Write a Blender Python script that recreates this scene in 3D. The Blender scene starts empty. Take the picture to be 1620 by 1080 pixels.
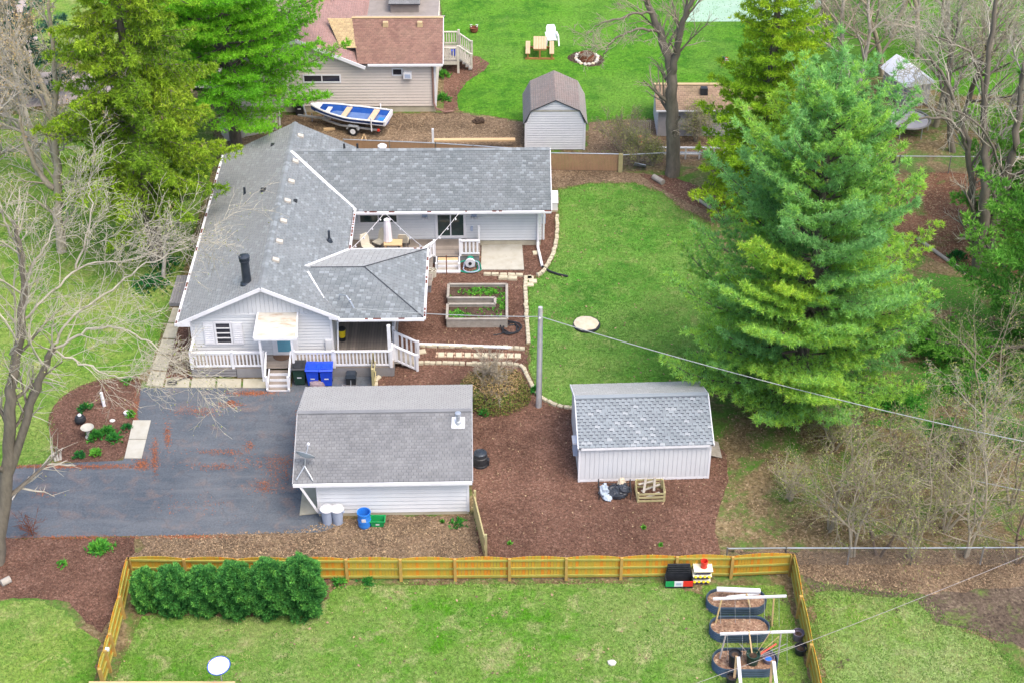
import bpy, math, random
import numpy as np
from mathutils import Vector, Matrix

# ------------------------------------------------------------------ camera, sky, sun, exposure
sc = bpy.context.scene
COL = sc.collection
CAM_H, FPX, PITCH = 45.0, 2500.0, math.radians(35.6)
cam_d = bpy.data.cameras.new('Camera')
cam_d.sensor_width = 36.0
cam_d.lens = 36.0 * FPX / 1620.0
cam_d.clip_start = 1.0
cam_d.clip_end = 1500.0
cam = bpy.data.objects.new('Camera', cam_d)
COL.objects.link(cam)
cam.location = (0, 0, CAM_H)
cam.rotation_euler = (math.radians(90) - PITCH, 0, 0)
sc.camera = cam

SUN_EL, SUN_AZ = math.radians(62), math.radians(135)     # azimuth from +Y towards +X
w = bpy.data.worlds.new('World')
sc.world = w
w.use_nodes = True
nt = w.node_tree
nt.nodes.clear()
sky = nt.nodes.new('ShaderNodeTexSky')
sky.sky_type = 'NISHITA'
sky.sun_disc = False
sky.sun_elevation = SUN_EL
sky.sun_rotation = SUN_AZ
sky.air_density = 1.0
sky.dust_density = 4.0
sky.ozone_density = 1.0
bg = nt.nodes.new('ShaderNodeBackground')
bg.inputs[1].default_value = 0.15
wo = nt.nodes.new('ShaderNodeOutputWorld')
nt.links.new(sky.outputs[0], bg.inputs[0])
nt.links.new(bg.outputs[0], wo.inputs[0])

sun_d = bpy.data.lights.new('Sun', 'SUN')
sun_d.energy = 0.95
sun_d.angle = math.radians(40)
sun_d.color = (1.0, 0.92, 0.80)
sun = bpy.data.objects.new('Sun', sun_d)
COL.objects.link(sun)
sun.location = (20, 80, 60)
sd = Vector((math.sin(SUN_AZ) * math.cos(SUN_EL), math.cos(SUN_AZ) * math.cos(SUN_EL), math.sin(SUN_EL)))
sun.rotation_euler = (-sd).to_track_quat('-Z', 'Y').to_euler()

sc.render.engine = 'CYCLES'
sc.cycles.max_bounces = 4
sc.cycles.diffuse_bounces = 2
sc.cycles.glossy_bounces = 2
sc.cycles.transmission_bounces = 2
sc.view_settings.view_transform = 'Standard'
sc.view_settings.look = 'None'
sc.view_settings.exposure = 1.3
sc.view_settings.gamma = 1.0
sc.view_settings.use_curve_mapping = False

# ------------------------------------------------------------------ helpers
random.seed(7)
RNG = np.random.default_rng(11)
TC, TS = math.cos(PITCH), math.sin(PITCH)


def G(px, py, z=0.0):
    """survey point: the spot at height z seen at photo pixel (px, py)"""
    u = (px - 810) / FPX
    v = (py - 540) / FPX
    t = (z - CAM_H) / (-TS - v * TC)
    return (u * t, (TC - v * TS) * t, z)


def height_at(bx, by, ty):
    """height of something standing at pixel (bx,by) whose top is at row ty"""
    x, y, _ = G(bx, by)
    lo, hi = 0.0, 43.0
    for _ in range(40):
        m = (lo + hi) / 2
        d = y * TC - (m - CAM_H) * TS
        py = 540 + FPX * (-(m - CAM_H) * TC - y * TS) / d
        if py > ty:
            lo = m
        else:
            hi = m
    return lo


class Fr:
    def __init__(s, o, yaw=0.0):
        s.o = Vector((o[0], o[1], o[2] if len(o) > 2 else 0))
        s.c, s.s = math.cos(math.radians(yaw)), math.sin(math.radians(yaw))
        s.yaw = math.radians(yaw)

    def __call__(s, x, y, z=0.0):
        return Vector((s.o.x + s.c * x - s.s * y, s.o.y + s.s * x + s.c * y, s.o.z + z))


ID = Fr((0, 0, 0))
WL = {}


def wl(o):
    return WL.get(o.name, Vector((0, 0, 0))) if o else Vector((0, 0, 0))


def tag(o, label=None, cat=None, group=None, kind=None):
    if label: o['label'] = label
    if cat: o['category'] = cat
    if group: o['group'] = group
    if kind: o['kind'] = kind
    return o


def thing(name, label, cat, loc, group=None):
    o = bpy.data.objects.new(name, None)
    o.empty_display_size = 0.2
    COL.objects.link(o)
    loc = Vector((loc[0], loc[1], loc[2] if len(loc) > 2 else 0))
    o.location = loc
    WL[o.name] = loc
    return tag(o, label, cat, group)


def link_mesh(name, me, loc, parent=None, rot=0.0, scale=None, label=None):
    o = bpy.data.objects.new(name, me)
    COL.objects.link(o)
    loc = Vector(loc)
    WL[o.name] = loc
    if parent:
        o.parent = parent
        o.location = loc - wl(parent)
    else:
        o.location = loc
    o.rotation_euler = rot if isinstance(rot, tuple) else (0, 0, rot)
    if scale: o.scale = scale
    if label: o['label'] = label
    return o


class MB:
    def __init__(s, fr=ID):
        s.v, s.f, s.fr = [], [], fr

    def add(s, pts, faces):
        b = len(s.v)
        for p in pts:
            s.v.append(s.fr(*p))
        for f in faces:
            s.f.append(tuple(b + i for i in f))
        return s

    BF = ((3, 2, 1, 0), (4, 5, 6, 7), (0, 1, 5, 4), (1, 2, 6, 5), (2, 3, 7, 6), (3, 0, 4, 7))

    def taper(s, cx, cy, z0, z1, s0, s1, rz=0.0, off=(0, 0)):
        c, n = math.cos(rz), math.sin(rz)
        pts = []
        for z, (sx, sy), o in ((z0, s0, (0, 0)), (z1, s1, off)):
            for a, b in ((-1, -1), (1, -1), (1, 1), (-1, 1)):
                x, y = a * sx / 2 + o[0], b * sy / 2 + o[1]
                pts.append((cx + c * x - n * y, cy + n * x + c * y, z))
        return s.add(pts, s.BF)

    def box(s, x0, x1, y0, y1, z0, z1):
        return s.add([(x0, y0, z0), (x1, y0, z0), (x1, y1, z0), (x0, y1, z0), (x0, y0, z1), (x1, y0, z1), (x1, y1, z1), (x0, y1, z1)], s.BF)

    def beam(s, p, q, wd, ht, up=(0, 0, 1)):
        p, q, up = Vector(p), Vector(q), Vector(up)
        d = (q - p).normalized()
        if abs(d.dot(up)) > 0.99: up = Vector((0, 1, 0))
        a = d.cross(up).normalized() * wd / 2
        b = a.cross(d).normalized() * ht / 2
        pts = [tuple(p + i * a + j * b) for i, j in ((-1, -1), (1, -1), (1, 1), (-1, 1))]
        pts += [tuple(q + i * a + j * b) for i, j in ((-1, -1), (1, -1), (1, 1), (-1, 1))]
        return s.add(pts, s.BF)

    def tube(s, pts, rad, n=8, cap=True, closed=False):
        pts = [Vector(p) for p in pts]
        m = len(pts)
        if not isinstance(rad, (list, tuple)): rad = [rad] * m
        vs, fs = [], []
        ref = None
        for i in range(m):
            if closed:
                d = pts[(i + 1) % m] - pts[i - 1]
            else:
                d = pts[min(i + 1, m - 1)] - pts[max(i - 1, 0)]
            d = d.normalized() if d.length > 1e-9 else Vector((0, 0, 1))
            if ref is None:
                ref = Vector((0, 0, 1)) if abs(d.z) < 0.9 else Vector((1, 0, 0))
            a = d.cross(ref).normalized()
            b = d.cross(a)
            ref = b * -1 if False else ref
            if abs(d.dot(ref)) > 0.95:
                ref = Vector((0, 1, 0)) if abs(d.y) < .9 else Vector((1, 0, 0))
            for k in range(n):
                t = 2 * math.pi * k / n
                vs.append(tuple(pts[i] + rad[i] * (math.cos(t) * a + math.sin(t) * b)))
        for i in range(m if closed else m - 1):
            j = (i + 1) % m
            for k in range(n):
                l = (k + 1) % n
                fs.append((i * n + k, i * n + l, j * n + l, j * n + k))
        if cap and not closed:
            fs.append(tuple(range(n - 1, -1, -1)))
            fs.append(tuple((m - 1) * n + k for k in range(n)))
        return s.add(vs, fs)

    def lathe(s, c, prof, n=20, sx=1.0, sy=1.0):
        vs, fs = [], []
        for r, z in prof:
            for k in range(n):
                t = 2 * math.pi * k / n
                vs.append((c[0] + sx * r * math.cos(t), c[1] + sy * r * math.sin(t), c[2] + z))
        m = len(prof)
        for i in range(m - 1):
            for k in range(n):
                l = (k + 1) % n
                fs.append((i * n + k, i * n + l, (i + 1) * n + l, (i + 1) * n + k))
        fs.append(tuple(range(n - 1, -1, -1)))
        fs.append(tuple((m - 1) * n + k for k in range(n)))
        return s.add(vs, fs)

    def prism(s, pts, d):
        """polygon (3d points) extruded by vector d"""
        n = len(pts)
        P = [tuple(p) for p in pts]
        Q = [tuple(Vector(p) + Vector(d)) for p in pts]
        fs = [tuple(range(n)), tuple(range(2 * n - 1, n - 1, -1))]
        for i in range(n):
            j = (i + 1) % n
            fs.append((j, i, n + i, n + j))
        return s.add(P + Q, fs)

    def quad(s, *pts):
        return s.add(pts, [tuple(range(len(pts)))])

    def blob(s, c, r, n=9, m=6, jit=.15, seed=0):
        rr = random.Random(seed)
        vs, fs = [], []
        for i in range(1, m):
            a = math.pi * i / m
            for k in range(n):
                t = 2 * math.pi * k / n
                q = 1 + rr.uniform(-jit, jit)
                vs.append((c[0] + r[0] * q * math.sin(a) * math.cos(t), c[1] + r[1] * q * math.sin(a) * math.sin(t), c[2] + r[2] * q * math.cos(a)))
        for i in range(m - 2):
            for k in range(n):
                l = (k + 1) % n
                fs.append((i * n + k, (i + 1) * n + k, (i + 1) * n + l, i * n + l))
        vs += [(c[0], c[1], c[2] + r[2]), (c[0], c[1], c[2] - r[2])]
        t, b = len(vs) - 2, len(vs) - 1
        for k in range(n):
            l = (k + 1) % n
            fs.append((t, k, l))
            fs.append((b, (m - 2) * n + l, (m - 2) * n + k))
        return s.add(vs, fs)

    def mesh(s, name, mat, org, smooth=False):
        me = bpy.data.meshes.new(name)
        me.from_pydata([tuple(v - org) for v in s.v], [], s.f)
        me.materials.append(mat)
        me.update()
        return me

    def build(s, name, mat, parent=None, smooth=False, label=None, kind=None):
        if parent:
            org = wl(parent)
        else:
            xs = [v.x for v in s.v]; ys = [v.y for v in s.v]
            org = Vector(((min(xs) + max(xs)) / 2, (min(ys) + max(ys)) / 2, min(v.z for v in s.v)))
        o = link_mesh(name, s.mesh(name, mat, org, smooth), org, parent, label=label)
        if kind: o['kind'] = kind
        return o


def np_obj(name, Vx, F, mat, parent=None, tone=None, kind=None, smooth=False, org=None):
    """Vx (n,3) array, F (m,k) int array"""
    Vx = np.asarray(Vx, dtype=np.float64)
    F = np.asarray(F, dtype=np.int32)
    if org is None:
        org = wl(parent) if parent else Vector((Vx[:, 0].mean(), Vx[:, 1].mean(), Vx[:, 2].min()))
    me = bpy.data.meshes.new(name)
    n, (m, k) = len(Vx), F.shape
    me.vertices.add(n)
    me.vertices.foreach_set('co', (Vx - np.array(org)).astype(np.float32).ravel())
    me.loops.add(m * k)
    me.loops.foreach_set('vertex_index', F.ravel())
    me.polygons.add(m)
    me.polygons.foreach_set('loop_start', np.arange(0, m * k, k, dtype=np.int32))
    if tone is not None:
        at = me.attributes.new('tone', 'FLOAT', 'POINT')
        at.data.foreach_set('value', np.asarray(tone, dtype=np.float32))
    me.materials.append(mat)
    me.update(calc_edges=True)
    if smooth:
        me.polygons.foreach_set('use_smooth', [True] * m)
    o = link_mesh(name, me, org, parent)
    if kind: o['kind'] = kind
    return o


# ------------------------------------------------------------------ materials
def _mat(name):
    m = bpy.data.materials.new(name)
    m.use_nodes = True
    t = m.node_tree
    b = t.nodes['Principled BSDF']
    return m, t, b


def node(t, typ, **kw):
    n = t.nodes.new(typ)
    for k, v in kw.items():
        setattr(n, k, v)
    return n


def noise(t, scale, detail=4.0, rough=.6, vec=None, dist=0.0):
    n = node(t, 'ShaderNodeTexNoise')
    n.inputs['Scale'].default_value = scale
    n.inputs['Detail'].default_value = detail
    n.inputs['Roughness'].default_value = rough
    n.inputs['Distortion'].default_value = dist
    if vec: t.links.new(vec, n.inputs['Vector'])
    return n.outputs[0]


def ramp(t, fac, stops):
    r = node(t, 'ShaderNodeValToRGB')
    e = r.color_ramp.elements
    while len(e) < len(stops): e.new(0.5)
    for el, (p, c) in zip(e, stops):
        el.position = p
        el.color = (c, c, c, 1) if not hasattr(c, '__len__') else (*c, 1)
    t.links.new(fac, r.inputs[0])
    return r.outputs[0]


def mix(t, fac, a, b, mode='MIX'):
    m = node(t, 'ShaderNodeMix', data_type='RGBA', blend_type=mode)
    for sock, val in ((m.inputs[0], fac), (m.inputs[6], a), (m.inputs[7], b)):
        if hasattr(val, 'is_output'): t.links.new(val, sock)
        elif hasattr(val, '__len__'): sock.default_value = (*val, 1)
        else: sock.default_value = val
    return m.outputs[2]


def mth(t, op, a, b=None):
    m = node(t, 'ShaderNodeMath', operation=op)
    for i, x in enumerate((a, b)):
        if x is None: continue
        if hasattr(x, 'is_output'): t.links.new(x, m.inputs[i])
        else: m.inputs[i].default_value = x
    return m.outputs[0]


def bump(t, b, h, strength=.4, dist=.02):
    n = node(t, 'ShaderNodeBump')
    n.inputs['Strength'].default_value = strength
    n.inputs['Distance'].default_value = dist
    t.links.new(h, n.inputs['Height'])
    t.links.new(n.outputs[0], b.inputs['Normal'])


def pos(t):
    return node(t, 'ShaderNodeNewGeometry').outputs['Position']


def M(name, c, c2=None, scale=3.0, rough=.75, isl=0.0, bmp=0.0, bscale=60.0, metal=0.0, spec=.3, lo=.35, hi=.65, isl_c=None, isl_t=.9, aniso=None, sheen=0.0):
    m, t, b = _mat(name)
    P = pos(t)
    if aniso:
        mp = node(t, 'ShaderNodeMapping')
        mp.inputs['Scale'].default_value = aniso
        t.links.new(P, mp.inputs[0])
        P = mp.outputs[0]
    col = None
    if c2 is None: c2 = tuple(x * .82 for x in c)
    f = ramp(t, noise(t, scale, 5, .65, P), [(lo, 0.0), (hi, 1.0)])
    col = mix(t, f, c, c2)
    if isl or isl_c:
        g = node(t, 'ShaderNodeNewGeometry')
        r = g.outputs['Random Per Island']
        if isl:
            val = mth(t, 'ADD', mth(t, 'MULTIPLY', r, 2 * isl), 1 - isl)
            h = node(t, 'ShaderNodeVectorMath', operation='SCALE')
            t.links.new(col, h.inputs[0])
            t.links.new(val, h.inputs['Scale'])
            col = h.outputs[0]
        if isl_c:
            r2 = mth(t, 'FRACT', mth(t, 'MULTIPLY', r, 7.31))
            col = mix(t, mth(t, 'GREATER_THAN', r2, isl_t), col, isl_c)
    t.links.new(col, b.inputs['Base Color'])
    b.inputs['Roughness'].default_value = rough
    b.inputs['Metallic'].default_value = metal
    b.inputs['Specular IOR Level'].default_value = spec
    if sheen:
        b.inputs['Sheen Weight'].default_value = sheen
        b.inputs['Sheen Roughness'].default_value = .5
    if bmp: bump(t, b, noise(t, bscale, 3, .6, P), bmp, .01)
    return m


def leaf_mat(name, stops, isl=.25, trans=.0, rough=.6):
    """colour along the plant attribute 'tone', varied per leaf"""
    m, t, b = _mat(name)
    a = node(t, 'ShaderNodeAttribute', attribute_name='tone')
    col = ramp(t, a.outputs['Fac'], stops)
    g = node(t, 'ShaderNodeNewGeometry')
    val = mth(t, 'ADD', mth(t, 'MULTIPLY', g.outputs['Random Per Island'], 2 * isl), 1 - isl)
    h = node(t, 'ShaderNodeVectorMath', operation='SCALE')
    t.links.new(col, h.inputs[0])
    t.links.new(val, h.inputs['Scale'])
    t.links.new(h.outputs[0], b.inputs['Base Color'])
    b.inputs['Roughness'].default_value = rough
    b.inputs['Specular IOR Level'].default_value = .2
    if trans:
        tr = node(t, 'ShaderNodeBsdfTranslucent')
        t.links.new(h.outputs[0], tr.inputs[0])
        mx = node(t, 'ShaderNodeMixShader')
        mx.inputs[0].default_value = trans
        t.links.new(b.outputs[0], mx.inputs[1])
        t.links.new(tr.outputs[0], mx.inputs[2])
        t.links.new(mx.outputs[0], t.nodes['Material Output'].inputs[0])
    return m


def lawn_mat(name, g1, g2, g3, straw, s_lo=.58, s_hi=.75, dirt=None, d_lo=.68, d_hi=.74):
    m, t, b = _mat(name)
    P = pos(t)
    a = ramp(t, noise(t, .42, 6, .68, P), [(.45, 0.0), (.54, 1.0)])
    c = mix(t, a, g1, g2)
    a2 = ramp(t, noise(t, 1.3, 6, .75, P), [(.42, 0.0), (.6, 1.0)])
    c = mix(t, mth(t, 'MULTIPLY', a2, .7), c, g3)
    a5 = ramp(t, noise(t, .13, 4, .6, P), [(.45, 0.0), (.64, .45)])
    c = mix(t, a5, c, tuple((x + y) / 2 for x, y in zip(g3, straw)))
    a3 = ramp(t, noise(t, .75, 6, .72, P, .6), [(s_lo, 0.0), (s_hi, 1.0)])
    c = mix(t, mth(t, 'MULTIPLY', a3, .8), c, straw)
    if dirt:
        a4 = ramp(t, noise(t, .9, 6, .75, P), [(d_lo, 0.0), (d_hi, 1.0)])
        c = mix(t, a4, c, dirt)
    k = ramp(t, noise(t, 5.5, 6, .85, P), [(.28, .38), (.5, .95), (.74, 1.75)])
    c = mix(t, 1.0, c, k, 'MULTIPLY')
    t.links.new(c, b.inputs['Base Color'])
    b.inputs['Roughness'].default_value = .9
    b.inputs['Specular IOR Level'].default_value = .1
    bump(t, b, noise(t, 16, 5, .8, P), .9, .05)
    return m


def litter_mat(name, cols, scale=9.0, grass=None, g_lo=.5, g_hi=.62, big=.45):
    m, t, b = _mat(name)
    P = pos(t)
    vo = node(t, 'ShaderNodeTexVoronoi')
    vo.inputs['Scale'].default_value = scale
    t.links.new(P, vo.inputs['Vector'])
    sep = node(t, 'ShaderNodeSeparateColor')
    t.links.new(vo.outputs['Color'], sep.inputs[0])
    n = len(cols)
    c = ramp(t, sep.outputs[0], [(i / max(1, n - 1), x) for i, x in enumerate(cols)])
    k = ramp(t, noise(t, big, 6, .7, P), [(.3, .58), (.5, 1.0), (.7, 1.42)])
    c = mix(t, 1.0, c, k, 'MULTIPLY')
    k2 = ramp(t, noise(t, 8, 5, .85, P), [(.28, .4), (.72, 1.65)])
    c = mix(t, 1.0, c, k2, 'MULTIPLY')
    if grass:
        g = ramp(t, noise(t, .5, 6, .72, P, .4), [(g_lo, 0.0), (g_hi, 1.0)])
        gk = ramp(t, noise(t, 7, 5, .85, P), [(.28, .4), (.72, 1.6)])
        c = mix(t, g, c, mix(t, 1.0, grass, gk, 'MULTIPLY'))
    t.links.new(c, b.inputs['Base Color'])
    b.inputs['Roughness'].default_value = .95
    b.inputs['Specular IOR Level'].default_value = .1
    bump(t, b, noise(t, 24, 4, .8, P), 1.0, .04)
    return m


m_ground = litter_mat('litter_ground', [(.10, .075, .04), (.19, .14, .075), (.13, .10, .05), (.26, .20, .12)], 9, (.085, .17, .03), .47, .60)
m_litter = litter_mat('leaf_litter', [(.10, .068, .045), (.20, .142, .09), (.13, .09, .06), (.28, .21, .14)], 14)
m_litter_red = litter_mat('pine_needle_floor', [(.12, .055, .035), (.19, .095, .06), (.14, .07, .045), (.25, .15, .09)], 9, (.10, .17, .035), .55, .68)
m_mulch = litter_mat('mulch', [(.088, .047, .033), (.152, .084, .060), (.116, .062, .044), (.20, .122, .09)], 14, None, big=.3)
m_soil = litter_mat('soil', [(.05, .035, .025), (.09, .06, .045), (.07, .05, .035)], 14)
m_soil_moss = litter_mat('mossy_soil', [(.07, .052, .04), (.12, .09, .068), (.09, .068, .05), (.16, .125, .09)], 10, (.13, .21, .04), .52, .66)
m_bedfill = litter_mat('bed_fill', [(.16, .09, .06), (.32, .2, .13), (.22, .13, .09), (.42, .3, .2)], 13)
m_lawn_far = lawn_mat('lawn_far', (.075, .215, .016), (.04, .145, .012), (.105, .25, .022), (.20, .29, .08), .62, .80)
m_lawn_mid = lawn_mat('lawn_mid', (.085, .24, .03), (.055, .175, .022), (.14, .27, .05), (.27, .29, .11), .54, .72)
m_lawn_near = lawn_mat('lawn_near', (.12, .23, .035), (.065, .205, .010), (.165, .25, .065), (.33, .31, .16), .52, .68, (.14, .09, .065), .70, .74)
m_lawn_left = lawn_mat('lawn_left', (.14, .24, .035), (.075, .195, .018), (.19, .265, .06), (.33, .31, .14), .53, .70)
m_lawn_right = lawn_mat('lawn_right', (.18, .29, .075), (.12, .24, .03), (.22, .30, .10), (.30, .30, .16), .54, .72, (.08, .06, .045), .60, .67)


def asphalt_mat():
    m, t, b = _mat('asphalt')
    P = pos(t)
    c = mix(t, ramp(t, noise(t, .35, 5, .6, P), [(.35, 0.0), (.65, 1.0)]), (.07, .085, .104), (.105, .117, .133))
    c = mix(t, ramp(t, noise(t, 1.1, 6, .7, P, .5), [(.52, 0.0), (.72, .7)]), c, (.19, .135, .115))
    c = mix(t, 1.0, c, ramp(t, noise(t, 12, 5, .85, P), [(.25, .6), (.75, 1.4)]), 'MULTIPLY')
    st = node(t, 'ShaderNodeMapping'); st.inputs['Scale'].default_value = (.25, 1.6, 1); t.links.new(P, st.inputs[0])
    c = mix(t, ramp(t, noise(t, 1.0, 5, .7, st.outputs[0], .4), [(.45, 0.0), (.75, .5)]), c, (.165, .17, .18))
    vc = node(t, 'ShaderNodeTexVoronoi', feature='DISTANCE_TO_EDGE'); vc.inputs['Scale'].default_value = .33
    wv = node(t, 'ShaderNodeVectorMath', operation='ADD'); t.links.new(P, wv.inputs[0])
    nz_ = node(t, 'ShaderNodeTexNoise'); nz_.inputs['Scale'].default_value = 1.2; t.links.new(P, nz_.inputs['Vector']); t.links.new(nz_.outputs['Color'], wv.inputs[1])
    t.links.new(wv.outputs[0], vc.inputs['Vector'])
    c = mix(t, ramp(t, vc.outputs['Distance'], [(0.0, .28), (.01, 0.0)]), c, (.045, .05, .06))
    t.links.new(c, b.inputs['Base Color'])
    b.inputs['Roughness'].default_value = .85
    b.inputs['Specular IOR Level'].default_value = .2
    bump(t, b, noise(t, 55, 3, .8, P), .5, .01)
    return m


m_asphalt = asphalt_mat()
m_road = M('road_concrete', (.40, .34, .31), (.33, .28, .26), .5, .9, bmp=.2)
m_court = M('court_paint', (.27, .42, .30), (.33, .46, .36), .6, .9)
m_conc = M('concrete', (.42, .39, .31), (.31, .29, .21), 1.4, .9, bmp=.3, lo=.3, hi=.7)
m_conc_white = M('pale_concrete', (.44, .425, .37), (.36, .335, .27), 1.8, .9, bmp=.25, lo=.4, hi=.75)
m_found = M('foundation', (.46, .42, .32), (.38, .34, .26), 2, .9, bmp=.2)
m_white = M('white_paint', (.74, .74, .76), (.66, .66, .69), 2.5, .5)
m_white_dirty = M('white_pvc', (.66, .65, .67), (.5, .48, .47), 3, .45, lo=.5, hi=.8)
m_blue_sid = M('house_siding', (.63, .642, .655), (.595, .607, .62), 1.2, .65, isl=.03)
m_gable = M('gable_siding', (.61, .62, .635), (.58, .59, .605), 1.5, .65, isl=.03)
m_gar_sid = M('garage_siding', (.69, .70, .71), (.65, .66, .67), 1.2, .6, isl=.03)
m_shed_sid = M('shed_siding', (.61, .62, .635), (.57, .58, .6), 1.2, .7, isl=.02)
m_tan_sid = M('neighbour_siding', (.62, .555, .50), (.58, .515, .465), 1.2, .65, isl=.03)
m_barn_sid = M('barn_siding', (.66, .67, .69), (.61, .62, .65), 1.2, .65, isl=.03)
m_hut_sid = M('hut_siding', (.34, .33, .34), (.29, .28, .30), 1.5, .8, isl=.05)
m_roof = M('house_shingle', (.152, .173, .186), (.18, .198, .21), .5, .85, isl=.15, bmp=.3, bscale=90, isl_c=(.235, .262, .28), isl_t=.9, sheen=.35)
m_gar_roof = M('garage_shingle', (.195, .198, .205), (.15, .153, .162), .9, .85, isl=.10, bmp=.3, bscale=90, sheen=.35)
m_shed_roof = M('shed_shingle', (.21, .24, .265), (.235, .265, .29), .8, .85, isl=.12, bmp=.2, bscale=90, isl_c=(.31, .335, .36), isl_t=.92, sheen=.35)
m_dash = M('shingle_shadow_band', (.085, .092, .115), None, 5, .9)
m_brown_roof = M('neighbour_shingle', (.20, .105, .085), (.25, .15, .115), .5, .9, isl=.16, bmp=.3, bscale=90, sheen=.35)
m_brown_roof2 = M('neighbour_back_shingle', (.31, .165, .14), (.27, .15, .125), .5, .9, isl=.14, sheen=.35)
m_barn_roof = M('barn_shingle', (.25, .165, .135), (.21, .165, .145), .7, .9, isl=.15, sheen=.35)
m_hut_roof = M('hut_shingle', (.27, .20, .13), (.33, .22, .16), .7, .9, isl=.16, sheen=.35)
m_tan_patch = M('tan_shingle', (.48, .36, .20), (.40, .30, .18), 1, .9, isl=.15)
m_roofbase = M('roof_deck', (.06, .065, .075), None, 2, .9)
m_gutter_debris = M('gutter_debris', (.16, .05, .03), (.10, .035, .025), 8, .95)
m_black = M('black_plastic', (.018, .02, .024), (.03, .032, .036), 4, .45)
m_blackm = M('black_metal', (.03, .04, .055), (.045, .055, .07), 4, .4, metal=.3)
m_dkgreen = M('green_plastic', (.012, .035, .026), (.02, .05, .036), 4, .45)
m_blue = M('blue_plastic', (.01, .05, .50), (.015, .07, .60), 3, .4)
m_blue2 = M('barrel_blue', (.02, .17, .60), (.04, .22, .66), 3, .4)
m_brgreen = M('recycling_green', (.01, .26, .07), (.02, .32, .10), 4, .45)
m_can = M('grey_plastic', (.36, .42, .54), (.32, .38, .5), 3, .5)
m_canlid = M('pale_lid', (.66, .66, .68), (.58, .58, .62), 3, .5)
m_yellow = M('yellow_plastic', (.75, .58, .02), None, 4, .5)
m_red = M('red_plastic', (.70, .03, .02), (.6, .05, .03), 4, .45)
m_glass = M('window_glass', (.018, .035, .036), (.03, .06, .055), 1.2, .08, spec=.6)
m_glass_dark = M('dark_pane', (.02, .022, .03), (.035, .035, .045), 2, .1, spec=.6)
m_teal = M('teal_door', (.10, .27, .36), (.12, .31, .40), 2, .35)
m_deck = M('deck_boards', (.20, .17, .145), (.25, .215, .185), 1.5, .85, isl=.22, bmp=.2, aniso=(1, .2, 1))
m_deckgrey = M('deck_skirt', (.20, .195, .20), (.24, .235, .24), 2, .85, isl=.1)
m_grey_wood = M('weathered_wood', (.36, .33, .29), (.27, .245, .21), 3, .9, isl=.15, bmp=.3)
m_new_wood = M('new_wood', (.58, .40, .22), (.52, .36, .20), 4, .8, isl=.12)
m_picnic = M('picnic_wood', (.56, .40, .25), (.48, .33, .20), 4, .8, isl=.15, aniso=(6, .6, 3))
m_cedar = M('picnic_base_wood', (.34, .17, .06), (.28, .14, .05), 4, .8, isl=.1)
m_picket = M('fence_picket', (.53, .275, .025), (.44, .28, .035), 2.2, .85, bmp=.25, aniso=(1, 1, .4))
m_picket_o = M('fence_picket_orange', (.60, .22, .018), (.52, .215, .02), 2.2, .85, bmp=.25, aniso=(1, 1, .4))
m_picket_g = M('fence_picket_green', (.38, .29, .035), (.43, .295, .035), 2.2, .85, bmp=.25, aniso=(1, 1, .4))
m_rail = M('fence_rail', (.34, .31, .07), (.25, .25, .055), 2.5, .9, bmp=.2)
m_post = M('fence_post', (.46, .28, .075), (.34, .24, .07), 2.5, .9, bmp=.2)
m_oldfence = M('old_fence', (.42, .36, .19), (.34, .31, .16), 2.5, .9, bmp=.25, isl=.1)
m_slat = M('privacy_slat', (.36, .22, .13), (.31, .19, .115), 2, .7, isl=.1)
m_stone = M('edging_stone', (.50, .45, .33), (.40, .36, .26), 5, .9, isl=.14, bmp=.4, bscale=30)
m_paver = M('paver', (.56, .50, .36), (.46, .41, .30), 5, .9, isl=.12, bmp=.3, bscale=30)
m_rock = M('white_rock', (.56, .54, .50), (.58, .55, .5), 6, .9, bmp=.4, bscale=20)
m_sandstone = M('sandstone_lid', (.55, .45, .32), (.64, .56, .43), 4, .9, bmp=.5, bscale=25)
m_purple_rock = M('purple_rock', (.20, .15, .17), (.28, .22, .24), 6, .9, bmp=.4, bscale=25)
m_galv = M('galvanised', (.50, .53, .57), (.42, .45, .49), 4, .4, metal=.6)
m_pole = M('pole_grey', (.42, .42, .43), (.34, .33, .33), 3, .8)
m_wire = M('cable', (.36, .38, .38), None, 4, .6)
m_chain = M('chain_link', (.27, .26, .25), (.2, .19, .18), 4, .6, metal=.3)
m_bedmetal = M('corrugated_blue', (.075, .11, .15), (.055, .085, .12), 3, .35, metal=.4)
m_rust = M('rust', (.14, .045, .025), (.20, .075, .04), 6, .85)
m_dish = M('dish_white', (.82, .83, .85), (.74, .75, .78), 2, .4)
m_dishgrey = M('dish_grey', (.34, .40, .46), (.40, .46, .52), 2, .45)
m_boat = M('boat_blue', (.012, .065, .30), (.02, .085, .35), 3, .3)
m_boatfloor = M('boat_floor', (.09, .16, .36), (.12, .2, .42), 3, .6)
m_tanseat = M('tan_seat', (.60, .44, .31), (.55, .40, .28), 4, .7)
m_tarp = M('blue_tarp', (.02, .12, .62), (.03, .16, .7), 6, .5)
m_metalroof = M('white_metal_roof', (.66, .69, .76), (.60, .63, .70), 1, .4)
m_awning = M('awning_stained', (.50, .47, .41), (.30, .17, .09), 1.5, .7, lo=.5, hi=.75, aniso=(.6, 2.4, 2.4))
m_mat = M('coir_mat', (.10, .06, .04), (.13, .08, .055), 20, .95)
m_pot = M('pot_purple', (.13, .11, .14), (.18, .15, .18), 5, .6)
m_bamboo = M('bamboo', (.45, .33, .15), (.36, .27, .14), 5, .7)
m_greystick = M('grey_stick', (.34, .31, .30), None, 5, .8)
m_hose = M('green_hose', (.01, .26, .17), None, 5, .5)
m_plastbag = M('black_bag', (.03, .035, .045), (.10, .12, .15), 7, .25, lo=.55, hi=.75)
m_greybag = M('grey_bag', (.30, .36, .44), (.42, .48, .55), 6, .35)
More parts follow.
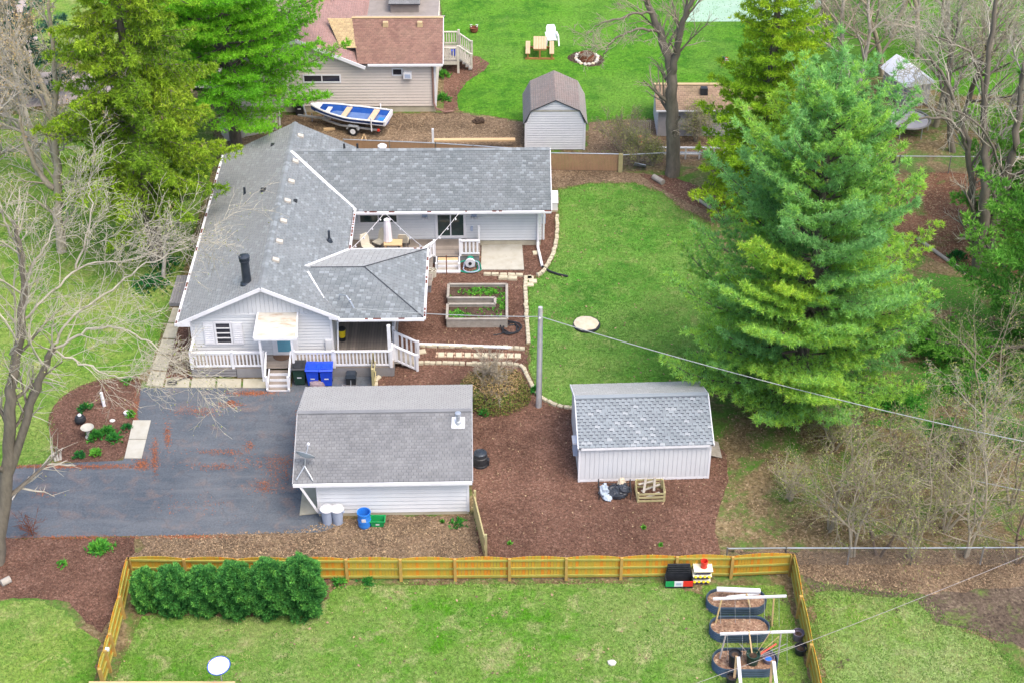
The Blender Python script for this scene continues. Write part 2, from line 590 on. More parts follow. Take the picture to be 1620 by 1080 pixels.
m_trellis_red = M('red_handle', (.7, .12, .08), None, 5, .5)
m_furn = M('outdoor_chair', (.56, .53, .44), (.48, .45, .37), 4, .8)
m_umb = M('umbrella_canvas', (.76, .72, .75), (.70, .66, .69), 4, .8)
m_bark_pine = M('pine_bark', (.15, .125, .105), (.09, .075, .065), 6, .95, bmp=.8, bscale=12, aniso=(1, 1, .3))
m_bark_grey = M('grey_bark', (.19, .165, .13), (.12, .105, .085), 5, .95, bmp=.6, bscale=14, aniso=(1, 1, .3))
m_bark_pale = M('pale_bark', (.44, .41, .36), (.30, .275, .235), 4, .9, bmp=.4, bscale=14)
m_bark_brown = M('brown_bark', (.21, .155, .115), (.15, .11, .085), 5, .95, bmp=.5, bscale=14)
m_bark_tan = M('tan_twigs', (.38, .33, .25), (.29, .25, .19), 4, .9)
m_bark_olive = M('olive_twigs', (.30, .265, .19), (.23, .20, .14), 4, .9)
m_chip = M('mulch_chips', (.125, .063, .045), (.18, .10, .075), 1.2, .95, isl=.5)
m_leaf = M('dead_leaf', (.31, .225, .135), (.19, .125, .08), 2, .9, isl=.5)
m_needle = M('orange_needles', (.34, .12, .055), (.28, .10, .05), 3, .95, isl=.35)
def blade_mat(n, a, b, c): return leaf_mat(n, [(0, a), (.5, b), (1, c)], .3)


m_blade = blade_mat('grass_pale', (.06, .18, .018), (.13, .255, .04), (.30, .31, .12))
m_blade_far = blade_mat('grass_bright', (.04, .155, .01), (.075, .235, .013), (.15, .29, .04))
m_blade_mid = blade_mat('grass_green', (.06, .17, .02), (.11, .25, .03), (.26, .31, .10))
m_plant = leaf_mat('plant_leaves', [(0, (.015, .11, .03)), (.5, (.05, .24, .03)), (1, (.16, .42, .04))], .3)

m_lap_shade = M("wall_lap_shade", (.27, .29, .33), None, 2, .9)  # wall behind the siding coloured dark to stand in for lap shadows
m_lap_shade_tan = M("wall_lap_shade_tan", (.28, .25, .23), None, 2, .9)  # tan version of the dark backing, lap shadow put into its colour

m_twig_pale = M('pale_twigs', (.45, .42, .34), (.34, .31, .25), 3, .9)
m_trim_grey = M('drip_edge', (.34, .34, .35), None, 3, .6)
m_nook = lawn_mat('lawn_nook', (.15, .26, .04), (.10, .21, .02), (.20, .28, .07), (.26, .26, .12), .56, .72, (.10, .075, .055), .54, .62)
m_under = litter_mat('under_pine', [(.10, .075, .04), (.19, .14, .075), (.13, .10, .05), (.26, .20, .12)], 9, (.075, .20, .03), .40, .50)
# ------------------------------------------------------------------ ground
def densify(pts, step=.3, jag=0.0, seed=1):
    rr = random.Random(seed)
    out = []
    n = len(pts)
    for i in range(n):
        a, b = Vector(pts[i][:2]), Vector(pts[(i + 1) % n][:2])
        k = max(1, int((b - a).length / step))
        for j in range(k):
            p = a.lerp(b, j / k)
            if jag: p += Vector((rr.uniform(-jag, jag), rr.uniform(-jag, jag)))
            out.append((p.x, p.y))
    return out


def smooth_poly(pts, it=2, closed=True):
    pts = [tuple(p[:2]) for p in pts]
    for _ in range(it):
        o = []
        n = len(pts)
        for i in range(n if closed else n - 1):
            a, b = pts[i], pts[(i + 1) % n]
            o += [(a[0] * .75 + b[0] * .25, a[1] * .75 + b[1] * .25), (a[0] * .25 + b[0] * .75, a[1] * .25 + b[1] * .75)]
        if not closed: o = [pts[0]] + o + [pts[-1]]
        pts = o
    return pts


POLY = {}


def sheet(name, pix, z, mat, jag=.0, step=.3, key=None, smooth=0, world=False):
    pts = list(pix) if world else [G(*p) for p in pix]
    if smooth: pts = smooth_poly(pts, smooth)
    out = densify(pts, step, jag, len(pix) * 7 + int(abs(pts[0][0]) * 10))
    POLY[key or name] = np.array(out)
    mb = MB()
    mb.add([(x, y, z) for x, y in out], [tuple(range(len(out)))])
    o = mb.build(name, mat)
    # keep the winding facing up
    if o.data.polygons[0].normal.z < 0: o.data.flip_normals()
    o['kind'] = 'structure'
    return o


def inpoly(P, poly):
    x, y = P[:, 0], P[:, 1]
    r = np.zeros(len(P), bool)
    j = len(poly) - 1
    for i in range(len(poly)):
        xi, yi = poly[i]
        xj, yj = poly[j]
        c = ((yi > y) != (yj > y))
        if yi != yj:
            r ^= c & (x < (xj - xi) * (y - yi) / (yj - yi) + xi)
        j = i
    return r


def sample(poly, n, holes=()):
    lo, hi = poly.min(0), poly.max(0)
    P = lo + RNG.random((int(n * 1.9) + 10, 2)) * (hi - lo)
    k = inpoly(P, poly)
    for h in holes: k &= ~inpoly(P, POLY[h])
    return P[k][:n]


big = [(-260, -60), (260, -60), (260, 420), (-260, 420)]
mb = MB(); mb.quad(*[(x, y, 0) for x, y in big]); o = mb.build('ground', m_ground); o['kind'] = 'structure'

sheet('lawn', [(690, -260), (1900, -260), (1900, 150), (1500, 150), (1400, 120), (1200, 150), (1130, 190), (1000, 188), (930, 192), (830, 192), (726, 176), (722, 150), (735, 130), (765, 112), (760, 90), (700, 80)], .008, m_lawn_far, .06, .3, 'far')
sheet('lawn', [(885, 300), (935, 291), (1005, 291), (1045, 305), (1075, 330), (1120, 352), (1150, 420), (1165, 520), (1190, 580), (1125, 622), (1000, 640), (905, 643), (872, 638), (852, 622), (842, 600), (838, 580), (838, 545), (834, 445), (852, 440), (868, 420), (882, 395), (884, 350)], .008, m_lawn_mid, .09, .25, 'mid')
sheet('lawn', [(213, 1000), (225, 975), (290, 968), (400, 972), (480, 968), (520, 940), (530, 926), (760, 924), (1050, 922), (1110, 940), (1130, 985), (1140, 1100), (1180, 1200), (120, 1200), (186, 1060)], .008, m_lawn_near, .05, .2, 'near')
sheet('lawn', [(1110, 925), (1240, 925), (1262, 1000), (1290, 1120), (1140, 1120)], .006, m_nook, .05, .2, 'nook')
sheet('lawn', [(1290, 935), (1360, 940), (1450, 950), (1480, 985), (1560, 1010), (1600, 1060), (1680, 1100), (1700, 1200), (1320, 1200)], .008, m_lawn_right, .14, .35, 'right')
sheet('lawn', [(-200, 210), (40, 180), (200, 150), (330, 190), (345, 240), (318, 330), (285, 440), (262, 500), (240, 580), (215, 596), (150, 602), (100, 625), (78, 655), (82, 732), (0, 738), (-200, 745)], .008, m_lawn_left, .05, .3, 'left')
sheet('lawn', [(-200, 955), (60, 948), (100, 965), (135, 1000), (158, 1010), (152, 1060), (110, 1200), (-200, 1200)], .008, m_lawn_left, .08, .25, 'corner')
sheet('lawn', [(-300, 95), (100, 80), (420, 60), (440, -200), (-300, -200)], .008, m_lawn_left, .05, .4, 'street_lawn')

sheet('street', [(-300, 195), (-300, 140), (0, 122), (160, 106), (445, 80), (450, 128), (250, 150), (30, 172)], .012, m_road, .02, .5)
sheet('side_drive', [(-300, 80), (-300, 10), (40, 0), (60, 60), (40, 110), (0, 122), (-100, 128)], .010, m_road, .02, .5)
sheet('gravel_drive', [(345, 186), (400, 178), (442, 180), (440, 205), (400, 215), (355, 225)], .012, m_road, .05, .3)
sheet('court', [(1085, 35), (1110, -10), (1130, -120), (1500, -120), (1260, 34)], .014, m_court, .0, .5)

sheet('leaf_floor', [(430, 182), (560, 182), (726, 178), (830, 194), (832, 236), (880, 268), (985, 272), (1060, 280), (1120, 312), (1160, 350), (1120, 350), (1075, 328), (1045, 303), (1005, 289), (935, 289), (880, 298), (868, 300), (868, 250), (560, 250), (350, 260), (345, 225), (405, 215)], .005, m_litter, .08, .3, 'leaf_back')
sheet('leaf_floor', [(930, 194), (1000, 190), (1130, 192), (1130, 250), (1060, 262), (985, 262), (930, 240)], .006, m_litter, .08, .3, 'leaf_back2')
sheet('leaf_floor', [(1380, 290), (1500, 270), (1620, 300), (1680, 440), (1540, 435), (1450, 400), (1400, 350)], .005, m_litter_red, .13, .35, 'leaf_pine')
sheet('lawn', [(1330, 450), (1400, 420), (1470, 430), (1560, 445), (1700, 450), (1700, 690), (1560, 690), (1430, 680), (1320, 660), (1250, 600), (1270, 520)], .004, m_under, .14, .35, 'under')
sheet('leaf_floor', [(215, 848), (300, 846), (476, 838), (505, 826), (600, 815), (752, 815), (760, 884), (505, 886), (195, 886), (230, 865)], .011, m_litter, .09, .22, 'leaf_fence')
sheet('leaf_floor', [(1255, 895), (1620, 890), (1700, 940), (1640, 1030), (1560, 1005), (1480, 985), (1450, 950), (1360, 940), (1290, 940)], .005, m_soil_moss, .14, .35, 'soil_right')
sheet('leaf_floor', [(1140, 868), (1250, 872), (1620, 868), (1720, 900), (1620, 930), (1450, 938), (1340, 930), (1258, 905), (1250, 895)], .007, m_litter, .14, .35, 'leaf_chain')

sheet('mulch_bed', [(845, 336), (880, 336), (884, 380), (876, 410), (860, 434), (848, 440), (834, 442), (836, 500), (838, 550), (836, 580), (842, 605), (852, 625), (872, 640), (905, 646), (1000, 700), (1125, 690), (1150, 720), (1152, 760), (1138, 800), (1130, 840), (1140, 872), (1136, 905), (760, 905), (752, 815), (746, 750), (744, 640), (700, 625), (595, 615), (590, 560), (600, 500), (660, 420), (690, 400), (760, 385)], .012, m_mulch, .03, .25, 'mulch')
sheet('mulch_bed', [(224, 594), (190, 596), (140, 603), (100, 624), (80, 648), (75, 672), (84, 700), (87, 731), (140, 731), (197, 728), (210, 690), (222, 640)], .013, m_mulch, .02, .2, 'flower', 1)
sheet('mulch_bed', [(283, 510), (303, 510), (306, 600), (258, 600), (268, 560)], .012, m_mulch, .02, .2, 'mulch_house')
sheet('mulch_bed', [(-200, 852), (60, 852), (215, 848), (212, 884), (203, 905), (180, 975), (160, 1000), (138, 985), (110, 952), (60, 945), (-200, 955)], .010, m_mulch, .06, .25, 'mulch_drive')
sheet('mulch_bed', [(702, 108), (755, 90), (775, 100), (765, 113), (738, 130), (724, 150), (724, 175), (702, 180)], .010, m_mulch, .04, .25, 'mulch_far')
sheet('mulch_bed', [(208, 925), (215, 965), (290, 973), (400, 975), (490, 968), (520, 945), (522, 900), (210, 900)], .011, m_mulch, .05, .25, 'mulch_arb')
sheet('mulch_bed', [(1010, 276), (1060, 279), (1120, 300), (1170, 340), (1160, 352), (1090, 322), (1040, 296)], .009, m_mulch, .05, .25, 'mulch_tree')
sheet('driveway', [(222, 613), (462, 612), (464, 594), (592, 592), (594, 640), (508, 640), (508, 815), (548, 826), (505, 842), (300, 846), (120, 849), (0, 851), (-200, 853), (-200, 744), (0, 738), (90, 733), (195, 728), (207, 690), (220, 640)], .014, m_asphalt, .015, .3, 'drive')


def slab(name, pix, h, mat, parent=None, grp=None):
    pts = [G(*p) for p in pix]
    mb = MB(); mb.prism([(p[0], p[1], 0.001) for p in pts], (0, 0, h))
    o = mb.build(name, mat, parent)
    return o


def pavement(name, quads, h, mat):
    t = bpy.data.objects.new(name, None); COL.objects.link(t)
    p0 = G(*quads[0][0]); t.location = (p0[0], p0[1], 0); WL[t.name] = Vector((p0[0], p0[1], 0)); t['kind'] = 'structure'
    for q in quads: slab('concrete_slab', q, h, mat, t)
    return t


def strip(a0, b0, a1, b1, n, gap=.012):
    """split a long pixel quad into n slabs"""
    out = []
    for i in range(n):
        s0, s1 = i / n + gap / 2, (i + 1) / n - gap / 2
        L = lambda p, q, s: (p[0] + (q[0] - p[0]) * s, p[1] + (q[1] - p[1]) * s)
        out.append([L(a0, a1, s0), L(b0, b1, s0), L(b0, b1, s1), L(a0, a1, s1)])
    return out


pavement('pavement', strip((259, 613), (262, 599), (424, 614), (424, 600), 4, .02), .05, m_conc)
pavement('pavement', strip((231, 611), (257, 613), (274, 487), (291, 487), 5, .02), .05, m_conc)
pavement('pavement', strip((197, 726), (224, 726), (211, 665), (239, 665), 2, .02), .06, m_conc_white)
pavement('pavement', [[(479, 770), (500, 770), (506, 812), (474, 815)]], .05, m_conc)
pavement('pavement', [[(761, 428), (829, 428), (826, 388), (762, 388)]], .06, m_conc_white)


# ------------------------------------------------------------------ building helpers
def roof_plane(parent, fr, pts, mat_sh, w=.25, e=.14, th=.07, name='roof_slope', dash=False, base=None, gap=.012, lift=.016):
    """pts: convex polygon, first two points are the eave (left to right seen from outside)"""
    P = [Vector(p) for p in pts]
    u = (P[1] - P[0]).normalized()
    n = None
    for q in P[2:]:
        c = u.cross(q - P[0])
        if c.length > 1e-6:
            n = c.normalized(); break
    if n.z < 0: n = -n
    v = n.cross(u).normalized()
    if (P[2] - P[0]).dot(v) < 0: v = -v
    mb = MB(fr)
    mb.prism([tuple(p) for p in P], tuple(-n * th))
    slope = mb.build(name, base or m_roofbase, parent)
    uv = [((p - P[0]).dot(u), (p - P[0]).dot(v)) for p in P]
    vmax = max(b for a, b in uv)
    rr = random.Random(int(abs(P[0].x * 31 + P[0].y * 17)) + len(pts))

    def span(h):
        xs = []
        for i in range(len(uv)):
            a, b = uv[i], uv[(i + 1) % len(uv)]
            if (a[1] - h) * (b[1] - h) <= 0 and a[1] != b[1]:
                s = (h - a[1]) / (b[1] - a[1])
                xs.append(a[0] + s * (b[0] - a[0]))
        return (min(xs), max(xs)) if len(xs) > 1 else None

    vs, fs, dv, df = [], [], [], []
    k = 0
    h = 0.0
    while h < vmax - .02:
        sp = span(min(h + e * .5, vmax - .005))
        h1 = min(h + e * 1.25, vmax)
        if sp:
            x = sp[0] - (w * .5 if k % 2 else 0) - rr.uniform(0, .02 if dash else .06)
            while x < sp[1]:
                x0, x1 = max(x, sp[0]), min(x + w - gap, sp[1])
                if x1 - x0 > .02:
                    l = lift * rr.uniform(.8, 1.25)
                    b = len(vs)
                    for (uu, hh, ll) in ((x0, h, .003), (x1, h, .003), (x1, h, l), (x0, h, l), (x1, h1, .004), (x0, h1, .004)):
                        q = P[0] + u * uu + v * hh + n * ll
                        vs.append(tuple(fr(*q)))
                    fs += [(b, b + 1, b + 2, b + 3), (b + 3, b + 2, b + 4, b + 5)]
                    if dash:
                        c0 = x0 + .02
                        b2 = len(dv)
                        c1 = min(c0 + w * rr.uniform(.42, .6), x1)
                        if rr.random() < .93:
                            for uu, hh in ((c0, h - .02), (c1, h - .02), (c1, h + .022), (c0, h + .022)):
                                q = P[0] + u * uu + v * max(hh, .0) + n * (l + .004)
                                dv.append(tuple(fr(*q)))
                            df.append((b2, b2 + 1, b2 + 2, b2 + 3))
                x += w
        h += e
        k += 1
    np_obj('shingles', np.array(vs), np.array(fs), mat_sh, slope, kind='stuff')
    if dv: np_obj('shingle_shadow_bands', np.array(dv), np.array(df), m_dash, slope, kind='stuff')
    return slope


def siding(parent, fr, p0, p1, z0, z1, mat, e=.14, out=(0, -1), rng=None, name='siding_board'):
    """lap boards along wall p0->p1 (local xy); rng(z)->(s0,s1) in metres along the wall"""
    a, b = Vector((*p0, 0)), Vector((*p1, 0))
    L = (b - a).length
    u = (b - a) / L
    o = Vector((*out, 0))
    z = z0
    while z < z1 - .02:
        zt = min(z + e - .03, z1)  # gap bares the dark wall, a painted shadow line under each lap
        s0, s1 = rng(z) if rng else (0, L)
        t0, t1 = rng(zt) if rng else (0, L)
        if s1 - s0 > .05:
            pts = []
            for s, zz, d in ((s0, z, .034), (s1, z, .034), (s1, z, -.005), (s0, z, -.005), (t0, zt, .008), (t1, zt, .008), (t1, zt, -.005), (t0, zt, -.005)):
                q = a + u * s + o * d
                pts.append((q.x, q.y, zz))
            mb = MB(fr)
            mb.add(pts, MB.BF)
            mb.build(name, mat, parent)
        z += e


def window(parent, fr, x0, x1, z0, z1, y, out=-1, axis='x', fw=.07, bars_h=0, bars_v=0, mat=None, proud=.06):
    """window on a wall: frame with a pane and glazing bars as its sub-parts; axis is the wall's direction"""
    def bx(mb, a0, a1, d0, d1, c0, c1):
        d0, d1 = sorted((y + out * d0, y + out * d1))
        if axis == 'x': mb.box(a0, a1, d0, d1, c0, c1)
        else: mb.box(d0, d1, a0, a1, c0, c1)
    mb = MB(fr)
    bx(mb, x0, x0 + fw, 0, proud, z0, z1); bx(mb, x1 - fw, x1, 0, proud, z0, z1)
    bx(mb, x0 + fw, x1 - fw, 0, proud - .002, z0, z0 + fw); bx(mb, x0 + fw, x1 - fw, 0, proud - .002, z1 - fw, z1)
    f = mb.build('window', m_white, parent)
    n = bars_v + 1
    wdt = (x1 - x0 - 2 * fw) / n
    for i in range(n):
        a = x0 + fw + i * wdt
        mb = MB(fr); bx(mb, a + .002, a + wdt - .002, 0, .034, z0 + fw, z1 - fw); mb.build('pane', mat or m_glass, f)
        if i:
            mb = MB(fr); bx(mb, a - .03, a + .03, 0, proud - .006, z0 + fw, z1 - fw); mb.build('glazing_bar', m_white, f)
    for j in range(bars_h):
        c = z0 + fw + (j + 1) * (z1 - z0 - 2 * fw) / (bars_h + 1)
        mb = MB(fr); bx(mb, x0 + fw, x1 - fw, 0, proud - .01, c - .022, c + .022); mb.build('glazing_bar', m_white, f)
    return f


def railing(parent, fr, p, q, z0, h=.9, sp=.16, wd=.075, mat=None, name='baluster', slope=0.0, posts=(True, True), bal_z=.12):
    """rail run from p to q (local xy); slope = z change along the run"""
    mat = mat or m_white
    a, b = Vector((*p, z0)), Vector((*q, z0 + slope))
    L = (b - a).length
    d = (b - a) / L
    up = Vector((0, 0, 1))
    mb = MB(fr); mb.beam(a + up * h, b + up * h, .12, .06); mb.build('top_rail', mat, parent)
    mb = MB(fr); mb.beam(a + up * bal_z, b + up * bal_z, .05, .09); mb.build('bottom_rail', mat, parent)
    n = max(1, int(L / sp))
    hh = h - bal_z - .02
    pm = MB(); pm.box(-wd / 2, wd / 2, -.02, .02, 0, hh)
    me = pm.mesh('baluster', mat, Vector((0, 0, 0)))
    ang = math.atan2(d.y, d.x) + fr.yaw
    for i in range(n):
        c = a + d * (L * (i + .5) / n)
        link_mesh(name, me, fr(c.x, c.y, c.z + bal_z), parent, ang)
    for k, on in zip((a, b), posts):
        if on:
            mb = MB(fr); mb.box(k.x - .06, k.x + .06, k.y - .06, k.y + .06, k.z - .02, k.z + h + .08); mb.build('railing_post', mat, parent)


def gutter(parent, fr, p, q, label=None):
    mb = MB(fr); mb.beam(p, q, .12, .11)
    g = mb.build('gutter', m_white, parent)
    return g


def boards(parent, fr, x0, x1, y0, y1, z, mat, along='y', w=.14, gap=.012, th=.03, name='deck_boards', kind='stuff'):
    mb = MB(fr)
    if along == 'y':
        x = x0
        while x < x1 - .02:
            mb.box(x, min(x + w - gap, x1), y0, y1, z - th, z); x += w
    else:
        y = y0
        while y < y1 - .02:
            mb.box(x0, x1, y, min(y + w - gap, y1), z - th, z); y += w
    return mb.build(name, mat, parent, kind=kind)


# ------------------------------------------------------------------ the house
H = Fr((-11.6, 60.6, 0), .77)
house = thing('house', 'pale blue-grey house with dark grey shingle roof, long gable block and rear wing', 'house', H(0, 8))
FY = .45                                    # front wall line
XL, XR = -3.55, 3.1
WY, WX = 10.85, 13.3                        # wing front wall, wing right wall
# walls
mb = MB(H)
zl, zr = 2.62 + .48 * (XL + 4.05), 2.92 + .48 * (3.5 - XR) * 1.0
mb.prism([(XL, FY, .35), (XR, FY, .35), (XR, FY, 3.02), (0, FY, 4.5), (XL, FY, 2.78)], (0, 15.5, 0))
mb.build('wall', m_lap_shade, house)
mb = MB(H); mb.box(XR - .2, WX, WY, 15.6, .35, 2.9); mb.build('wall', m_lap_shade, house)
mb = MB(H); mb.box(XL + .03, XR - .03, FY + .03, 15.9, 0, .349); mb.box(XR, WX - .02, WY + .03, 15.58, 0, .348)
mb.build('foundation', m_found, house)
mb = MB(H); mb.prism([(WX - .08, WY + .1, 2.8), (WX - .08, 15.6, 2.8), (WX - .08, 13.2, 4.4)], (.06, 0, 0)); mb.build('gable_end', m_gable, house)
siding(house, H, (XL, FY), (XR, FY), .55, 2.85, m_blue_sid, .165)
siding(house, H, (XR, WY), (WX, WY), .38, 2.75, m_blue_sid, .165)
siding(house, H, (WX, WY), (WX, 15.6), .38, 2.75, m_blue_sid, .165, (1, 0))
siding(house, H, (XR, FY), (XR, 9.9), .55, 2.95, m_blue_sid, .165, (1, 0))
# board-and-batten gable
mb = MB(H)
x = XL
while x < XR:
    zt = (2.62 + .489 * (x + 4.05) if x < 0 else 2.92 + .48 * (3.5 - x)) - .02
    zt2 = (2.62 + .489 * (x + .2 + 4.05) if x + .2 < 0 else 2.92 + .48 * (3.5 - x - .2)) - .02
    zz = min(zt, zt2)
    if zz > 2.9: mb.box(x, x + .19, FY - .035, FY, 2.86, zz)
    x += .2
mb.build('gable_boards', m_gable, house, kind='stuff')
mb = MB(H); mb.box(XL + .06, XR - .06, FY - .06, FY - .036, 2.80, 2.90); mb.build('band_board', m_gable, house)
mb = MB(H); mb.box(XL - .02, XL + .08, FY - .05, FY + .05, .5, 2.8); mb.box(XR - .08, XR + .02, FY - .05, FY + .05, .5, 2.9); mb.build('corner_board', m_white, house)
# roof
roof = []
Y0, Y1 = 0.0, 16.3
roof_plane(house, H, [(-4.05, Y1, 2.62), (-4.05, Y0, 2.62), (0, Y0, 4.6), (0, Y1, 4.6)], m_roof, .25, .145)
roof_plane(house, H, [(3.5, Y0, 2.92), (3.5, Y1, 2.92), (0, Y1, 4.6), (0, Y0, 4.6)], m_roof, .25, .145)
RX = 13.78
roof_plane(house, H, [(.3, 9.93, 2.75), (RX, 9.93, 2.75), (RX, 13.2, 4.6), (.3, 13.2, 4.6)], m_roof, .25, .145)
roof_plane(house, H, [(RX, 16.47, 2.75), (.3, 16.47, 2.75), (.3, 13.2, 4.6), (RX, 13.2, 4.6)], m_roof, .25, .145)
# porch hip roof
PX, PYB, PRX, PRZ = 7.45, 6.0, 4.55, 3.78
roof_plane(house, H, [(3.5, 0, 2.9), (PX, 0, 2.9), (PRX, 3.02, PRZ), (1.65, 3.02, PRZ)], m_roof, .25, .145)
roof_plane(house, H, [(PX, PYB, 2.9), (3.5, PYB, 2.9), (1.65, 3.02, PRZ), (PRX, 3.02, PRZ)], m_roof, .25, .145)
roof_plane(house, H, [(PX, 0, 2.9), (PX, PYB, 2.9), (PRX, 3.02, PRZ)], m_roof, .25, .145)
# ridge caps
for a, b in (((0, Y0, 4.63), (0, Y1, 4.63)), ((.2, 13.2, 4.63), (RX, 13.2, 4.63))):
    A, B = Vector(a), Vector(b)
    n = int((B - A).length / .22)
    mb = MB(H)
    d = (B - A).normalized()
    for i in range(n):
        p = A + (B - A) * (i / n)
        q = p + d * .27
        s = Vector((d.y, -d.x, 0)) * .15
        up = Vector((0, 0, 1))
        pts = [p - s - up * .055, p + up * .02, p + s - up * .055, q - s - up * .07, q, q + s - up * .07]
        mb.add([tuple(t) for t in pts], [(0, 1, 4, 3), (1, 2, 5, 4)])
    mb.build('ridge_cap', m_roof, house, kind='stuff')
for a, b in (((PRX, 3.02, PRZ + .03), (PX, 0, 2.93)), ((PRX, 3.02, PRZ + .03), (PX, PYB, 2.93)), ((2.0, 3.02, PRZ + .02), (PRX, 3.02, PRZ + .02))):
    mb = MB(H); mb.beam(a, b, .05, .025); mb.build('hip_cap', m_roofbase, house)


def on_right(x): return 2.92 + .48 * (3.5 - x)


def valley(p, q, w=.2):
    mb = MB(H); mb.beam(p, q, w, .03)
    mb.build('valley_flashing', m_white, house)


valley((.12, 13.08, 4.60), (3.62, 9.90, 2.86), .17)
valley((1.75, 3.12, 3.80), (3.55, 5.95, 2.95), .15)
valley((1.85, 2.75, 3.72), (2.7, 1.1, 3.28), .15)
# fascias and gutters
for a, b in (((-4.07, -.02, 2.60), (0, -.02, 4.56)), ((0, -.02, 4.56), (3.52, -.02, 2.88))):
    mb = MB(H); mb.beam(a, b, .05, .2, (0, -1, 0)) if False else mb.beam(a, b, .04, .18)
    mb.build('rake_board', m_white, house)
mb = MB(H); mb.prism([(-4.07, -.03, 2.5), (-3.45, -.03, 2.5), (-3.45, -.03, 2.85), (-4.07, -.03, 2.56)], (0, .45, 0)); mb.build('cornice_return', m_white, house)
mb = MB(H); mb.prism([(3.05, -.03, 2.86), (3.55, -.03, 2.78), (3.55, -.03, 2.86), (3.05, -.03, 3.1)], (0, .45, 0)); mb.build('cornice_return', m_white, house)
mb = MB(H); mb.beam((RX + .02, 9.93, 2.70), (RX + .02, 13.2, 4.55), .04, .16); mb.build('rake_board', m_white, house)
mb = MB(H); mb.beam((RX + .02, 16.47, 2.70), (RX + .02, 13.2, 4.55), .04, .16); mb.build('rake_board', m_white, house)
for a, b in (((-4.13, 0, 2.56), (-4.13, Y1, 2.56)), ((3.6, 5.98, 2.84), (3.6, 9.95, 2.84)), ((3.62, 9.86, 2.68), (RX, 9.86, 2.68)), ((3.5, -.06, 2.84), (PX + .05, -.06, 2.84)), ((PX + .06, 0, 2.84), (PX + .06, PYB, 2.84)), ((3.65, PYB + .06, 2.84), (PX, PYB + .06, 2.84))):
    g = gutter(house, H, a, b)
    A, B = Vector(a), Vector(b)
    L = (B - A).length
    mb = MB(H)
    s = .1
    while s < L - .2:
        ln = random.uniform(.1, .45)
        if random.random() < (.75 if abs(a[0] - 3.6) < .01 else .35):
            p = A + (B - A) * (s / L)
            q = A + (B - A) * (min(s + ln, L) / L)
            mb.beam((p.x, p.y, p.z + .06), (q.x, q.y, q.z + .06), .08, .02)
        s += ln + random.uniform(.08, .25)
    if mb.v: mb.build('leaf_debris', m_gutter_debris, g, kind='stuff')


# roof furniture
def slope_z(x, y):
    return 2.62 + .489 * (x + 4.05) if x < 0 else 2.92 + .48 * (3.5 - x)


m_vent = M('vent_tan', (.50, .46, .40), (.44, .40, .35), 5, .7)
for x, y in ((.42, 15.0), (.42, 12.2), (.42, 10.1), (.42, 8.15), (.42, 6.2), (.42, 4.3), (.42, 2.65)):
    z = slope_z(x, y)
    mb = MB(H)
    mb.prism([(x - .14, y - .13, z + .06), (x - .14, y + .13, z + .06), (x - .14, y + .13, z + .17), (x - .14, y - .13, z + .17)], (.30, 0, -.1))
    mb.build('roof_vent', m_vent, house)
for px_, py_, z0, hh, r in ((433, 234, 3.9, .2, .14), (417, 305, 4.0, .2, .14), (466, 322, 4.1, .16, .14), (387.5, 308, 3.55, .42, .07), (521, 378, 3.5, .45, .07)):
    p = Vector(G(px_, py_, z0))
    mb = MB()
    if r < .1:
        mb.tube([p + Vector((0, 0, -.2)), p + Vector((0, 0, hh))], [.07, .06], 10)
        mb.lathe((p.x, p.y, p.z - .08), [(.17, -.1), (.12, .05), (.07, .12)], 12)
        mb.build('plumbing_vent', m_blackm, house, True)
    else:
        mb.taper(p.x, p.y, p.z - .15, p.z + hh - .05, (.26, .26), (.2, .2)); mb.taper(p.x, p.y, p.z + hh - .05, p.z + hh + .03, (.3, .3), (.24, .24))
        mb.build('roof_exhaust', m_black, house)
c = Vector(G(391, 449, 4.15))
mb = MB(); mb.lathe((c.x, c.y, c.z), [(.36, -.25), (.30, .06), (.22, .14), (.21, .20), (.20, 1.25), (.25, 1.26), (.25, 1.34), (.19, 1.36), (.19, 1.42), (.26, 1.43), (.26, 1.52), (.08, 1.6)], 18)
mb.build('chimney_flue', m_blackm, house, True)
c = H(4.9, 13.45, 4.6)
mb = MB(); mb.lathe(c, [(.1, -.2), (.1, .0), (.24, .01), (.24, .08), (.14, .15), (.02, .17)], 18); mb.build('turbine_vent', m_white, house, True)
for xx in (2.9, 3.6):
    mb = MB(H); mb.tube([(xx, 13.35, 4.4), (xx, 13.35, 4.85)], .06, 8); mb.build('vent_pipe', m_black, house)
# service mast on the porch roof
mb = MB(); p = [Vector(G(537, 472, 3.3)), Vector(G(537, 466, 3.6)), Vector(G(548, 468, 3.75)), Vector(G(556, 480, 3.5)), Vector(G(560, 488, 3.45))]
mb.tube(p, .035, 6); mb.tube([Vector(G(554, 478, 3.1)), Vector(G(554, 474, 3.75))], .03, 6); mb.build('service_mast', m_galv, house)
# front window with shutters, door, awning
f = window(house, H, -2.45, -1.62, 1.18, 2.48, FY, -1, bars_h=3, fw=.09, mat=m_glass_dark, proud=.08)
for a, b in ((-2.95, -2.47), (-1.60, -1.12)):
    mb = MB(H); mb.box(a, b, FY - .075, FY - .03, 1.18, 2.42)
    s = mb.build('shutter', m_white, house)
    for k in range(9):
        mb = MB(H); mb.beam((a + .06, FY - .082, 1.3 + k * .12), (b - .06, FY - .082, 1.3 + k * .12), .02, .07); mb.build('louvre', m_white, s)
mb = MB(H); mb.box(.22, 1.42, FY - .06, FY - .002, .55, 2.6); d = mb.build('door_frame', m_white, house)
mb = MB(H); mb.box(.38, 1.26, FY - .085, FY - .061, .62, 2.5); d = mb.build('door', m_white, house)
mb = MB(H); mb.box(.46, 1.18, FY - .095, FY - .086, .75, 2.4); mb.build('door_panel', m_teal, d, label='pale teal glazed door panel')
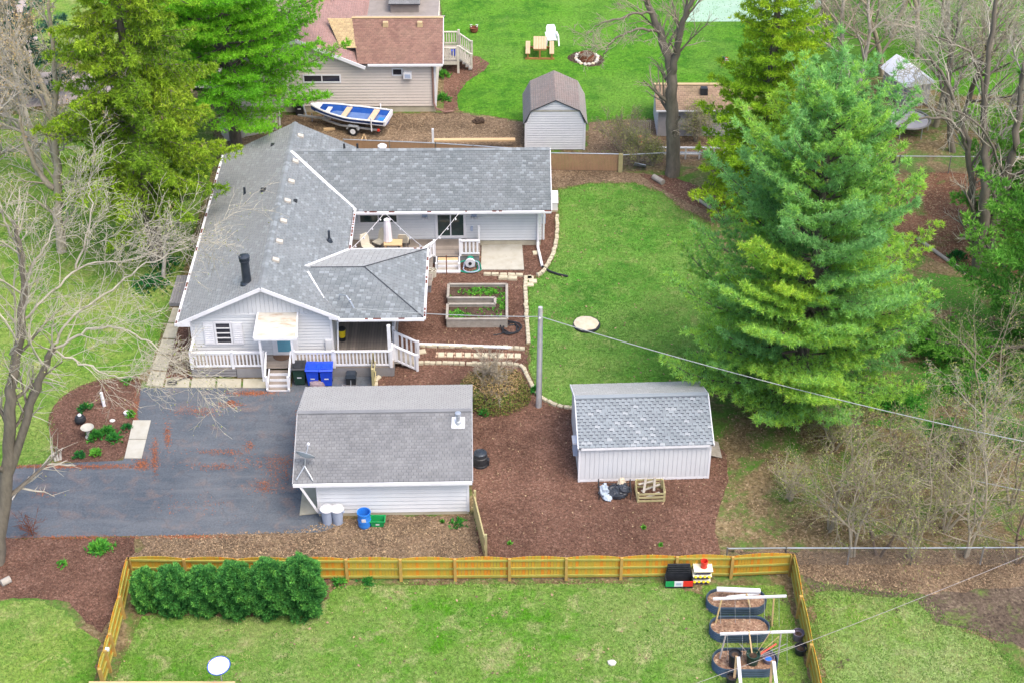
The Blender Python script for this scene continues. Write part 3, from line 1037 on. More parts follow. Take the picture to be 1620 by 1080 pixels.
mb = MB(H); mb.blob((.45, FY - .14, 1.45), (.04, .05, .04), 6, 5, 0); mb.build('door_handle', m_galv, d)
mb = MB(H); mb.box(-.05, .03, FY - .14, FY - .03, 1.35, 1.6); mb.build('wall_mailbox', m_gar_sid, house)
mb = MB(H); mb.prism([(-.28, FY - .02, 2.92), (1.52, FY - .02, 2.92), (1.58, -1.02, 2.50), (-.34, -1.02, 2.50)], (0, 0, .05))
aw = mb.build('awning', m_awning, house, label='rust-stained white door awning')
for a, b in (((-.31, FY - .02, 2.93), (-.37, -1.05, 2.51)), ((1.55, FY - .02, 2.93), (1.61, -1.05, 2.51)), ((-.37, -1.05, 2.49), (1.61, -1.05, 2.49))):
    mb = MB(H); mb.beam(a, b, .07, .13); mb.build('awning_trim', m_white, aw)
# rear wing: windows, slider, lamps, downspouts
window(house, H, 3.65, 5.75, 1.46, 2.06, WY, -1, bars_v=1, fw=.09, mat=m_glass)
window(house, H, 7.68, 9.32, .55, 2.12, WY, -1, bars_v=1, fw=.14, proud=.07)
for x in (7.15, 9.75):
    mb = MB(H); mb.box(x - .14, x + .14, WY - .09, WY - .03, 1.86, 2.02); l = mb.build('flood_lamp', m_can, house)
    for s in (-.09, .09):
        mb = MB(H); mb.blob((x + s, WY - .16, 1.84), (.08, .1, .08), 8, 6, 0); mb.build('lamp_head', m_canlid, l, True)
mb = MB(H); mb.box(9.55, 9.68, WY - .1, WY - .03, 1.0, 1.25); mb.build('outlet_box', m_can, house)
mb = MB(H); mb.tube([(13.05, 9.95, 2.66), (13.05, 10.25, 2.45), (13.12, 10.75, 2.2), (13.12, 10.7, .35), (13.12, 10.4, .18), (13.3, 8.7, .08)], .075, 6); mb.build('downspout', m_white, house)
mb = MB(H); mb.tube([(13.3, 8.72, .07), (13.7, 8.2, .07), (14.1, 7.95, .07), (14.6, 7.75, .06)], .06, 8); mb.build('drain_pipe', m_black, house)
mb = MB(H); mb.tube([(13.5, 10.0, 2.66), (13.42, 10.9, 2.4), (13.42, 11.0, .3)], .06, 6); mb.build('downspout', m_white, house)
mb = MB(H); mb.box(13.32, 13.55, 11.6, 11.85, .9, 1.35); mb.build('electric_meter', m_can, house)
# corner downspout at the porch
mb = MB(H); mb.tube([(3.25, FY - .05, 2.9), (3.3, FY - .1, 2.6), (3.35, FY + .3, 2.2), (3.3, FY - .05, .6)], .05, 6); mb.build('downspout', m_blue_sid, house)
mb = MB(H); mb.box(2.75, 3.06, FY - .16, FY - .03, .75, 1.4); mb.build('utility_cabinet', m_blue_sid, house)

# white chase box beside the wing
t = thing('bulkhead_box', 'white box with sloping lid on stone base at the right end of the rear wing', 'box', G(874, 336))
c = G(874, 336)
mb = MB(); mb.box(c[0] - .32, c[0] + .3, c[1], c[1] + 1.0, 0, .12); mb.build('stone_base', m_stone, t)
mb = MB(); mb.prism([(c[0] - .3, c[1] + .02, .12), (c[0] - .3, c[1] + .98, .12), (c[0] - .3, c[1] + .98, .75), (c[0] - .3, c[1] + .02, .55)], (.58, 0, 0)); mb.build('body', m_gar_sid, t)
mb = MB(); mb.prism([(c[0] - .33, c[1] - .01, .56), (c[0] - .33, c[1] + 1.0, .76), (c[0] - .33, c[1] + 1.0, .8), (c[0] - .33, c[1] - .01, .6)], (.64, 0, 0)); mb.build('lid', m_white, t)

# ------------------------------------------------------------------ front porch (deck, rails, steps)
DZ = .55
porch = thing('front_porch', 'white railed front porch with grey skirt and steps down to the driveway', 'porch', H(1.2, -.6))
DY = -.66
boards(porch, H, -3.55, 6.0, DY, FY, DZ, m_deck, 'x')
boards(porch, H, 3.12, 6.0, FY + .01, 5.9, DZ, m_deck, 'y')
mb = MB(H); mb.box(-3.5, -.2, DY + .05, FY, .1, DZ - .04); mb.box(1.3, 5.9, DY + .05, FY + .1, .05, DZ - .04); mb.box(3.2, 5.9, FY + .1, 5.8, .05, DZ - .045); mb.build('deck_frame', m_roofbase, porch)
for k in range(3):
    mb = MB(H); mb.box(-3.53, -1.45, DY - .0, DY + .03, .08 + k * .16, .20 + k * .16); mb.build('skirt_board', m_deckgrey, porch)
mb = MB(H); mb.box(-1.42, -.05, DY - .01, DY + .03, .02, .53); mb.build('skirt_panel', m_deckgrey, porch)
mb = MB(H); mb.box(1.3, 6.0, DY - .0, DY + .03, .02, .53); mb.build('skirt_panel', m_deckgrey, porch)
mb = MB(H); mb.box(5.98, 6.01, DY + .03, 5.9, .02, .53); mb.build('skirt_panel', m_deckgrey, porch)
railing(porch, H, (-3.5, DY + .03), (-1.55, DY + .03), DZ)
railing(porch, H, (-1.5, DY + .03), (-.1, DY + .03), DZ, posts=(False, True))
railing(porch, H, (1.35, DY + .03), (3.2, DY + .03), DZ)
railing(porch, H, (3.2, DY + .03), (5.9, DY + .03), DZ, posts=(False, True))
railing(porch, H, (-3.5, FY - .05), (-3.5, DY + .05), DZ, posts=(False, False))
railing(porch, H, (5.92, 1.3), (5.92, 5.8), DZ, posts=(True, True))
railing(porch, H, (5.92, DY + .1), (5.92, -.1), DZ, posts=(False, True))
for x, y in ((5.85, DY + .12), (5.85, 5.75)):
    mb = MB(H); mb.box(x - .08, x + .08, y - .08, y + .08, DZ, 2.85); mb.build('roof_post', m_white, porch)
for x in (-.12, 1.36):
    mb = MB(H); mb.box(x - .05, x + .05, -1.05, -.95, 0, 2.48); mb.build('awning_post', m_white, porch)
# steps to the driveway
sx0, sx1 = .18, 1.08
for i in range(4):
    z = DZ - .13 * (i + 1) + .02
    y = DY - .27 * i
    mb = MB(H); mb.box(sx0, sx1, y - .28, y, z - .04, z); mb.build('step_tread', m_deck, porch)
    mb = MB(H); mb.box(sx0, sx1, y - .30, y - .275, z - .12, z + .015); mb.build('step_riser', m_white, porch)
for x in (sx0 - .05, sx1 + .05):
    mb = MB(H); mb.beam((x, DY, DZ - .1), (x, DY - 1.15, .06), .06, .22); mb.build('stringer', m_white, porch)
    mb = MB(H); mb.beam((x - .08 * (1 if x < .5 else -1), DY + .05, DZ + .92), (x - .05 * (1 if x < .5 else -1), DY - 1.05, .82), .07, .1); mb.build('handrail', m_white, porch)
    mb = MB(H); mb.box(x - .05, x + .05, DY - 1.12, DY - 1.02, 0, .85); mb.build('newel_post', m_white, porch)
# side stair with white railings
for k, y in enumerate((.0, 1.1)):
    railing(porch, H, (6.02, y), (7.1, y - .25), DZ - .1, h=.85, slope=-.42, sp=.2, wd=.09, posts=(True, True), bal_z=.05)
for i in range(3):
    mb = MB(H); mb.box(6.02 + i * .32, 6.36 + i * .32, -.05, 1.05, .3 - .13 * i, .36 - .13 * i); mb.build('step_tread', m_grey_wood, porch)
mb = MB(H); mb.prism([(.62 + .42 * math.cos(a), FY - .12 - .42 * math.sin(a) if math.sin(a) > 0 else FY - .12, DZ + .004) for a in [math.pi * i / 12 for i in range(13)]], (0, 0, .015))
tag(mb.build('door_mat', m_mat), 'dark half-round coir mat in front of the teal door', 'door mat')
c = H(3.42, 1.55)
t = thing('yellow_bucket', 'yellow bucket with dark lid hung low beside the porch wall', 'bucket', (c.x, c.y, DZ))
mb = MB(); mb.lathe((c.x, c.y, DZ), [(.16, 0), (.16, .22)], 12); mb.build('base', m_black, t)
mb = MB(); mb.lathe((c.x, c.y, DZ + .22), [(.15, 0), (.19, .42)], 14); mb.build('body', m_yellow, t, True)
mb = MB(); mb.lathe((c.x, c.y, DZ + .64), [(.2, 0), (.2, .05), (.12, .1)], 14); mb.build('lid', m_black, t, True)
# ------------------------------------------------------------------ back deck of the wing
bd = thing('back_deck', 'grey board back deck with white railing and steps between porch roof and rear wing', 'deck', H(7, 9.5))
BZ = .5
boards(bd, H, 3.15, 10.05, 9.1, 10.8, BZ, m_deck, 'x')
boards(bd, H, 3.15, 7.6, 6.3, 9.09, BZ, m_deck, 'x')
mb = MB(H); mb.box(3.2, 10.0, 9.15, 10.8, .02, BZ - .04); mb.box(3.2, 7.55, 6.4, 9.15, .02, BZ - .045); mb.build('deck_frame', m_deckgrey, bd)
railing(bd, H, (9.02, 9.15), (10.02, 9.15), BZ, posts=(True, False), sp=.2, wd=.1)
railing(bd, H, (7.15, 8.45), (7.68, 9.12), BZ, posts=(False, True), sp=.2, wd=.1)
mb = MB(H); mb.box(9.95, 10.05, 10.35, 10.45, 0, 1.55); mb.build('railing_post', m_white, bd)
for i in range(3):
    z = BZ - .13 * (i + 1) + .04
    mb = MB(H); mb.box(7.85, 8.9, 8.83 - .26 * i, 9.1 - .26 * i, z - .04, z); mb.build('step_tread', m_new_wood if i == 0 else m_grey_wood, bd)
    mb = MB(H); mb.box(7.85, 8.9, 8.80 - .26 * i, 8.83 - .26 * i, z - .13, z - .005); mb.build('step_riser', m_white, bd)
for x in (7.78, 8.97):
    mb = MB(H); mb.box(x - .06, x + .06, 8.28, 8.4, 0, .55); mb.build('newel_post', m_white, bd)
    mb = MB(H); mb.beam((x, 9.1, .4), (x, 8.3, .1), .06, .2); mb.build('stringer', m_white, bd)
mb = MB(H); mb.box(7.74, 9.02, 8.2, 8.29, 0, .1); mb.build('step_kerb', m_white, bd)
mb = MB(H); mb.tube([(8.32, 8.05, 0), (8.32, 8.05, 1.2)], .03, 6); tag(mb.build('garden_stake', m_rust), 'thin rusty stake standing in front of the back deck steps', 'stake')


def patio_chair(x, y, rz, label):
    c = H(x, y)
    f = Fr((c.x, c.y, BZ), rz)
    t = thing('patio_chair', label, 'chair', (c.x, c.y, BZ), 'chairs on the back deck')
    mb = MB(f); mb.prism([(-.25, -.26, .4), (.25, -.26, .4), (.25, .25, .36), (-.25, .25, .36)], (0, 0, .05)); mb.build('seat', m_furn, t)
    mb = MB(f); mb.prism([(-.25, .22, .4), (.25, .22, .4), (.26, .34, .8), (.2, .4, 1.0), (-.2, .4, 1.0), (-.26, .34, .8)], (0, .05, 0)); mb.build('backrest', m_furn, t)
    for a, b in ((-.24, -.24), (.24, -.24), (-.24, .26), (.24, .26)):
        mb = MB(f); mb.tube([(a, b, 0), (a, b, .4)], .02, 6); mb.build('leg', m_blackm, t)


patio_chair(4.2, 9.4, 35, 'beige patio chair nearest the main roof eave on the back deck')
patio_chair(4.75, 9.9, -35, 'beige patio chair turned sideways left of the closed umbrella')
patio_chair(6.05, 10.05, 175, 'beige patio chair with its back to the rear wall, right of the umbrella')
c = H(5.25, 9.5)
t = thing('patio_umbrella', 'closed pale canvas umbrella standing on the back deck', 'umbrella', (c.x, c.y, BZ))
mb = MB(); mb.tube([c + Vector((0, 0, BZ)), c + Vector((0, 0, 2.4))], .025, 6); mb.build('pole', m_galv, t)
mb = MB(); mb.lathe((c.x, c.y, BZ), [(.24, .75), (.22, .9), (.2, 1.6), (.16, 1.95), (.17, 2.0), (.05, 2.08)], 10); mb.build('canopy', m_umb, t)
mb = MB(); mb.lathe((c.x, c.y, BZ), [(.25, 0), (.25, .06), (.06, .1)], 12); mb.build('base', m_black, t)
c = H(5.55, 9.35)
t = thing('patio_table', 'wooden patio table beside the closed umbrella', 'table', (c.x, c.y, BZ))
mb = MB(); mb.box(c.x - .5, c.x + .45, c.y - .3, c.y + .3, BZ + .68, BZ + .72); mb.build('tabletop', m_new_wood, t)
for a in (-.42, .4):
    for b in (-.25, .25):
        mb = MB(); mb.box(c.x + a - .03, c.x + a + .03, c.y + b - .03, c.y + b + .03, BZ, BZ + .68); mb.build('leg', m_new_wood, t)


def string_lights(pts, label):
    P = [Vector(p) for p in pts]
    t = thing('string_light', label, 'string light', P[0], 'light strings over the back deck')
    path = []
    for i in range(len(P) - 1):
        for k in range(9):
            s = k / 8
            q = P[i].lerp(P[i + 1], s); q.z -= .08 * math.sin(math.pi * s)
            path.append(q)
    mb = MB(); mb.tube(path, .014, 4, False); mb.build('cord', m_white_dirty, t)
    for k in range(1, len(path) - 1, 2):
        mb = MB(); mb.lathe((path[k].x, path[k].y, path[k].z - .17), [(.015, 0), (.045, .03), (.045, .08), (.02, .12), (.02, .17)], 6); mb.build('bulb', m_canlid, t)


string_lights([H(5.1, 9.9, 2.65), H(3.65, 6.2, 2.8)], 'light cord from wing gutter down to the inner roof corner on the left')
string_lights([H(5.15, 9.9, 2.65), H(7.35, 6.15, 2.8)], 'light cord from wing gutter to the hip roof corner, middle one')
string_lights([H(9.0, 9.9, 2.65), H(7.45, 6.15, 2.8)], 'light cord crossing in front of the sliding door')

# things around the courtyard
c = Vector(G(744, 424)) + Vector((0, 0, .0))
t = thing('hose_reel', 'grey hose reel with loops of green hose under the back deck railing', 'hose reel', c)
mb = MB(); mb.tube([c + Vector((0, .0, .35)), c + Vector((0, -.12, .35))], .26, 18); mb.build('reel_disc', m_canlid, t)
mb = MB(); mb.tube([c + Vector((0, -.125, .35)), c + Vector((0, -.16, .35))], .09, 12); mb.build('hub', m_black, t)
mb = MB(); mb.tube([c + Vector((0, .32, .35)), c + Vector((0, .0, .35))], .2, 14); mb.build('drum', m_hose, t)
mb = MB(); mb.box(c.x - .25, c.x + .25, c.y + .05, c.y + .3, 0, .2); mb.build('frame', m_can, t)
for k, (sx, sy) in enumerate(((.5, .34), (.6, .40), (.42, .36))):
    mb = MB(); mb.tube([c + Vector((-.1 + .08 * k + sx * math.cos(a), -.1 - .06 * k + sy * math.sin(a), .03 + .035 * k + (.25 if math.sin(a) > .4 else 0))) for a in [2 * math.pi * i / 22 for i in range(22)]], .03, 6, closed=True)
    mb.build('hose', m_hose if k < 2 else m_can, t)


def pot(name, c, r, h, mat, label, cat='pot', fill=None, r0=.8, parent=None):
    t = thing(name, label, cat, c)
    mb = MB(); mb.lathe(c, [(r * r0, 0), (r, h), (r * 1.06, h), (r * 1.06, h + .04), (r * .92, h + .04), (r * .9, h - .06)], 16); mb.build('body', mat, t, False)
    mb = MB(); mb.lathe((c[0], c[1], c[2] + h - .1), [(r * .9, 0), (r * .5, .05), (.01, .06)], 14); mb.build('soil', fill or m_soil, t)
    return t


pot('garden_urn', G(680, 444), .2, .62, m_furn, 'tall beige pot below the right eave corner of the porch roof')
pot('garden_urn', G(686, 438), .17, .4, m_furn, 'shorter beige pot tucked between the tall pot and the deck railing')

# raised garden bed, U-shaped
gb = thing('raised_garden_bed', 'U-shaped weathered timber raised bed with sprouting weeds in the mulch courtyard', 'raised bed', G(754, 500))
z1 = .5
a, b = Vector(G(707, 505, z1)), Vector(G(802, 505, z1))
f = Fr((a.x, a.y, 0), .3)
BW, BD = (b - a).length, Vector(G(707, 450, z1)).y - a.y
s0, s1 = BD * .42, BD * .60
SL = BW * .80
T = .07
walls = [((0, 0), (BW, 0)), ((BW, 0), (BW, BD)), ((BW, BD), (0, BD)), ((0, BD), (0, s1)), ((0, s1), (SL, s1)), ((SL, s1), (SL, s0)), ((SL, s0), (0, s0)), ((0, s0), (0, 0))]
for p, q in walls:
    for k in range(3):
        mb = MB(f); mb.beam((*p, .08 + k * .165), (*q, .08 + k * .165), T - .002 * k, .155); mb.build('board', m_grey_wood, gb)
    mb = MB(f); mb.beam((*p, z1 + .01), (*q, z1 + .01), .13, .045); mb.build('cap_board', m_grey_wood, gb)
mb = MB(f)
mb.box(.05, BW - .05, .05, s0 - .05, .02, .36); mb.box(.05, BW - .05, s1 + .05, BD - .05, .02, .36); mb.box(SL + .05, BW - .05, s0 - .05, s1 + .05, .02, .36)
mb.build('soil', m_soil, gb)
GB_FR, GB_DIM = f, (BW, BD, s0, s1, SL)

# black hose coil on the mulch
c = Vector(G(808, 521))
mb = MB()
path = []
for i in range(70):
    a = i * .33
    rr = .28 + .06 * math.sin(i * .9) + .003 * i
    path.append(c + Vector((rr * math.cos(a) * 1.05, rr * math.sin(a) * 1.25, .03 + .0016 * i)))
path += [c + Vector((-.5 - .12 * k, -.45 - .03 * k, .03)) for k in range(4)]
mb.tube(path, .035, 6)
tag(mb.build('garden_hose', m_black, smooth=True), 'coiled black hose lying on mulch right of the raised bed', 'hose')
mb = MB(); mb.tube([Vector(G(657, 544, .12)), Vector(G(720, 546, .1)), Vector(G(809, 550, .08))], .075, 8)
tag(mb.build('downspout_pipe', m_white), 'long white pipe lying on the ground from the porch side stair', 'pipe')


# ------------------------------------------------------------------ stone edging
def edging(pix, label, w=.2, ln=.27, mat=m_stone, name='stone_edging', jit=.02):
    pts = smooth_poly([G(*p) for p in pix], 2, False)
    t = thing(name, label, 'edging', (pts[0][0], pts[0][1], 0))
    acc = [0]
    for i in range(1, len(pts)):
        acc.append(acc[-1] + math.dist(pts[i], pts[i - 1]))
    me_list = []
    for k in range(4):
        mb = MB(); rr = random.Random(k + 3)
        mb.taper(0, 0, 0, .10, (ln * .94, w), (ln * .9, w * .92)); mb.taper(0, 0, .10, .125, (ln * .9, w * .92), (ln * .72, w * .66))
        me = mb.mesh('stone', mat, Vector((0, 0, 0)))
        for v in me.vertices: v.co += Vector((rr.uniform(-.015, .015), rr.uniform(-.015, .015), 0))
        me_list.append(me)
    s = ln / 2
    while s < acc[-1]:
        i = max(j for j in range(len(acc)) if acc[j] <= s)
        i = min(i, len(pts) - 2)
        q = (s - acc[i]) / max(1e-6, acc[i + 1] - acc[i])
        x = pts[i][0] + (pts[i + 1][0] - pts[i][0]) * q; y = pts[i][1] + (pts[i + 1][1] - pts[i][1]) * q
        a = math.atan2(pts[i + 1][1] - pts[i][1], pts[i + 1][0] - pts[i][0])
        link_mesh('stone', random.choice(me_list), (x + random.uniform(-jit, jit), y + random.uniform(-jit, jit), .008), t, a + random.uniform(-.08, .08), (1, 1, random.uniform(.85, 1.15)))
        s += ln + .015
    return t


edging([(881, 342), (882, 370), (878, 395), (868, 418), (857, 434), (846, 438)], 'curved row of edging stones along the lawn beside the rear wing')
edging([(832, 438), (831, 460), (833, 500), (835, 530), (837, 547)], 'straight row of edging stones between raised-bed courtyard and lawn')
edging([(665, 548), (740, 550), (790, 550), (834, 553)], 'row of edging stones just below the long white pipe')
edging([(653, 578), (664, 575), (700, 575), (740, 577), (800, 576), (818, 577), (830, 584), (836, 600), (842, 612), (852, 626), (868, 637), (885, 643), (906, 646)], 'long curving row of edging stones behind the brown bush and pole')
edging([(765, 435), (800, 436), (828, 437)], 'short double row of flat stones in front of the pale patio slab', .22, .4)
edging([(788, 441), (818, 442)], 'two flat stones lying in front of the short stone row', .3, .5)
edging([(594, 612), (595, 600), (602, 595)], 'few edging stones beside the wooden post near the porch corner')
pv = thing('paver_path', 'row of tan square pavers with red bricks between in the mulch', 'path', G(760, 563))
mb = MB(); mb.taper(0, 0, 0, .06, (.3, .36), (.28, .34)); mp = mb.mesh('paver', m_paver, Vector())
m_brick = M('brick_small', (.42, .27, .19), (.50, .38, .27), 5, .9, bmp=.2)
mb = MB(); mb.taper(0, 0, 0, .05, (.1, .15), (.09, .14)); mbk = mb.mesh('brick', m_brick, Vector())
for i, px_ in enumerate((698, 712, 726, 740, 754, 767, 780, 793, 807, 819)):
    c = G(px_, 562 + .2 * i)
    link_mesh('paver', mp, (c[0], c[1], .012), pv, random.uniform(-.06, .06))
    for s in (-.13, .13):
        link_mesh('brick', mbk, (c[0] - .215 + random.uniform(-.01, .01), c[1] + s, .012), pv, random.uniform(-.1, .1))
for k, (px_, py_, lab) in enumerate(((838, 441, 'pale'), (843, 446, 'grey'), (838, 451, 'tan'), (849, 401, 'cream'), (835, 440, ''), (667, 557, 'mossy'))):
    c = G(px_, py_)
    mb = MB(); mb.taper(c[0], c[1], .01, .07, (.42, .34), (.40, .32), .05 * k)
    tag(mb.build('stepping_stone', m_paver), ['pale stepping stone at the lawn corner by the edging, farthest of three', 'grey stepping stone at the lawn corner, right one of three', 'tan stepping stone at the lawn corner, nearest of three', 'cream flat stone in mulch beside the rear wing downspout', 'small flat stone at the end of the edging row by the lawn corner', 'mossy flat stone in mulch below the side stair'][k], 'stone', 'stepping stones')


# ------------------------------------------------------------------ garage
GF = Fr((-5.0, 50.25, 0), 1.35)
gar = thing('garage', 'pale grey lap-sided garage with weathered grey shingle gable roof beside the driveway', 'garage', GF(0, 3))
gx0, gx1 = -3.15, 3.15
mb = MB(GF); mb.prism([(gx0, 0, .15), (gx0, 6.0, .15), (gx0, 6.0, 2.15), (gx0, 3.0, 3.15), (gx0, 0, 2.15)], (gx1 - gx0, 0, 0)); mb.build('wall', m_lap_shade, gar)
mb = MB(GF); mb.box(gx0 - .02, gx1 + .02, -.02, 6.02, 0, .149); mb.build('foundation', m_found, gar)
siding(gar, GF, (gx0, 0), (gx1, 0), .17, 2.1, m_gar_sid, .21)
siding(gar, GF, (gx1, 0), (gx1, 6), .17, 2.1, m_gar_sid, .21, (1, 0))
siding(gar, GF, (gx0, 0), (gx0, 6), .17, 2.1, m_gar_sid, .21, (-1, 0))
for x in (gx0, gx1):
    mb = MB(GF); mb.box(x - .05, x + .05, -.045, .05, .15, 2.12); mb.build('corner_board', m_white, gar)
gl, gr = -4.08, 3.34
m_gar_base = M('garage_roof_slots', (.07, .072, .078), None, 2, .9)
roof_plane(gar, GF, [(gl, -.35, 2.12), (gr, -.35, 2.12), (gr, 2.95, 3.27), (gl, 2.95, 3.27)], m_gar_roof, .21, .145, .08, gap=.013, lift=.016, base=m_gar_base)
roof_plane(gar, GF, [(gr, 6.25, 2.12), (gl, 6.25, 2.12), (gl, 2.95, 3.27), (gr, 2.95, 3.27)], m_gar_roof, .21, .145, .08, gap=.013, lift=.016, base=m_gar_base)
mb = MB(GF); mb.beam((gl, 2.93, 3.285), (gr, 2.93, 3.285), .2, .035); mb.build('ridge_cap', m_gar_roof, gar)
gutter(gar, GF, (gl, -.42, 2.06), (gr, -.42, 2.06))
for x in (gl - .02, gr + .02):
    for y in (-.35, 6.25):
        mb = MB(GF); mb.beam((x, y, 2.06), (x, 2.95, 3.21), .04, .14); mb.build('rake_board', m_trim_grey, gar)
mb = MB(GF); mb.beam((gl + .3, -.42, 2.0), (gx0 - .05, -.12, .35), .12, .1); mb.build('downspout', m_white, gar)
mb = MB(GF); mb.box(gx0 - .06, gx0 - .01, .6, 5.2, .15, 2.0); gd = mb.build('garage_door', m_white, gar)
def on_roof(fr, px_, py_, fz):
    z = 3.0
    for _ in range(25):
        p = Vector(G(px_, py_, z)) - fr.o
        z = fz(-fr.s * p.x + fr.c * p.y)
    return Vector(G(px_, py_, z))


gz = lambda y: 2.12 + (y + .35) * .3485 if y < 2.95 else 3.27 - (y - 2.95) * .3485
c = on_roof(GF, 725, 669, gz)
mb = MB(); mb.prism([(c.x - .28, c.y - .26, c.z - .07), (c.x + .28, c.y - .26, c.z - .07), (c.x + .28, c.y + .26, c.z + .11), (c.x - .28, c.y + .26, c.z + .11)], (0, 0, .03)); mb.build('flue_flashing', m_white, gar)
mb = MB(); mb.lathe((c.x, c.y - .02, c.z - .02), [(.15, 0), (.11, .16), (.085, .18), (.085, .42), (.12, .43), (.13, .46), (.085, .47), (.085, .52), (.13, .54), (.13, .60), (.02, .62)], 16); mb.build('flue', m_galv, gar, True)
# dish on the garage roof
c = Vector(G(482, 748, 2.35))
t = thing('satellite_dish', 'grey-blue satellite dish on a tripod on the garage roof corner', 'dish', c)


def dish(t, c, nrm, r, rim_mat, face_mat, depth=.1, sy=1.0):
    q = Vector(nrm).normalized().to_track_quat('Z', 'Y')
    mb = MB()
    prof = [(.02, -depth), (r * .5, -depth * .75), (r * .85, -depth * .3), (r, 0), (r * 1.03, 0.01)]
    b = MB(); b.lathe((0, 0, 0), prof, 28, 1, sy)
    vs = [c + q @ Vector(v) for v in b.v]
    mb.add([tuple(v) for v in vs], b.f[:-2])
    mb.build('reflector', face_mat, t, True)
    b = MB(); b.tube([(r * 1.03 * math.cos(a), r * 1.03 * sy * math.sin(a), 0) for a in [2 * math.pi * i / 28 for i in range(28)]], .018, 6, closed=True)
    mb = MB(); mb.add([tuple(c + q @ Vector(v)) for v in b.v], b.f); mb.build('rim', rim_mat, t)
    return q


m_ = Vector(G(482, 738, 2.55))
top = Vector(G(483, 724, 2.95))
for dx, dy in ((-.33, -.28), (.36, -.30), (0, .35)):
    mb = MB(); mb.tube([m_ + Vector((0, 0, .05)), Vector((c.x + dx, c.y + dy, c.z - .02 + dy * .35))], .025, 6); mb.build('leg', m_galv, t)
mb = MB(); mb.tube([m_, top + Vector((0, 0, -.02))], .03, 6); mb.build('mast', m_galv, t)
q = dish(t, top + Vector((0, .1, .1)), (.25, .75, .62), .40, m_galv, m_dishgrey, .12)
mb = MB(); mb.tube([top + Vector((0, .05, 0)), top + Vector((.12, .35, .42))], .02, 6); mb.build('feed_arm', m_galv, t)
mb = MB(); mb.blob(top + Vector((.12, .35, .45)), (.07, .07, .09), 8, 6, 0); mb.build('receiver', m_canlid, t)

# bins by the garage
mb0 = None


def round_can(px_, py_, label):
    c = Vector(G(px_, py_))
    t = thing('trash_can', label, 'trash can', c, 'grey cans by the garage')
    mb = MB(); mb.lathe(c, [(.20, 0), (.25, .72), (.27, .72), (.27, .76)], 18); mb.build('body', m_can, t, True)
    mb = MB(); mb.lathe(c + Vector((0, 0, .76)), [(.29, 0), (.29, .05), (.2, .10), (.02, .12)], 18); mb.build('lid', m_canlid, t, True)
    mb = MB(); mb.tube([c + Vector((-.03, -.13, .86)), c + Vector((0, -.1, .92)), c + Vector((.03, .1, .92)), c + Vector((.05, .13, .86))], .02, 6); mb.build('handle', m_canlid, t)
    for s in (-1, 1):
        mb = MB(); mb.box(c.x + s * .27 - .03, c.x + s * .27 + .03, c.y - .06, c.y + .06, .58, .63); mb.build('side_handle', m_can, t)


round_can(518.5, 826, 'grey lidded trash can at the garage corner under the white brace')
round_can(535, 826, 'grey lidded trash can right beside the corner one, nearer the blue barrel')
c = Vector(G(577, 831))
t = thing('barrel', 'open blue plastic barrel standing against the garage wall', 'barrel', c)
mb = MB(); mb.lathe(c, [(.24, 0), (.27, .1), (.27, .35), (.285, .38), (.27, .41), (.27, .7), (.29, .73), (.29, .79), (.26, .79), (.25, .3), (.02, .28)], 22); mb.build('body', m_blue2, t, True)
mb = MB(); mb.box(c.x - .08, c.x + .1, c.y - .285, c.y - .27, .44, .60); mb.build('label', m_canlid, t)
c = Vector(G(598, 829))
t = thing('recycling_box', 'small bright green open recycling box next to the blue barrel', 'box', c)
mb = MB()
for a0, b0, a1, b1 in ((-.3, -.2, .3, -.2), (.3, -.2, .3, .2), (.3, .2, -.3, .2), (-.3, .2, -.3, -.2)):
    k = .82
    mb.add([tuple(c + Vector(v)) for v in ((a0 * k, b0 * k, 0), (a1 * k, b1 * k, 0), (a1, b1, .34), (a0, b0, .34), (a1 * .93, b1 * .93, .34), (a0 * .93, b0 * .93, .34), (a1 * .78, b1 * .78, .03), (a0 * .78, b0 * .78, .03))], [(0, 1, 2, 3), (3, 2, 4, 5), (5, 4, 6, 7)])
mb.quad(*[tuple(c + Vector(v)) for v in ((-.24, -.16, .03), (.24, -.16, .03), (.24, .16, .03), (-.24, .16, .03))])
mb.build('body', m_brgreen, t)
mb = MB(); mb.box(c.x - .33, c.x + .33, c.y - .23, c.y - .2, .30, .35); mb.box(c.x - .33, c.x + .33, c.y + .2, c.y + .23, .3, .35); mb.box(c.x - .33, c.x - .3, c.y - .2, c.y + .2, .3, .35); mb.box(c.x + .3, c.x + .33, c.y - .2, c.y + .2, .3, .35); mb.build('rim', m_brgreen, t)
mb = MB(); mb.box(c.x - .08, c.x + .08, c.y - .185, c.y - .179, .12, .22); mb.build('recycling_mark', m_canlid, t)


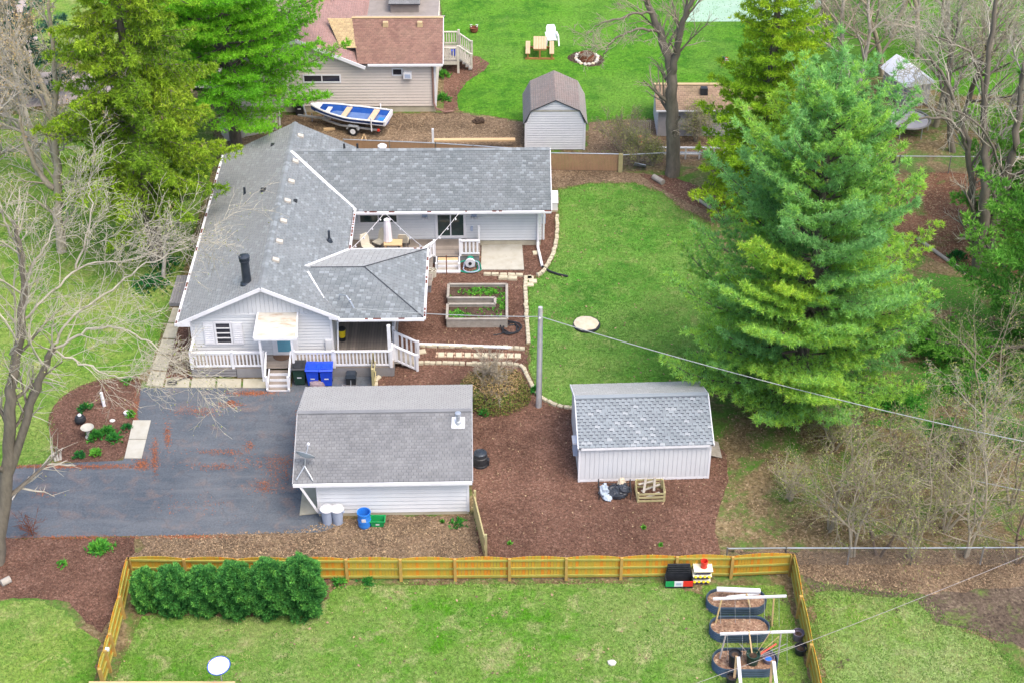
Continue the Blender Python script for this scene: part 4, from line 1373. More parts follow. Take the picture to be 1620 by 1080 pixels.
# wheeled carts by the porch
def cart(px_, py_, mat, lidm, label, yaw=0, z=0.014):
    c = Vector(G(px_, py_)); c.z = z
    f = Fr(c, yaw)
    t = thing('wheeled_bin', label, 'wheeled bin', c, 'wheeled bins')
    mb = MB(f); mb.taper(0, 0, .06, .92, (.46, .46), (.58, .62)); mb.taper(0, 0, .92, .97, (.62, .66), (.62, .66)); mb.build('body', mat, t)
    mb = MB(f); mb.prism([(-.32, -.36, .97), (-.32, .34, .97), (-.32, .34, 1.06), (-.32, .1, 1.10), (-.32, -.30, 1.05), (-.32, -.37, 1.0)], (.64, 0, 0)); l = mb.build('lid', lidm, t)
    mb = MB(f); mb.taper(0, -.08, 1.07, 1.12, (.46, .4), (.4, .34)); mb.build('lid_crown', lidm, l)
    mb = MB(f); mb.tube([(-.28, .4, .98), (.28, .4, .98)], .025, 6); mb.build('handle', mat, t)
    for s in (-.22, .22):
        mb = MB(f); mb.tube([(s - .03, .24, .1), (s + .03, .24, .1)], .11, 12); mb.build('wheel', m_black, t)
    mb = MB(f); mb.prism([(-.1, -.262, .45), (.1, -.262, .45), (.1, -.268, .52), (-.1, -.268, .52)], (0, -.008, 0)); mb.build('plate', m_canlid, t)
    mb = MB(f); mb.prism([(-.07, -.274, .62), (.07, -.274, .62), (.07, -.284, .72), (-.07, -.284, .72)], (0, -.006, 0)); mb.build('emblem', m_canlid if mat is m_dkgreen else m_blue2, t)


cart(475.5, 605, m_dkgreen, m_black, 'dark green wheeled bin with black lid beside the front steps', 2)
cart(497, 607, m_blue, m_blue, 'blue wheeled bin in the middle, between green bin and the other blue one', -2)
cart(518, 607, m_blue, m_blue, 'blue wheeled bin on the right of the row of three', 3)
c = Vector(G(502, 612)); mb = MB(); mb.blob((c.x, c.y, .16), (.38, .3, .24), 10, 7, .18, 4); tag(mb.build('boulder', m_purple_rock), 'purplish boulder at the foot of the blue bins', 'boulder')
c = Vector(G(556, 605))
t = thing('utility_box', 'black pedestal box with hose against the porch skirt', 'box', c)
mb = MB(); mb.taper(c.x, c.y, 0, .42, (.44, .36), (.48, .4)); mb.build('body', m_black, t)
mb = MB(); mb.taper(c.x, c.y, .42, .6, (.54, .5), (.4, .36)); mb.build('lid', m_blackm, t)
mb = MB(); mb.tube([c + Vector((.0, -.2, .3)), c + Vector((.0, -.28, .05)), c + Vector((-.1, -.4, .02)), c + Vector((-.3, -.38, .02)), c + Vector((-.42, -.2, .02))], .018, 6); mb.build('hose', m_galv, t)
# wooden post panel near the porch corner
a, b = Vector(G(591, 611)), Vector(G(593, 586))
t = thing('fence_section', 'short weathered fence section seen edge-on behind the garage', 'fence', a)
for p in (a, b):
    mb = MB(); mb.box(p.x - .06, p.x + .06, p.y - .06, p.y + .06, 0, 1.05); mb.build('post', m_oldfence, t)
for z in (.3, .85):
    mb = MB(); mb.beam((a.x + .08, a.y, z), (b.x + .08, b.y, z), .04, .09); mb.build('rail', m_oldfence, t)
for k in range(9):
    p = a.lerp(b, (k + .5) / 9); mb = MB(); mb.box(p.x - .075, p.x - .055, p.y - .07, p.y + .07, .05, 1.0); mb.build('picket', m_oldfence, t)
# fence between garage and the back fence
a, b = Vector(G(749, 812)), Vector(G(766, 882))
t = thing('fence_section', 'leaning pale board fence running from the garage corner to the yellow fence', 'fence', a)
n = 16
for k in range(n):
    p = a.lerp(b, (k + .5) / n); mb = MB(); mb.prism([(p.x, p.y - .065, .02), (p.x, p.y + .065, .02), (p.x + .0, p.y + .065, 1.15), (p.x + .0, p.y - .065, 1.15)], (.025, 0, 0)); mb.build('picket', m_oldfence, t)
for z in (.3, .95):
    mb = MB(); mb.beam((a.x + .06, a.y, z), (b.x + .06, b.y, z), .05, .09); mb.build('rail', m_oldfence, t)
for p in (a, b):
    mb = MB(); mb.box(p.x + .03, p.x + .13, p.y - .05, p.y + .05, 0, 1.3); mb.build('post', m_oldfence, t)
c = Vector(G(760, 734))
t = thing('compost_bin', 'round black compost bin on mulch right of the garage', 'compost bin', c)
mb = MB(); mb.lathe(c, [(.36, 0), (.36, .1), (.34, .12), (.32, .45), (.33, .47), (.29, .5), (.27, .62)], 20); mb.build('body', m_black, t)
mb = MB(); mb.lathe(c + Vector((0, 0, .62)), [(.29, 0), (.29, .05), (.22, .09), (.2, .07), (.1, .10), (.02, .11)], 18); mb.build('lid', m_blackm, t)
mb = MB(); mb.box(c.x + .3, c.x + .4, c.y - .12, c.y + .12, .02, .3); mb.build('hatch', m_black, t)

# ------------------------------------------------------------------ garden shed
SF = Fr((5.72, 52.5, 0), 2.55)
shed = thing('garden_shed', 'grey-blue panelled garden shed with light shingle roof on mulch', 'shed', SF(0, 2))
sx0, sx1, sd_ = -2.82, 2.82, 4.2
mb = MB(SF); mb.prism([(sx0, 0, .02), (sx0, sd_, .02), (sx0, sd_, 2.0), (sx0, sd_ / 2, 2.95), (sx0, 0, 2.0)], (sx1 - sx0, 0, 0)); mb.build('wall', m_shed_sid, shed)
x = sx0 + .06
while x < sx1 - .1:
    mb = MB(SF); mb.box(x, x + .185, -.02, -.001, .14, 1.95); mb.build('wall_panel', m_shed_sid, shed)
    x += .2
for x in (sx0, sx1):
    mb = MB(SF); mb.box(x - .04, x + .05, -.04, .05, .02, 1.98); mb.build('corner_board', m_white, shed)
mb = MB(SF); mb.box(sx0 + .05, sx1 - .04, -.03, -.001, .02, .13); mb.build('base_board', m_white, shed)
mb = MB(SF); mb.box(sx0 + .05, sx1 - .04, -.16, -.1, 1.88, 2.0); mb.build('fascia', m_white, shed)
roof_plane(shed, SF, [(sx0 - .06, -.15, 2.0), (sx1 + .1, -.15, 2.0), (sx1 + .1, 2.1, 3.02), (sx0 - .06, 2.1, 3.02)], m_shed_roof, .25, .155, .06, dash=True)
roof_plane(shed, SF, [(sx1 + .1, 4.4, 1.98), (sx0 - .06, 4.4, 1.98), (sx0 - .06, 2.1, 3.02), (sx1 + .1, 2.1, 3.02)], m_shed_roof, .25, .155, .06)
mb = MB(SF); mb.beam((sx0 - .06, 2.1, 3.04), (sx1 + .1, 2.1, 3.04), .24, .03); mb.build('ridge_cap', m_shed_roof, shed)
for x in (sx0 - .08, sx1 + .12):
    for y in (-.15, 4.4):
        mb = MB(SF); mb.beam((x, y, 1.94), (x, 2.1, 2.98), .04, .12); mb.build('rake_board', m_shed_sid, shed)
mb = MB(SF); mb.box(sx0 - .2, sx0 - .01, .75, 1.25, .85, 1.5); ac = mb.build('wall_unit', m_can, shed)
mb = MB(SF); mb.box(sx0 - .24, sx0 - .01, .72, 1.28, 1.5, 1.58); mb.build('unit_cap', m_white, ac)
# ramp on its right side
rp = thing('shed_ramp', 'grey board ramp leading to the right side of the garden shed', 'ramp', SF(3.2, 2.0))
for k in range(7):
    mb = MB(SF); mb.prism([(2.9, 1.3 + k * .16, .3), (2.9, 1.44 + k * .16, .3), (3.65, 1.44 + k * .16, .06), (3.65, 1.3 + k * .16, .06)], (0, 0, -.04)); mb.build('plank', m_grey_wood, rp)
# bag pile and crate in front of it
bx = thing('rubbish_pile', 'pile of grey and black plastic bags in a dark frame in front of the shed', 'rubbish pile', G(972, 790))
c = Vector(G(972, 782))
for i, (dx, dy, rx, ry, rz, m_) in enumerate(((-.45, .0, .22, .32, .30, m_greybag), (-.3, -.3, .2, .2, .14, m_greybag), (.0, .05, .35, .28, .24, m_plastbag), (.35, .05, .32, .28, .30, m_plastbag), (.1, -.2, .4, .18, .18, m_plastbag), (.3, .2, .2, .12, .42, m_sandstone))):
    mb = MB(); mb.blob((c.x + dx, c.y + dy, rz * .8), (rx, ry, rz), 12, 8, .22, i + 20); mb.build('bag', m_, bx)
for s in (-.68, .68):
    mb = MB(); mb.tube([(c.x + s, c.y - .35, 0), (c.x + s, c.y - .35, .45), (c.x + s, c.y + .45, .5), (c.x + s, c.y + .45, 0)], .025, 6); mb.build('frame_side', m_black, bx)
mb = MB(); mb.tube([(c.x - .68, c.y + .45, .25), (c.x + .68, c.y + .45, .25)], .02, 6); mb.build('frame_bar', m_black, bx)
ct = thing('wooden_crate', 'open slatted mossy pallet crate standing in front of the shed', 'crate', G(1028, 795))
c = Vector(G(1028, 783)); f = Fr(c, 2.5)
cw, cd, chh = .56, .42, .55
for (x, y) in ((-cw, -cd), (cw, -cd), (cw, cd), (-cw, cd)):
    mb = MB(f); mb.box(x - .04, x + .04, y - .04, y + .04, 0, chh); mb.build('corner_post', m_oldfence, ct)
for k in range(3):
    z = .1 + k * .19
    for a, b in (((-cw, -cd - .045), (cw, -cd - .045)), ((-cw, cd + .045), (cw, cd + .045)), ((-cw - .045, -cd), (-cw - .045, cd)), ((cw + .045, -cd), (cw + .045, cd))):
        mb = MB(f); mb.beam((*a, z), (*b, z), .02, .1); mb.build('slat', m_oldfence, ct)
for a, b in (((-.35, -.5, .6), (-.15, .45, .6)), ((.1, -.42, .62), (-.2 + .45, .5, .58)), ((-.5, .1, .56), (.2, .3, .56)), ((-.4, -.1, .35), (.45, .25, .4)), ((-.3, -.4, .2), (.4, -.1, .25))):
    mb = MB(f); mb.beam(a, b, .1, .025); mb.build('loose_plank', m_grey_wood, ct)

# ------------------------------------------------------------------ pole and cables
pl = thing('utility_pole', 'grey wooden utility pole with taped band at the lawn edge', 'pole', G(852, 643))
p = Vector(G(852, 643))
mb = MB(); mb.tube([p, p + Vector((.03, 0, 5.55))], [.13, .10], 12); mb.build('shaft', m_pole, pl, True)
mb = MB(); mb.tube([p + Vector((.12, -.06, .05)), p + Vector((.12, -.06, 5.0))], .028, 6); mb.build('conduit', m_galv, pl)
mb = MB(); mb.tube([p + Vector((0, -.15, 5.05)), p + Vector((.02, .15, 5.05))], .05, 6); mb.build('bracket', m_white, pl)


def cable(a, b, sag, label, r=.02, mat=None, n=24):
    a, b = Vector(a), Vector(b)
    mb = MB()
    mb.tube([a.lerp(b, i / n) - Vector((0, 0, 4 * sag * (i / n) * (1 - i / n))) for i in range(n + 1)], r, 5)
    tag(mb.build('overhead_cable', mat or m_wire), label, 'cable', 'overhead cables')


PT = p + Vector((.05, 0, 5.05))
cable(PT, G(560, 488, 3.45), .12, 'thin cable from the pole to the mast on the porch roof')
cable(PT, G(1660, 706, 5.5), .35, 'pale cable running from the pole across the pine to the right edge', .02)
cable(G(1060, 1095, 4.5), G(1660, 862, 5.5), .15, 'dark dashed cable above the lower right neighbour lawn', .009, m_greystick)
cable(G(1545, 760, 3), G(1680, 785, 3.5), .05, 'short cable end above the thicket at right edge', .02)
# ------------------------------------------------------------------ yellow picket fence (three runs)
PK = []
for i, m_ in enumerate((m_picket, m_picket_o, m_picket_g, m_picket)):
    mb = MB(); mb.box(-.058, .058, -.011, .011, 0, 1.0)
    PK.append(mb.mesh('picket', m_, Vector()))


def picket_fence(posts, label, side=1, h=1.16, arch=.10, lean=0.0, skip=()):
    P = [Vector(q) for q in posts]
    t = thing('picket_fence', label, 'fence', P[0], 'yellow-stained picket fence')
    for i, q in enumerate(P):
        mb = MB(); mb.taper(q.x, q.y, 0, h + .02, (.12, .12), (.11, .11), 0, (lean * h, 0)); mb.build('post', m_post, t)
    for i in range(len(P) - 1):
        a, b = P[i], P[i + 1]
        d = (b - a)
        L = d.length
        d.normalize()
        nrm = Vector((-d.y, d.x, 0)) * side          # pickets stand on this side
        n = max(2, round(L / .125))
        ang = math.atan2(d.y, d.x)
        for z in (.2, .62, 1.04):
            mb = MB(); mb.beam(a + Vector((lean * z, 0, z)) + nrm * .035, b + Vector((lean * z, 0, z)) + nrm * .035, .05, .085); mb.build('rail', m_rail, t)
        tone = random.random()
        for k in range(n):
            s = (k + .5) / n
            c = a.lerp(b, s) + nrm * .075
            top = h - .02 + arch * math.sin(math.pi * s)
            r = random.random()
            me = PK[0] if r < .45 else PK[1] if r < .45 + .3 * tone + .1 else PK[2]
            o = link_mesh('picket', me, c + Vector((0, 0, .06)), t, (0, math.atan(lean), ang) if not lean else (0, 0, ang), (1, 1, top - .06))
            if lean:
                o.rotation_euler = (Matrix.Rotation(math.atan(lean), 4, 'Y') @ Matrix.Rotation(ang, 4, 'Z')).to_euler()
    return t


bp = [G(x, y) for x, y in ((210, 916), (296, 917.5), (380, 918), (464, 918), (550, 918), (634.8, 918), (720.5, 917.6), (806, 917), (895.5, 916), (982, 915.5), (1069, 914), (1156, 914), (1249, 910))]
picket_fence(bp, 'long yellow picket fence with arched tops along the back of the near lawn')
picket_fence([G(210, 916), G(197, 977), G(182, 1036), G(174.8, 1062), G(166, 1092)], 'short picket fence run on the left side of the near lawn', -1, lean=-.03)
picket_fence([G(1249, 910), G(1261, 976), G(1277, 1053), G(1292, 1130)], 'picket fence run on the right side of the near lawn by the oval beds', 1, lean=.03)
mb = MB(); c = Vector(G(170, 1028, 1.1)); mb.box(c.x - .07, c.x + .07, c.y - .05, c.y + .05, c.z, c.z + .12); tag(mb.build('post_lamp', m_white), 'small white cap lamp on the left fence post', 'lamp')
# timber rail at the very bottom with the round dish
a, b = Vector(G(141, 1078, 1.3)), Vector(G(372, 1078, 1.3))
t = thing('timber_screen', 'top of a pale timber screen along the bottom edge of the view', 'screen', (a.x, a.y, 0))
mb = MB(); mb.beam(a + Vector((0, -.05, 0)), b + Vector((0, -.05, 0)), .12, .05); mb.build('cap_rail', m_new_wood, t)
for k in range(36):
    q = a.lerp(b, (k + .5) / 36); mb = MB(); mb.box(q.x - .065, q.x + .065, q.y - .09, q.y - .07, .03, 1.27); mb.build('picket', m_oldfence, t)
c = Vector(G(346, 1052, 1.95))
t = thing('satellite_dish', 'round white satellite dish on a short pole at the bottom edge', 'dish', (c.x, c.y - .1, 0))
dish(t, c, (-.12, -.08, 1.0), .42, m_blue, m_dish, .05, .95)
mb = MB(); mb.tube([(c.x + .06, c.y - .12, 0), (c.x + .05, c.y - .1, 1.5), (c.x + .02, c.y - .03, 1.9)], .025, 8); mb.build('pole', m_galv, t)
c = Vector(G(968, 1049)); mb = MB(); mb.blob((c.x, c.y, .06), (.17, .15, .1), 7, 5, .15, 3); tag(mb.build('rock', m_rock), 'single white rock lying on the near lawn', 'rock')


# ------------------------------------------------------------------ chain-link fences
def chain_fence(pix, h, label, post_sp=2.6, slat=False, cell=.09, wm=None):
    P = [Vector(G(*q)) for q in pix]
    t = thing('chain_link_fence', label, 'fence', P[0])
    vs, fs = [], []
    for i in range(len(P) - 1):
        a, b = P[i], P[i + 1]
        L = (b - a).length
        d = (b - a) / L
        mb = MB(); mb.tube([a + Vector((0, 0, h)), b + Vector((0, 0, h))], .028, 6); mb.build('top_rail', m_galv, t)
        n = max(1, round(L / post_sp))
        for k in range(n + 1):
            q = a + d * (L * k / n)
            mb = MB(); mb.tube([q, q + Vector((0, 0, h + .06))], .035, 6); mb.build('post', m_chain, t)
        if slat:
            k = 0
            w = .085
            mbs = MB(); mbs.box(-.036, .036, -.012, .012, 0, h - .1)
            me = mbs.mesh('slat', m_slat, Vector())
            while k * w < L - .03:
                q = a + d * (k * w + .05)
                link_mesh('slat', me, q + Vector((0, 0, .05)), t, math.atan2(d.y, d.x)); k += 1
        else:
            k = -int(h / cell)
            while k * cell < L:
                for sgn in (1, -1):
                    s0 = k * cell; s1 = s0 + h
                    lo, hi = max(0, s0), min(L, s1)
                    if hi > lo:
                        z0, z1 = (lo - s0), (hi - s0)
                        if sgn < 0: z0, z1 = h - z0, h - z1
                        p, q = a + d * lo + Vector((0, 0, z0)), a + d * hi + Vector((0, 0, z1))
                        b_ = len(vs)
                        wv = Vector((0, 0, .0035))
                        vs += [tuple(p - wv), tuple(q - wv), tuple(q + wv), tuple(p + wv)]
                        fs.append((b_, b_ + 1, b_ + 2, b_ + 3))
                k += 1
    if vs: np_obj('wire_mesh', np.array(vs), np.array(fs), wm or m_chain, t, kind='stuff')
    return t


chain_fence([(1148, 894), (1240, 893), (1440, 893), (1660, 892)], .95, 'bare chain-link fence along the thicket at lower right')
chain_fence([(869, 270), (984, 272)], 1.15, 'tan slatted privacy fence behind the lawn, right of the rear wing', 4.5, True)
chain_fence([(984, 272), (1060, 268), (1160, 268)], 1.1, 'chain-link fence overgrown with vines behind the tall bare tree')
chain_fence([(1180, 272), (1420, 274), (1660, 276)], 1.1, 'chain-link fence far back on the right behind the big pine', 2.6)
chain_fence([(545, 246), (690, 252), (868, 264)], 1.05, 'brown chain-link fence peeping over the rear wing ridge', 2.6, True)
mb = MB(); c = Vector(G(981, 272)); mb.box(c.x - .12, c.x + .12, c.y - .12, c.y - .02, 0, 1.2); tag(mb.build('gate_post', m_oldfence), 'wide tan board at the right end of the slatted privacy fence', 'post')
# raised lumber and posts behind the wing
mb = MB(); mb.beam(G(684, 222, .5), G(815, 221, .5), .28, .1); tag(mb.build('lumber_stack', m_new_wood), 'long pale planks lying beyond the rear wing roof ridge', 'lumber')
mb = MB(); c = Vector(G(686, 250)); mb.box(c.x - .06, c.x + .06, c.y - .06, c.y + .06, 0, 1.9); tag(mb.build('post', m_white), 'white post sticking up behind the rear wing ridge', 'post')
mb = MB(); c = Vector(G(757, 193)); mb.blob((c.x, c.y, .08), (.4, .35, .16), 10, 6, .25, 8); tag(mb.build('ash_heap', m_soil), 'dark ash heap on the bare soil right of the boat', 'heap')


# ------------------------------------------------------------------ oval beds and garden clutter, bottom right
def oval_bed(px_, py_, w, dpt, h, label, yaw=0):
    """px,py = middle of the near bottom edge"""
    c = Vector(G(px_, py_)); c.y += dpt / 2
    f = Fr(c, yaw)
    t = thing('metal_raised_bed', label, 'raised bed', c, 'oval corrugated beds')
    r = dpt / 2
    out = []
    for i in range(13):
        a = -math.pi / 2 + math.pi * i / 12
        out.append((w / 2 - r + r * math.cos(a), r * math.sin(a)))
    for i in range(13):
        a = math.pi / 2 + math.pi * i / 12
        out.append((-w / 2 + r + r * math.cos(a), r * math.sin(a)))
    n = len(out)
    mb = MB(f)
    lev = 9
    vs, fs = [], []
    for k in range(lev):
        z = h * k / (lev - 1)
        o = 1 + .022 * math.cos(k * math.pi)
        vs += [(x * o, y * o, z) for x, y in out]
    for k in range(lev - 1):
        for i in range(n):
            j = (i + 1) % n
            fs.append((k * n + i, k * n + j, (k + 1) * n + j, (k + 1) * n + i))
    mb.add(vs, fs); mb.build('wall', m_bedmetal, t)
    mb = MB(f); mb.tube([(x, y, h) for x, y in out], .028, 6, closed=True); mb.build('rim', m_bedmetal, t)
    mb = MB(f); mb.add([(x * .97, y * .97, h * .72) for x, y in out], [tuple(range(n))]); mb.build('fill', m_bedfill, t)
    return f, t


f1, _ = oval_bed(1166, 973, 2.35, 1.05, .42, 'oval blue metal bed farthest back, with white bars across')
f2, _ = oval_bed(1171, 1016, 2.3, 1.0, .42, 'oval blue metal bed in the middle, filled with wood chips')
f3, _ = oval_bed(1180, 1071, 2.45, 1.1, .42, 'oval blue metal bed nearest the bottom, holding black pots')


def bar(name, a, b, w, h, mat, label, cat, grp=None):
    mb = MB(); mb.beam(a, b, w, h); return tag(mb.build(name, mat), label, cat, grp)


m_purple_edge = m_white_dirty


def trellis(pa, pb, za, zb, legs, label, lm):
    A, B = Vector(G(*pa, za)), Vector(G(*pb, zb))
    t = thing('bean_trellis', label, 'trellis', (A.x, A.y, 0), 'trellises over the oval beds')
    mb = MB(); mb.beam(A, B, .08, .08); mb.build('cross_bar', m_white_dirty, t)
    for (lx, ly, s) in legs:
        q = A.lerp(B, s); g = Vector(G(lx, ly))
        mb = MB(); mb.tube([g, q], .035, 6); mb.build('leg', lm, t)
    for k in range(5):
        s = .1 + .2 * k
        q = A.lerp(B, s); mb = MB(); mb.tube([q, Vector((q.x + .05, q.y - .5, .1))], .006, 4); mb.build('twine', m_wire, t)


trellis((1128, 946.5), (1244, 942), 1.25, 1.25, [(1129, 997, .12), (1221, 990, .83)], 'white crossbar trellis with bamboo legs over the two far oval beds', m_bamboo)
trellis((1139, 1002), (1257, 998), 1.3, 1.3, [(1136, 1052, .08), (1230, 1045, .82)], 'white crossbar trellis with grey legs over the middle and near beds', m_greystick)
a, b = Vector(G(1134, 931, .75)), Vector(G(1203, 934, .75))
mb = MB(); mb.beam(a, b, .2, .08); tag(mb.build('white_trough', m_white_dirty), 'white plastic trough laid across the back of the farthest oval bed', 'trough')
mb = MB(); mb.beam(Vector(G(1150, 944, .6)), Vector(G(1200, 938, .62)), .1, .05); tag(mb.build('white_trough', m_white_dirty), 'thin white strip lying inside the farthest oval bed', 'strip')
bar('garden_stake', G(1181, 938, .75), G(1187, 960, .35), .06, .04, m_bamboo, 'short wooden stake leaning inside the farthest oval bed', 'stake')
for (x0, y0, x1, y1), lab in (((1168, 1038, 1174, 1085), 'left'), ((1224, 1045, 1232, 1090), 'right')):
    A = Vector(G(x0, y0, 1.3)); Bq = Vector(G(x1, y1 + 25, 0)); Cq = Vector(G(x1 - 14, y1 + 2, 0))
    t = thing('a_frame', f'white and yellow wooden A-frame leg, the {lab} one at the bottom edge', 'A-frame', Bq, 'A-frame legs')
    mb = MB(); mb.beam(A, Bq, .12, .04); mb.build('front_leg', m_white_dirty, t)
    mb = MB(); mb.beam(A + Vector((-.05, .05, -.02)), Cq, .09, .035); mb.build('rear_leg', m_yellow if False else m_new_wood, t)
pot('plant_pot', Vector(G(1160, 1060)) + Vector((0, 0, .3)), .24, .62, m_black, 'tall empty black pot on the left in the nearest oval bed')
pot('plant_pot', Vector(G(1189, 1056)) + Vector((0, 0, .3)), .26, .45, m_dkgreen, 'dark green pot full of sticks in the middle of the nearest bed')
pot('plant_pot', Vector(G(1214, 1054)) + Vector((0, 0, .3)), .22, .2, m_pot, 'low brown pot with bluish stones on the right in the nearest bed', fill=m_tarp)
pot('plant_pot', G(1262, 1010), .22, .34, m_pot, 'purple-grey pot with dead plant beside the right fence')
pot('plant_pot', G(1266, 1032), .24, .3, m_black, 'black fabric pot with dead plant beside the right fence')
pot('plant_pot', G(1156, 1083), .2, .45, m_black, 'black pot at the bottom edge in front of the nearest oval bed')
stk = Vector(G(1189, 1056)) + Vector((0, 0, .5))
for i, (dx, dy, dz, m_, r) in enumerate(((1.0, .5, .7, m_bamboo, .014), (1.25, .25, .55, m_greystick, .014), (1.3, .1, .5, m_greystick, .012), (.9, .35, .45, m_trellis_red, .035), (-.15, .6, .9, m_new_wood, .03), (.7, .6, .9, m_bamboo, .012), (-.5, .3, .5, m_greystick, .012), (1.6, .35, .35, m_greystick, .012))):
    mb = MB(); mb.tube([stk, stk + Vector((dx, dy, dz))], r, 5); tag(mb.build('garden_stick', m_), ['slim bamboo cane leaning right out of the dark green pot', 'long grey stick leaning right from the dark green pot', 'lower grey stick leaning right from the dark green pot', 'red-handled tool sticking out of the dark green pot', 'yellowish stake rising straight behind the dark green pot', 'steep bamboo cane in the dark green pot', 'grey twig leaning left out of the dark green pot', 'longest flat-lying grey stick reaching toward the right fence'][i], 'stick', 'sticks in the dark green pot')
# deck box with coloured front and tiered planter
c = Vector(G(1074, 930)); f = Fr(c, 1)
t = thing('storage_box', 'open black storage box with green, white and red front by the fence', 'storage box', c)
W, D, Hh = 1.1, .40, .42
mb = MB(f)
mb.box(-W / 2, W / 2, 0, .03, .0, Hh - .17); mb.box(-W / 2, W / 2, D - .03, D, 0, Hh); mb.box(-W / 2, -W / 2 + .03, .03, D - .03, 0, Hh); mb.box(W / 2 - .03, W / 2, .03, D - .03, 0, Hh); mb.box(-W / 2 + .03, W / 2 - .03, .03, D - .03, 0, .04)
mb.build('body', m_black, t)
for x0, x1, m_, lb in ((-W / 2, -.2, m_brgreen, 'green front panel'), (-.2, .15, m_canlid, 'white front panel with faded print'), (.15, W / 2, m_red, 'red front panel')):
    mb = MB(f); mb.box(x0 + .001, x1 - .001, -.02, -.001, .12, Hh - .02); mb.build('front_panel', m_, t, label=lb)
mb = MB(f); mb.box(-.12, .08, -.026, -.021, .2, .32); mb.build('print', m_can, t)
mb = MB(f); mb.prism([(-W / 2 + .02, D - .03, Hh), (W / 2 - .02, D - .03, Hh), (W / 2 - .1, D + .02, Hh + .5), (-W / 2 + .1, D + .02, Hh + .5)], (0, .04, .01)); mb.build('lid', m_black, t)
for k in range(4):
    mb = MB(f); mb.beam((-W / 2 + .1, D - .045 + k * .01, Hh + .1 + k * .11), (W / 2 - .1, D - .045 + k * .01, Hh + .1 + k * .11), .03, .03); mb.build('lid_rib', m_black, t)
c = Vector(G(1109, 926)); f = Fr(c, 1)
t = thing('tiered_planter', 'three-tier cream and purple stacking planter beside the black storage box', 'planter', c)
m_cream = M('cream_plastic', (.80, .76, .58), (.74, .70, .5), 4, .5)
m_purp = M('purple_plastic', (.05, .04, .12), None, 4, .5)
for k in range(3):
    z = .0 + k * .27
    o = -.02 * k
    mb = MB(f); mb.taper(.03 * k, .3, z, z + .14, (.58, .4), (.64, .44), 0); mb.build('tier_base', m_purp, t)
    mb = MB(f); mb.taper(.03 * k, .3, z + .14, z + .21, (.70, .5), (.76, .54), 0); mb.build('tier_tray', m_cream, t)
    if k < 2:
        for j in range(4):
            mb = MB(f); mb.blob((.03 * k - .27 + j * .18, .02, z + .2), (.07, .06, .05), 7, 5, .1, j); mb.build('tier_pocket', m_yellow, t)
mb = MB(f); mb.lathe((.1, .3, .75), [(.12, 0), (.14, .02), (.12, .04), (.15, .34), (.13, .34), (.11, .1)], 14)
tag(mb.build('red_cup', m_red, smooth=True), 'red watering cup standing on top of the tiered planter', 'cup')

# ------------------------------------------------------------------ flower bed on the left
bb = Vector(G(141, 691)); t = thing('bird_bath', 'pale stone bird bath with water in the left flower bed', 'bird bath', bb)
mb = MB(); mb.lathe(bb, [(.17, 0), (.16, .06), (.09, .12), (.08, .4), (.13, .46)], 14); mb.build('pedestal', m_conc_white, t, True)
mb = MB(); mb.lathe(bb + Vector((0, 0, .46)), [(.12, 0), (.26, .08), (.30, .12), (.28, .12), (.2, .06), (.02, .04)], 20); mb.build('bowl', m_conc_white, t, True)
c = Vector(G(128, 668)); t = thing('black_urn', 'round black urn with white solar ball in the left flower bed', 'urn', c)
mb = MB(); mb.lathe(c, [(.16, 0), (.25, .12), (.26, .22), (.2, .36), (.12, .4)], 18); mb.build('body', m_black, t, True)
mb = MB(); mb.blob(c + Vector((0, 0, .44)), (.09, .09, .07), 10, 7, 0); mb.build('ball', m_dish, t, True)
mb = MB(); a = Vector(G(165, 642)); mb.tube([a, a + Vector((-.06, .1, .72))], .075, 10); tag(mb.build('bollard', m_white), 'short white pipe standing at the top of the left flower bed', 'pipe')
c = Vector(G(178, 666)); mb = MB(); mb.blob((c.x, c.y, .05), (.14, .12, .05), 9, 6, .08, 2); tag(mb.build('flat_stone', m_rock), 'pale round flat stone in the middle of the flower bed', 'stone')
c = Vector(G(201, 656)); t = thing('ring_planter', 'small white ring pot with green plant at the right of the flower bed', 'pot', c)
mb = MB(); mb.lathe(c, [(.1, 0), (.14, .15), (.14, .17), (.1, .17), (.09, .1)], 14); mb.build('body', m_white, t, True)
# logs, sticks
mb = MB(); a, b = Vector(G(2, 922, .14)), Vector(G(16, 915, .14)); mb.tube([a, b], .15, 12); tag(mb.build('log', m_grey_wood), 'short grey log on the mulch at the left edge', 'log')
mb = MB(); mb.tube([Vector(G(19, 790, .03)), Vector(G(28, 775, .1)), Vector(G(40, 762, .06)), Vector(G(46, 753, .04))], [.03, .045, .04, .02], 6); tag(mb.build('fallen_branch', m_bark_pale), 'pale crooked branch lying on the driveway at left', 'branch')
for k, (dx, h_) in enumerate(((0, .75), (.1, .6), (.22, .5))):
    a = Vector(G(88 + 4 * k, 729 - k)); mb = MB(); mb.tube([a, a + Vector((-.1 + dx * .4, .15, h_ * .5)), a + Vector((-.12 + dx, .1, h_))], [.06, .05, .03], 7); tag(mb.build('stump_branch', m_bark_pale), ['tallest pale driftwood stub at the flower bed corner', 'middle pale driftwood stub at the flower bed corner', 'shortest pale driftwood stub at the flower bed corner'][k], 'driftwood', 'driftwood stubs')
c = Vector(G(365, 637)); mb = MB(); mb.blob((c.x, c.y, .04), (.2, .16, .05), 8, 5, .25, 5); tag(mb.build('drain_cover', m_rust), 'small dark brown lump on the driveway below the front walk', 'lump')
mb = MB(); c = Vector(G(273, 607, .06)); mb.tube([c + Vector((.22 * math.cos(a), .16 * math.sin(a), .02 + .01 * k)) for k, a in enumerate([i * .7 for i in range(16)])] + [c + Vector((.6, .5, .02)), c + Vector((.95, .85, .02))], .022, 5); tag(mb.build('cable_coil', m_black), 'coiled dark cable on the concrete front walk', 'cable')
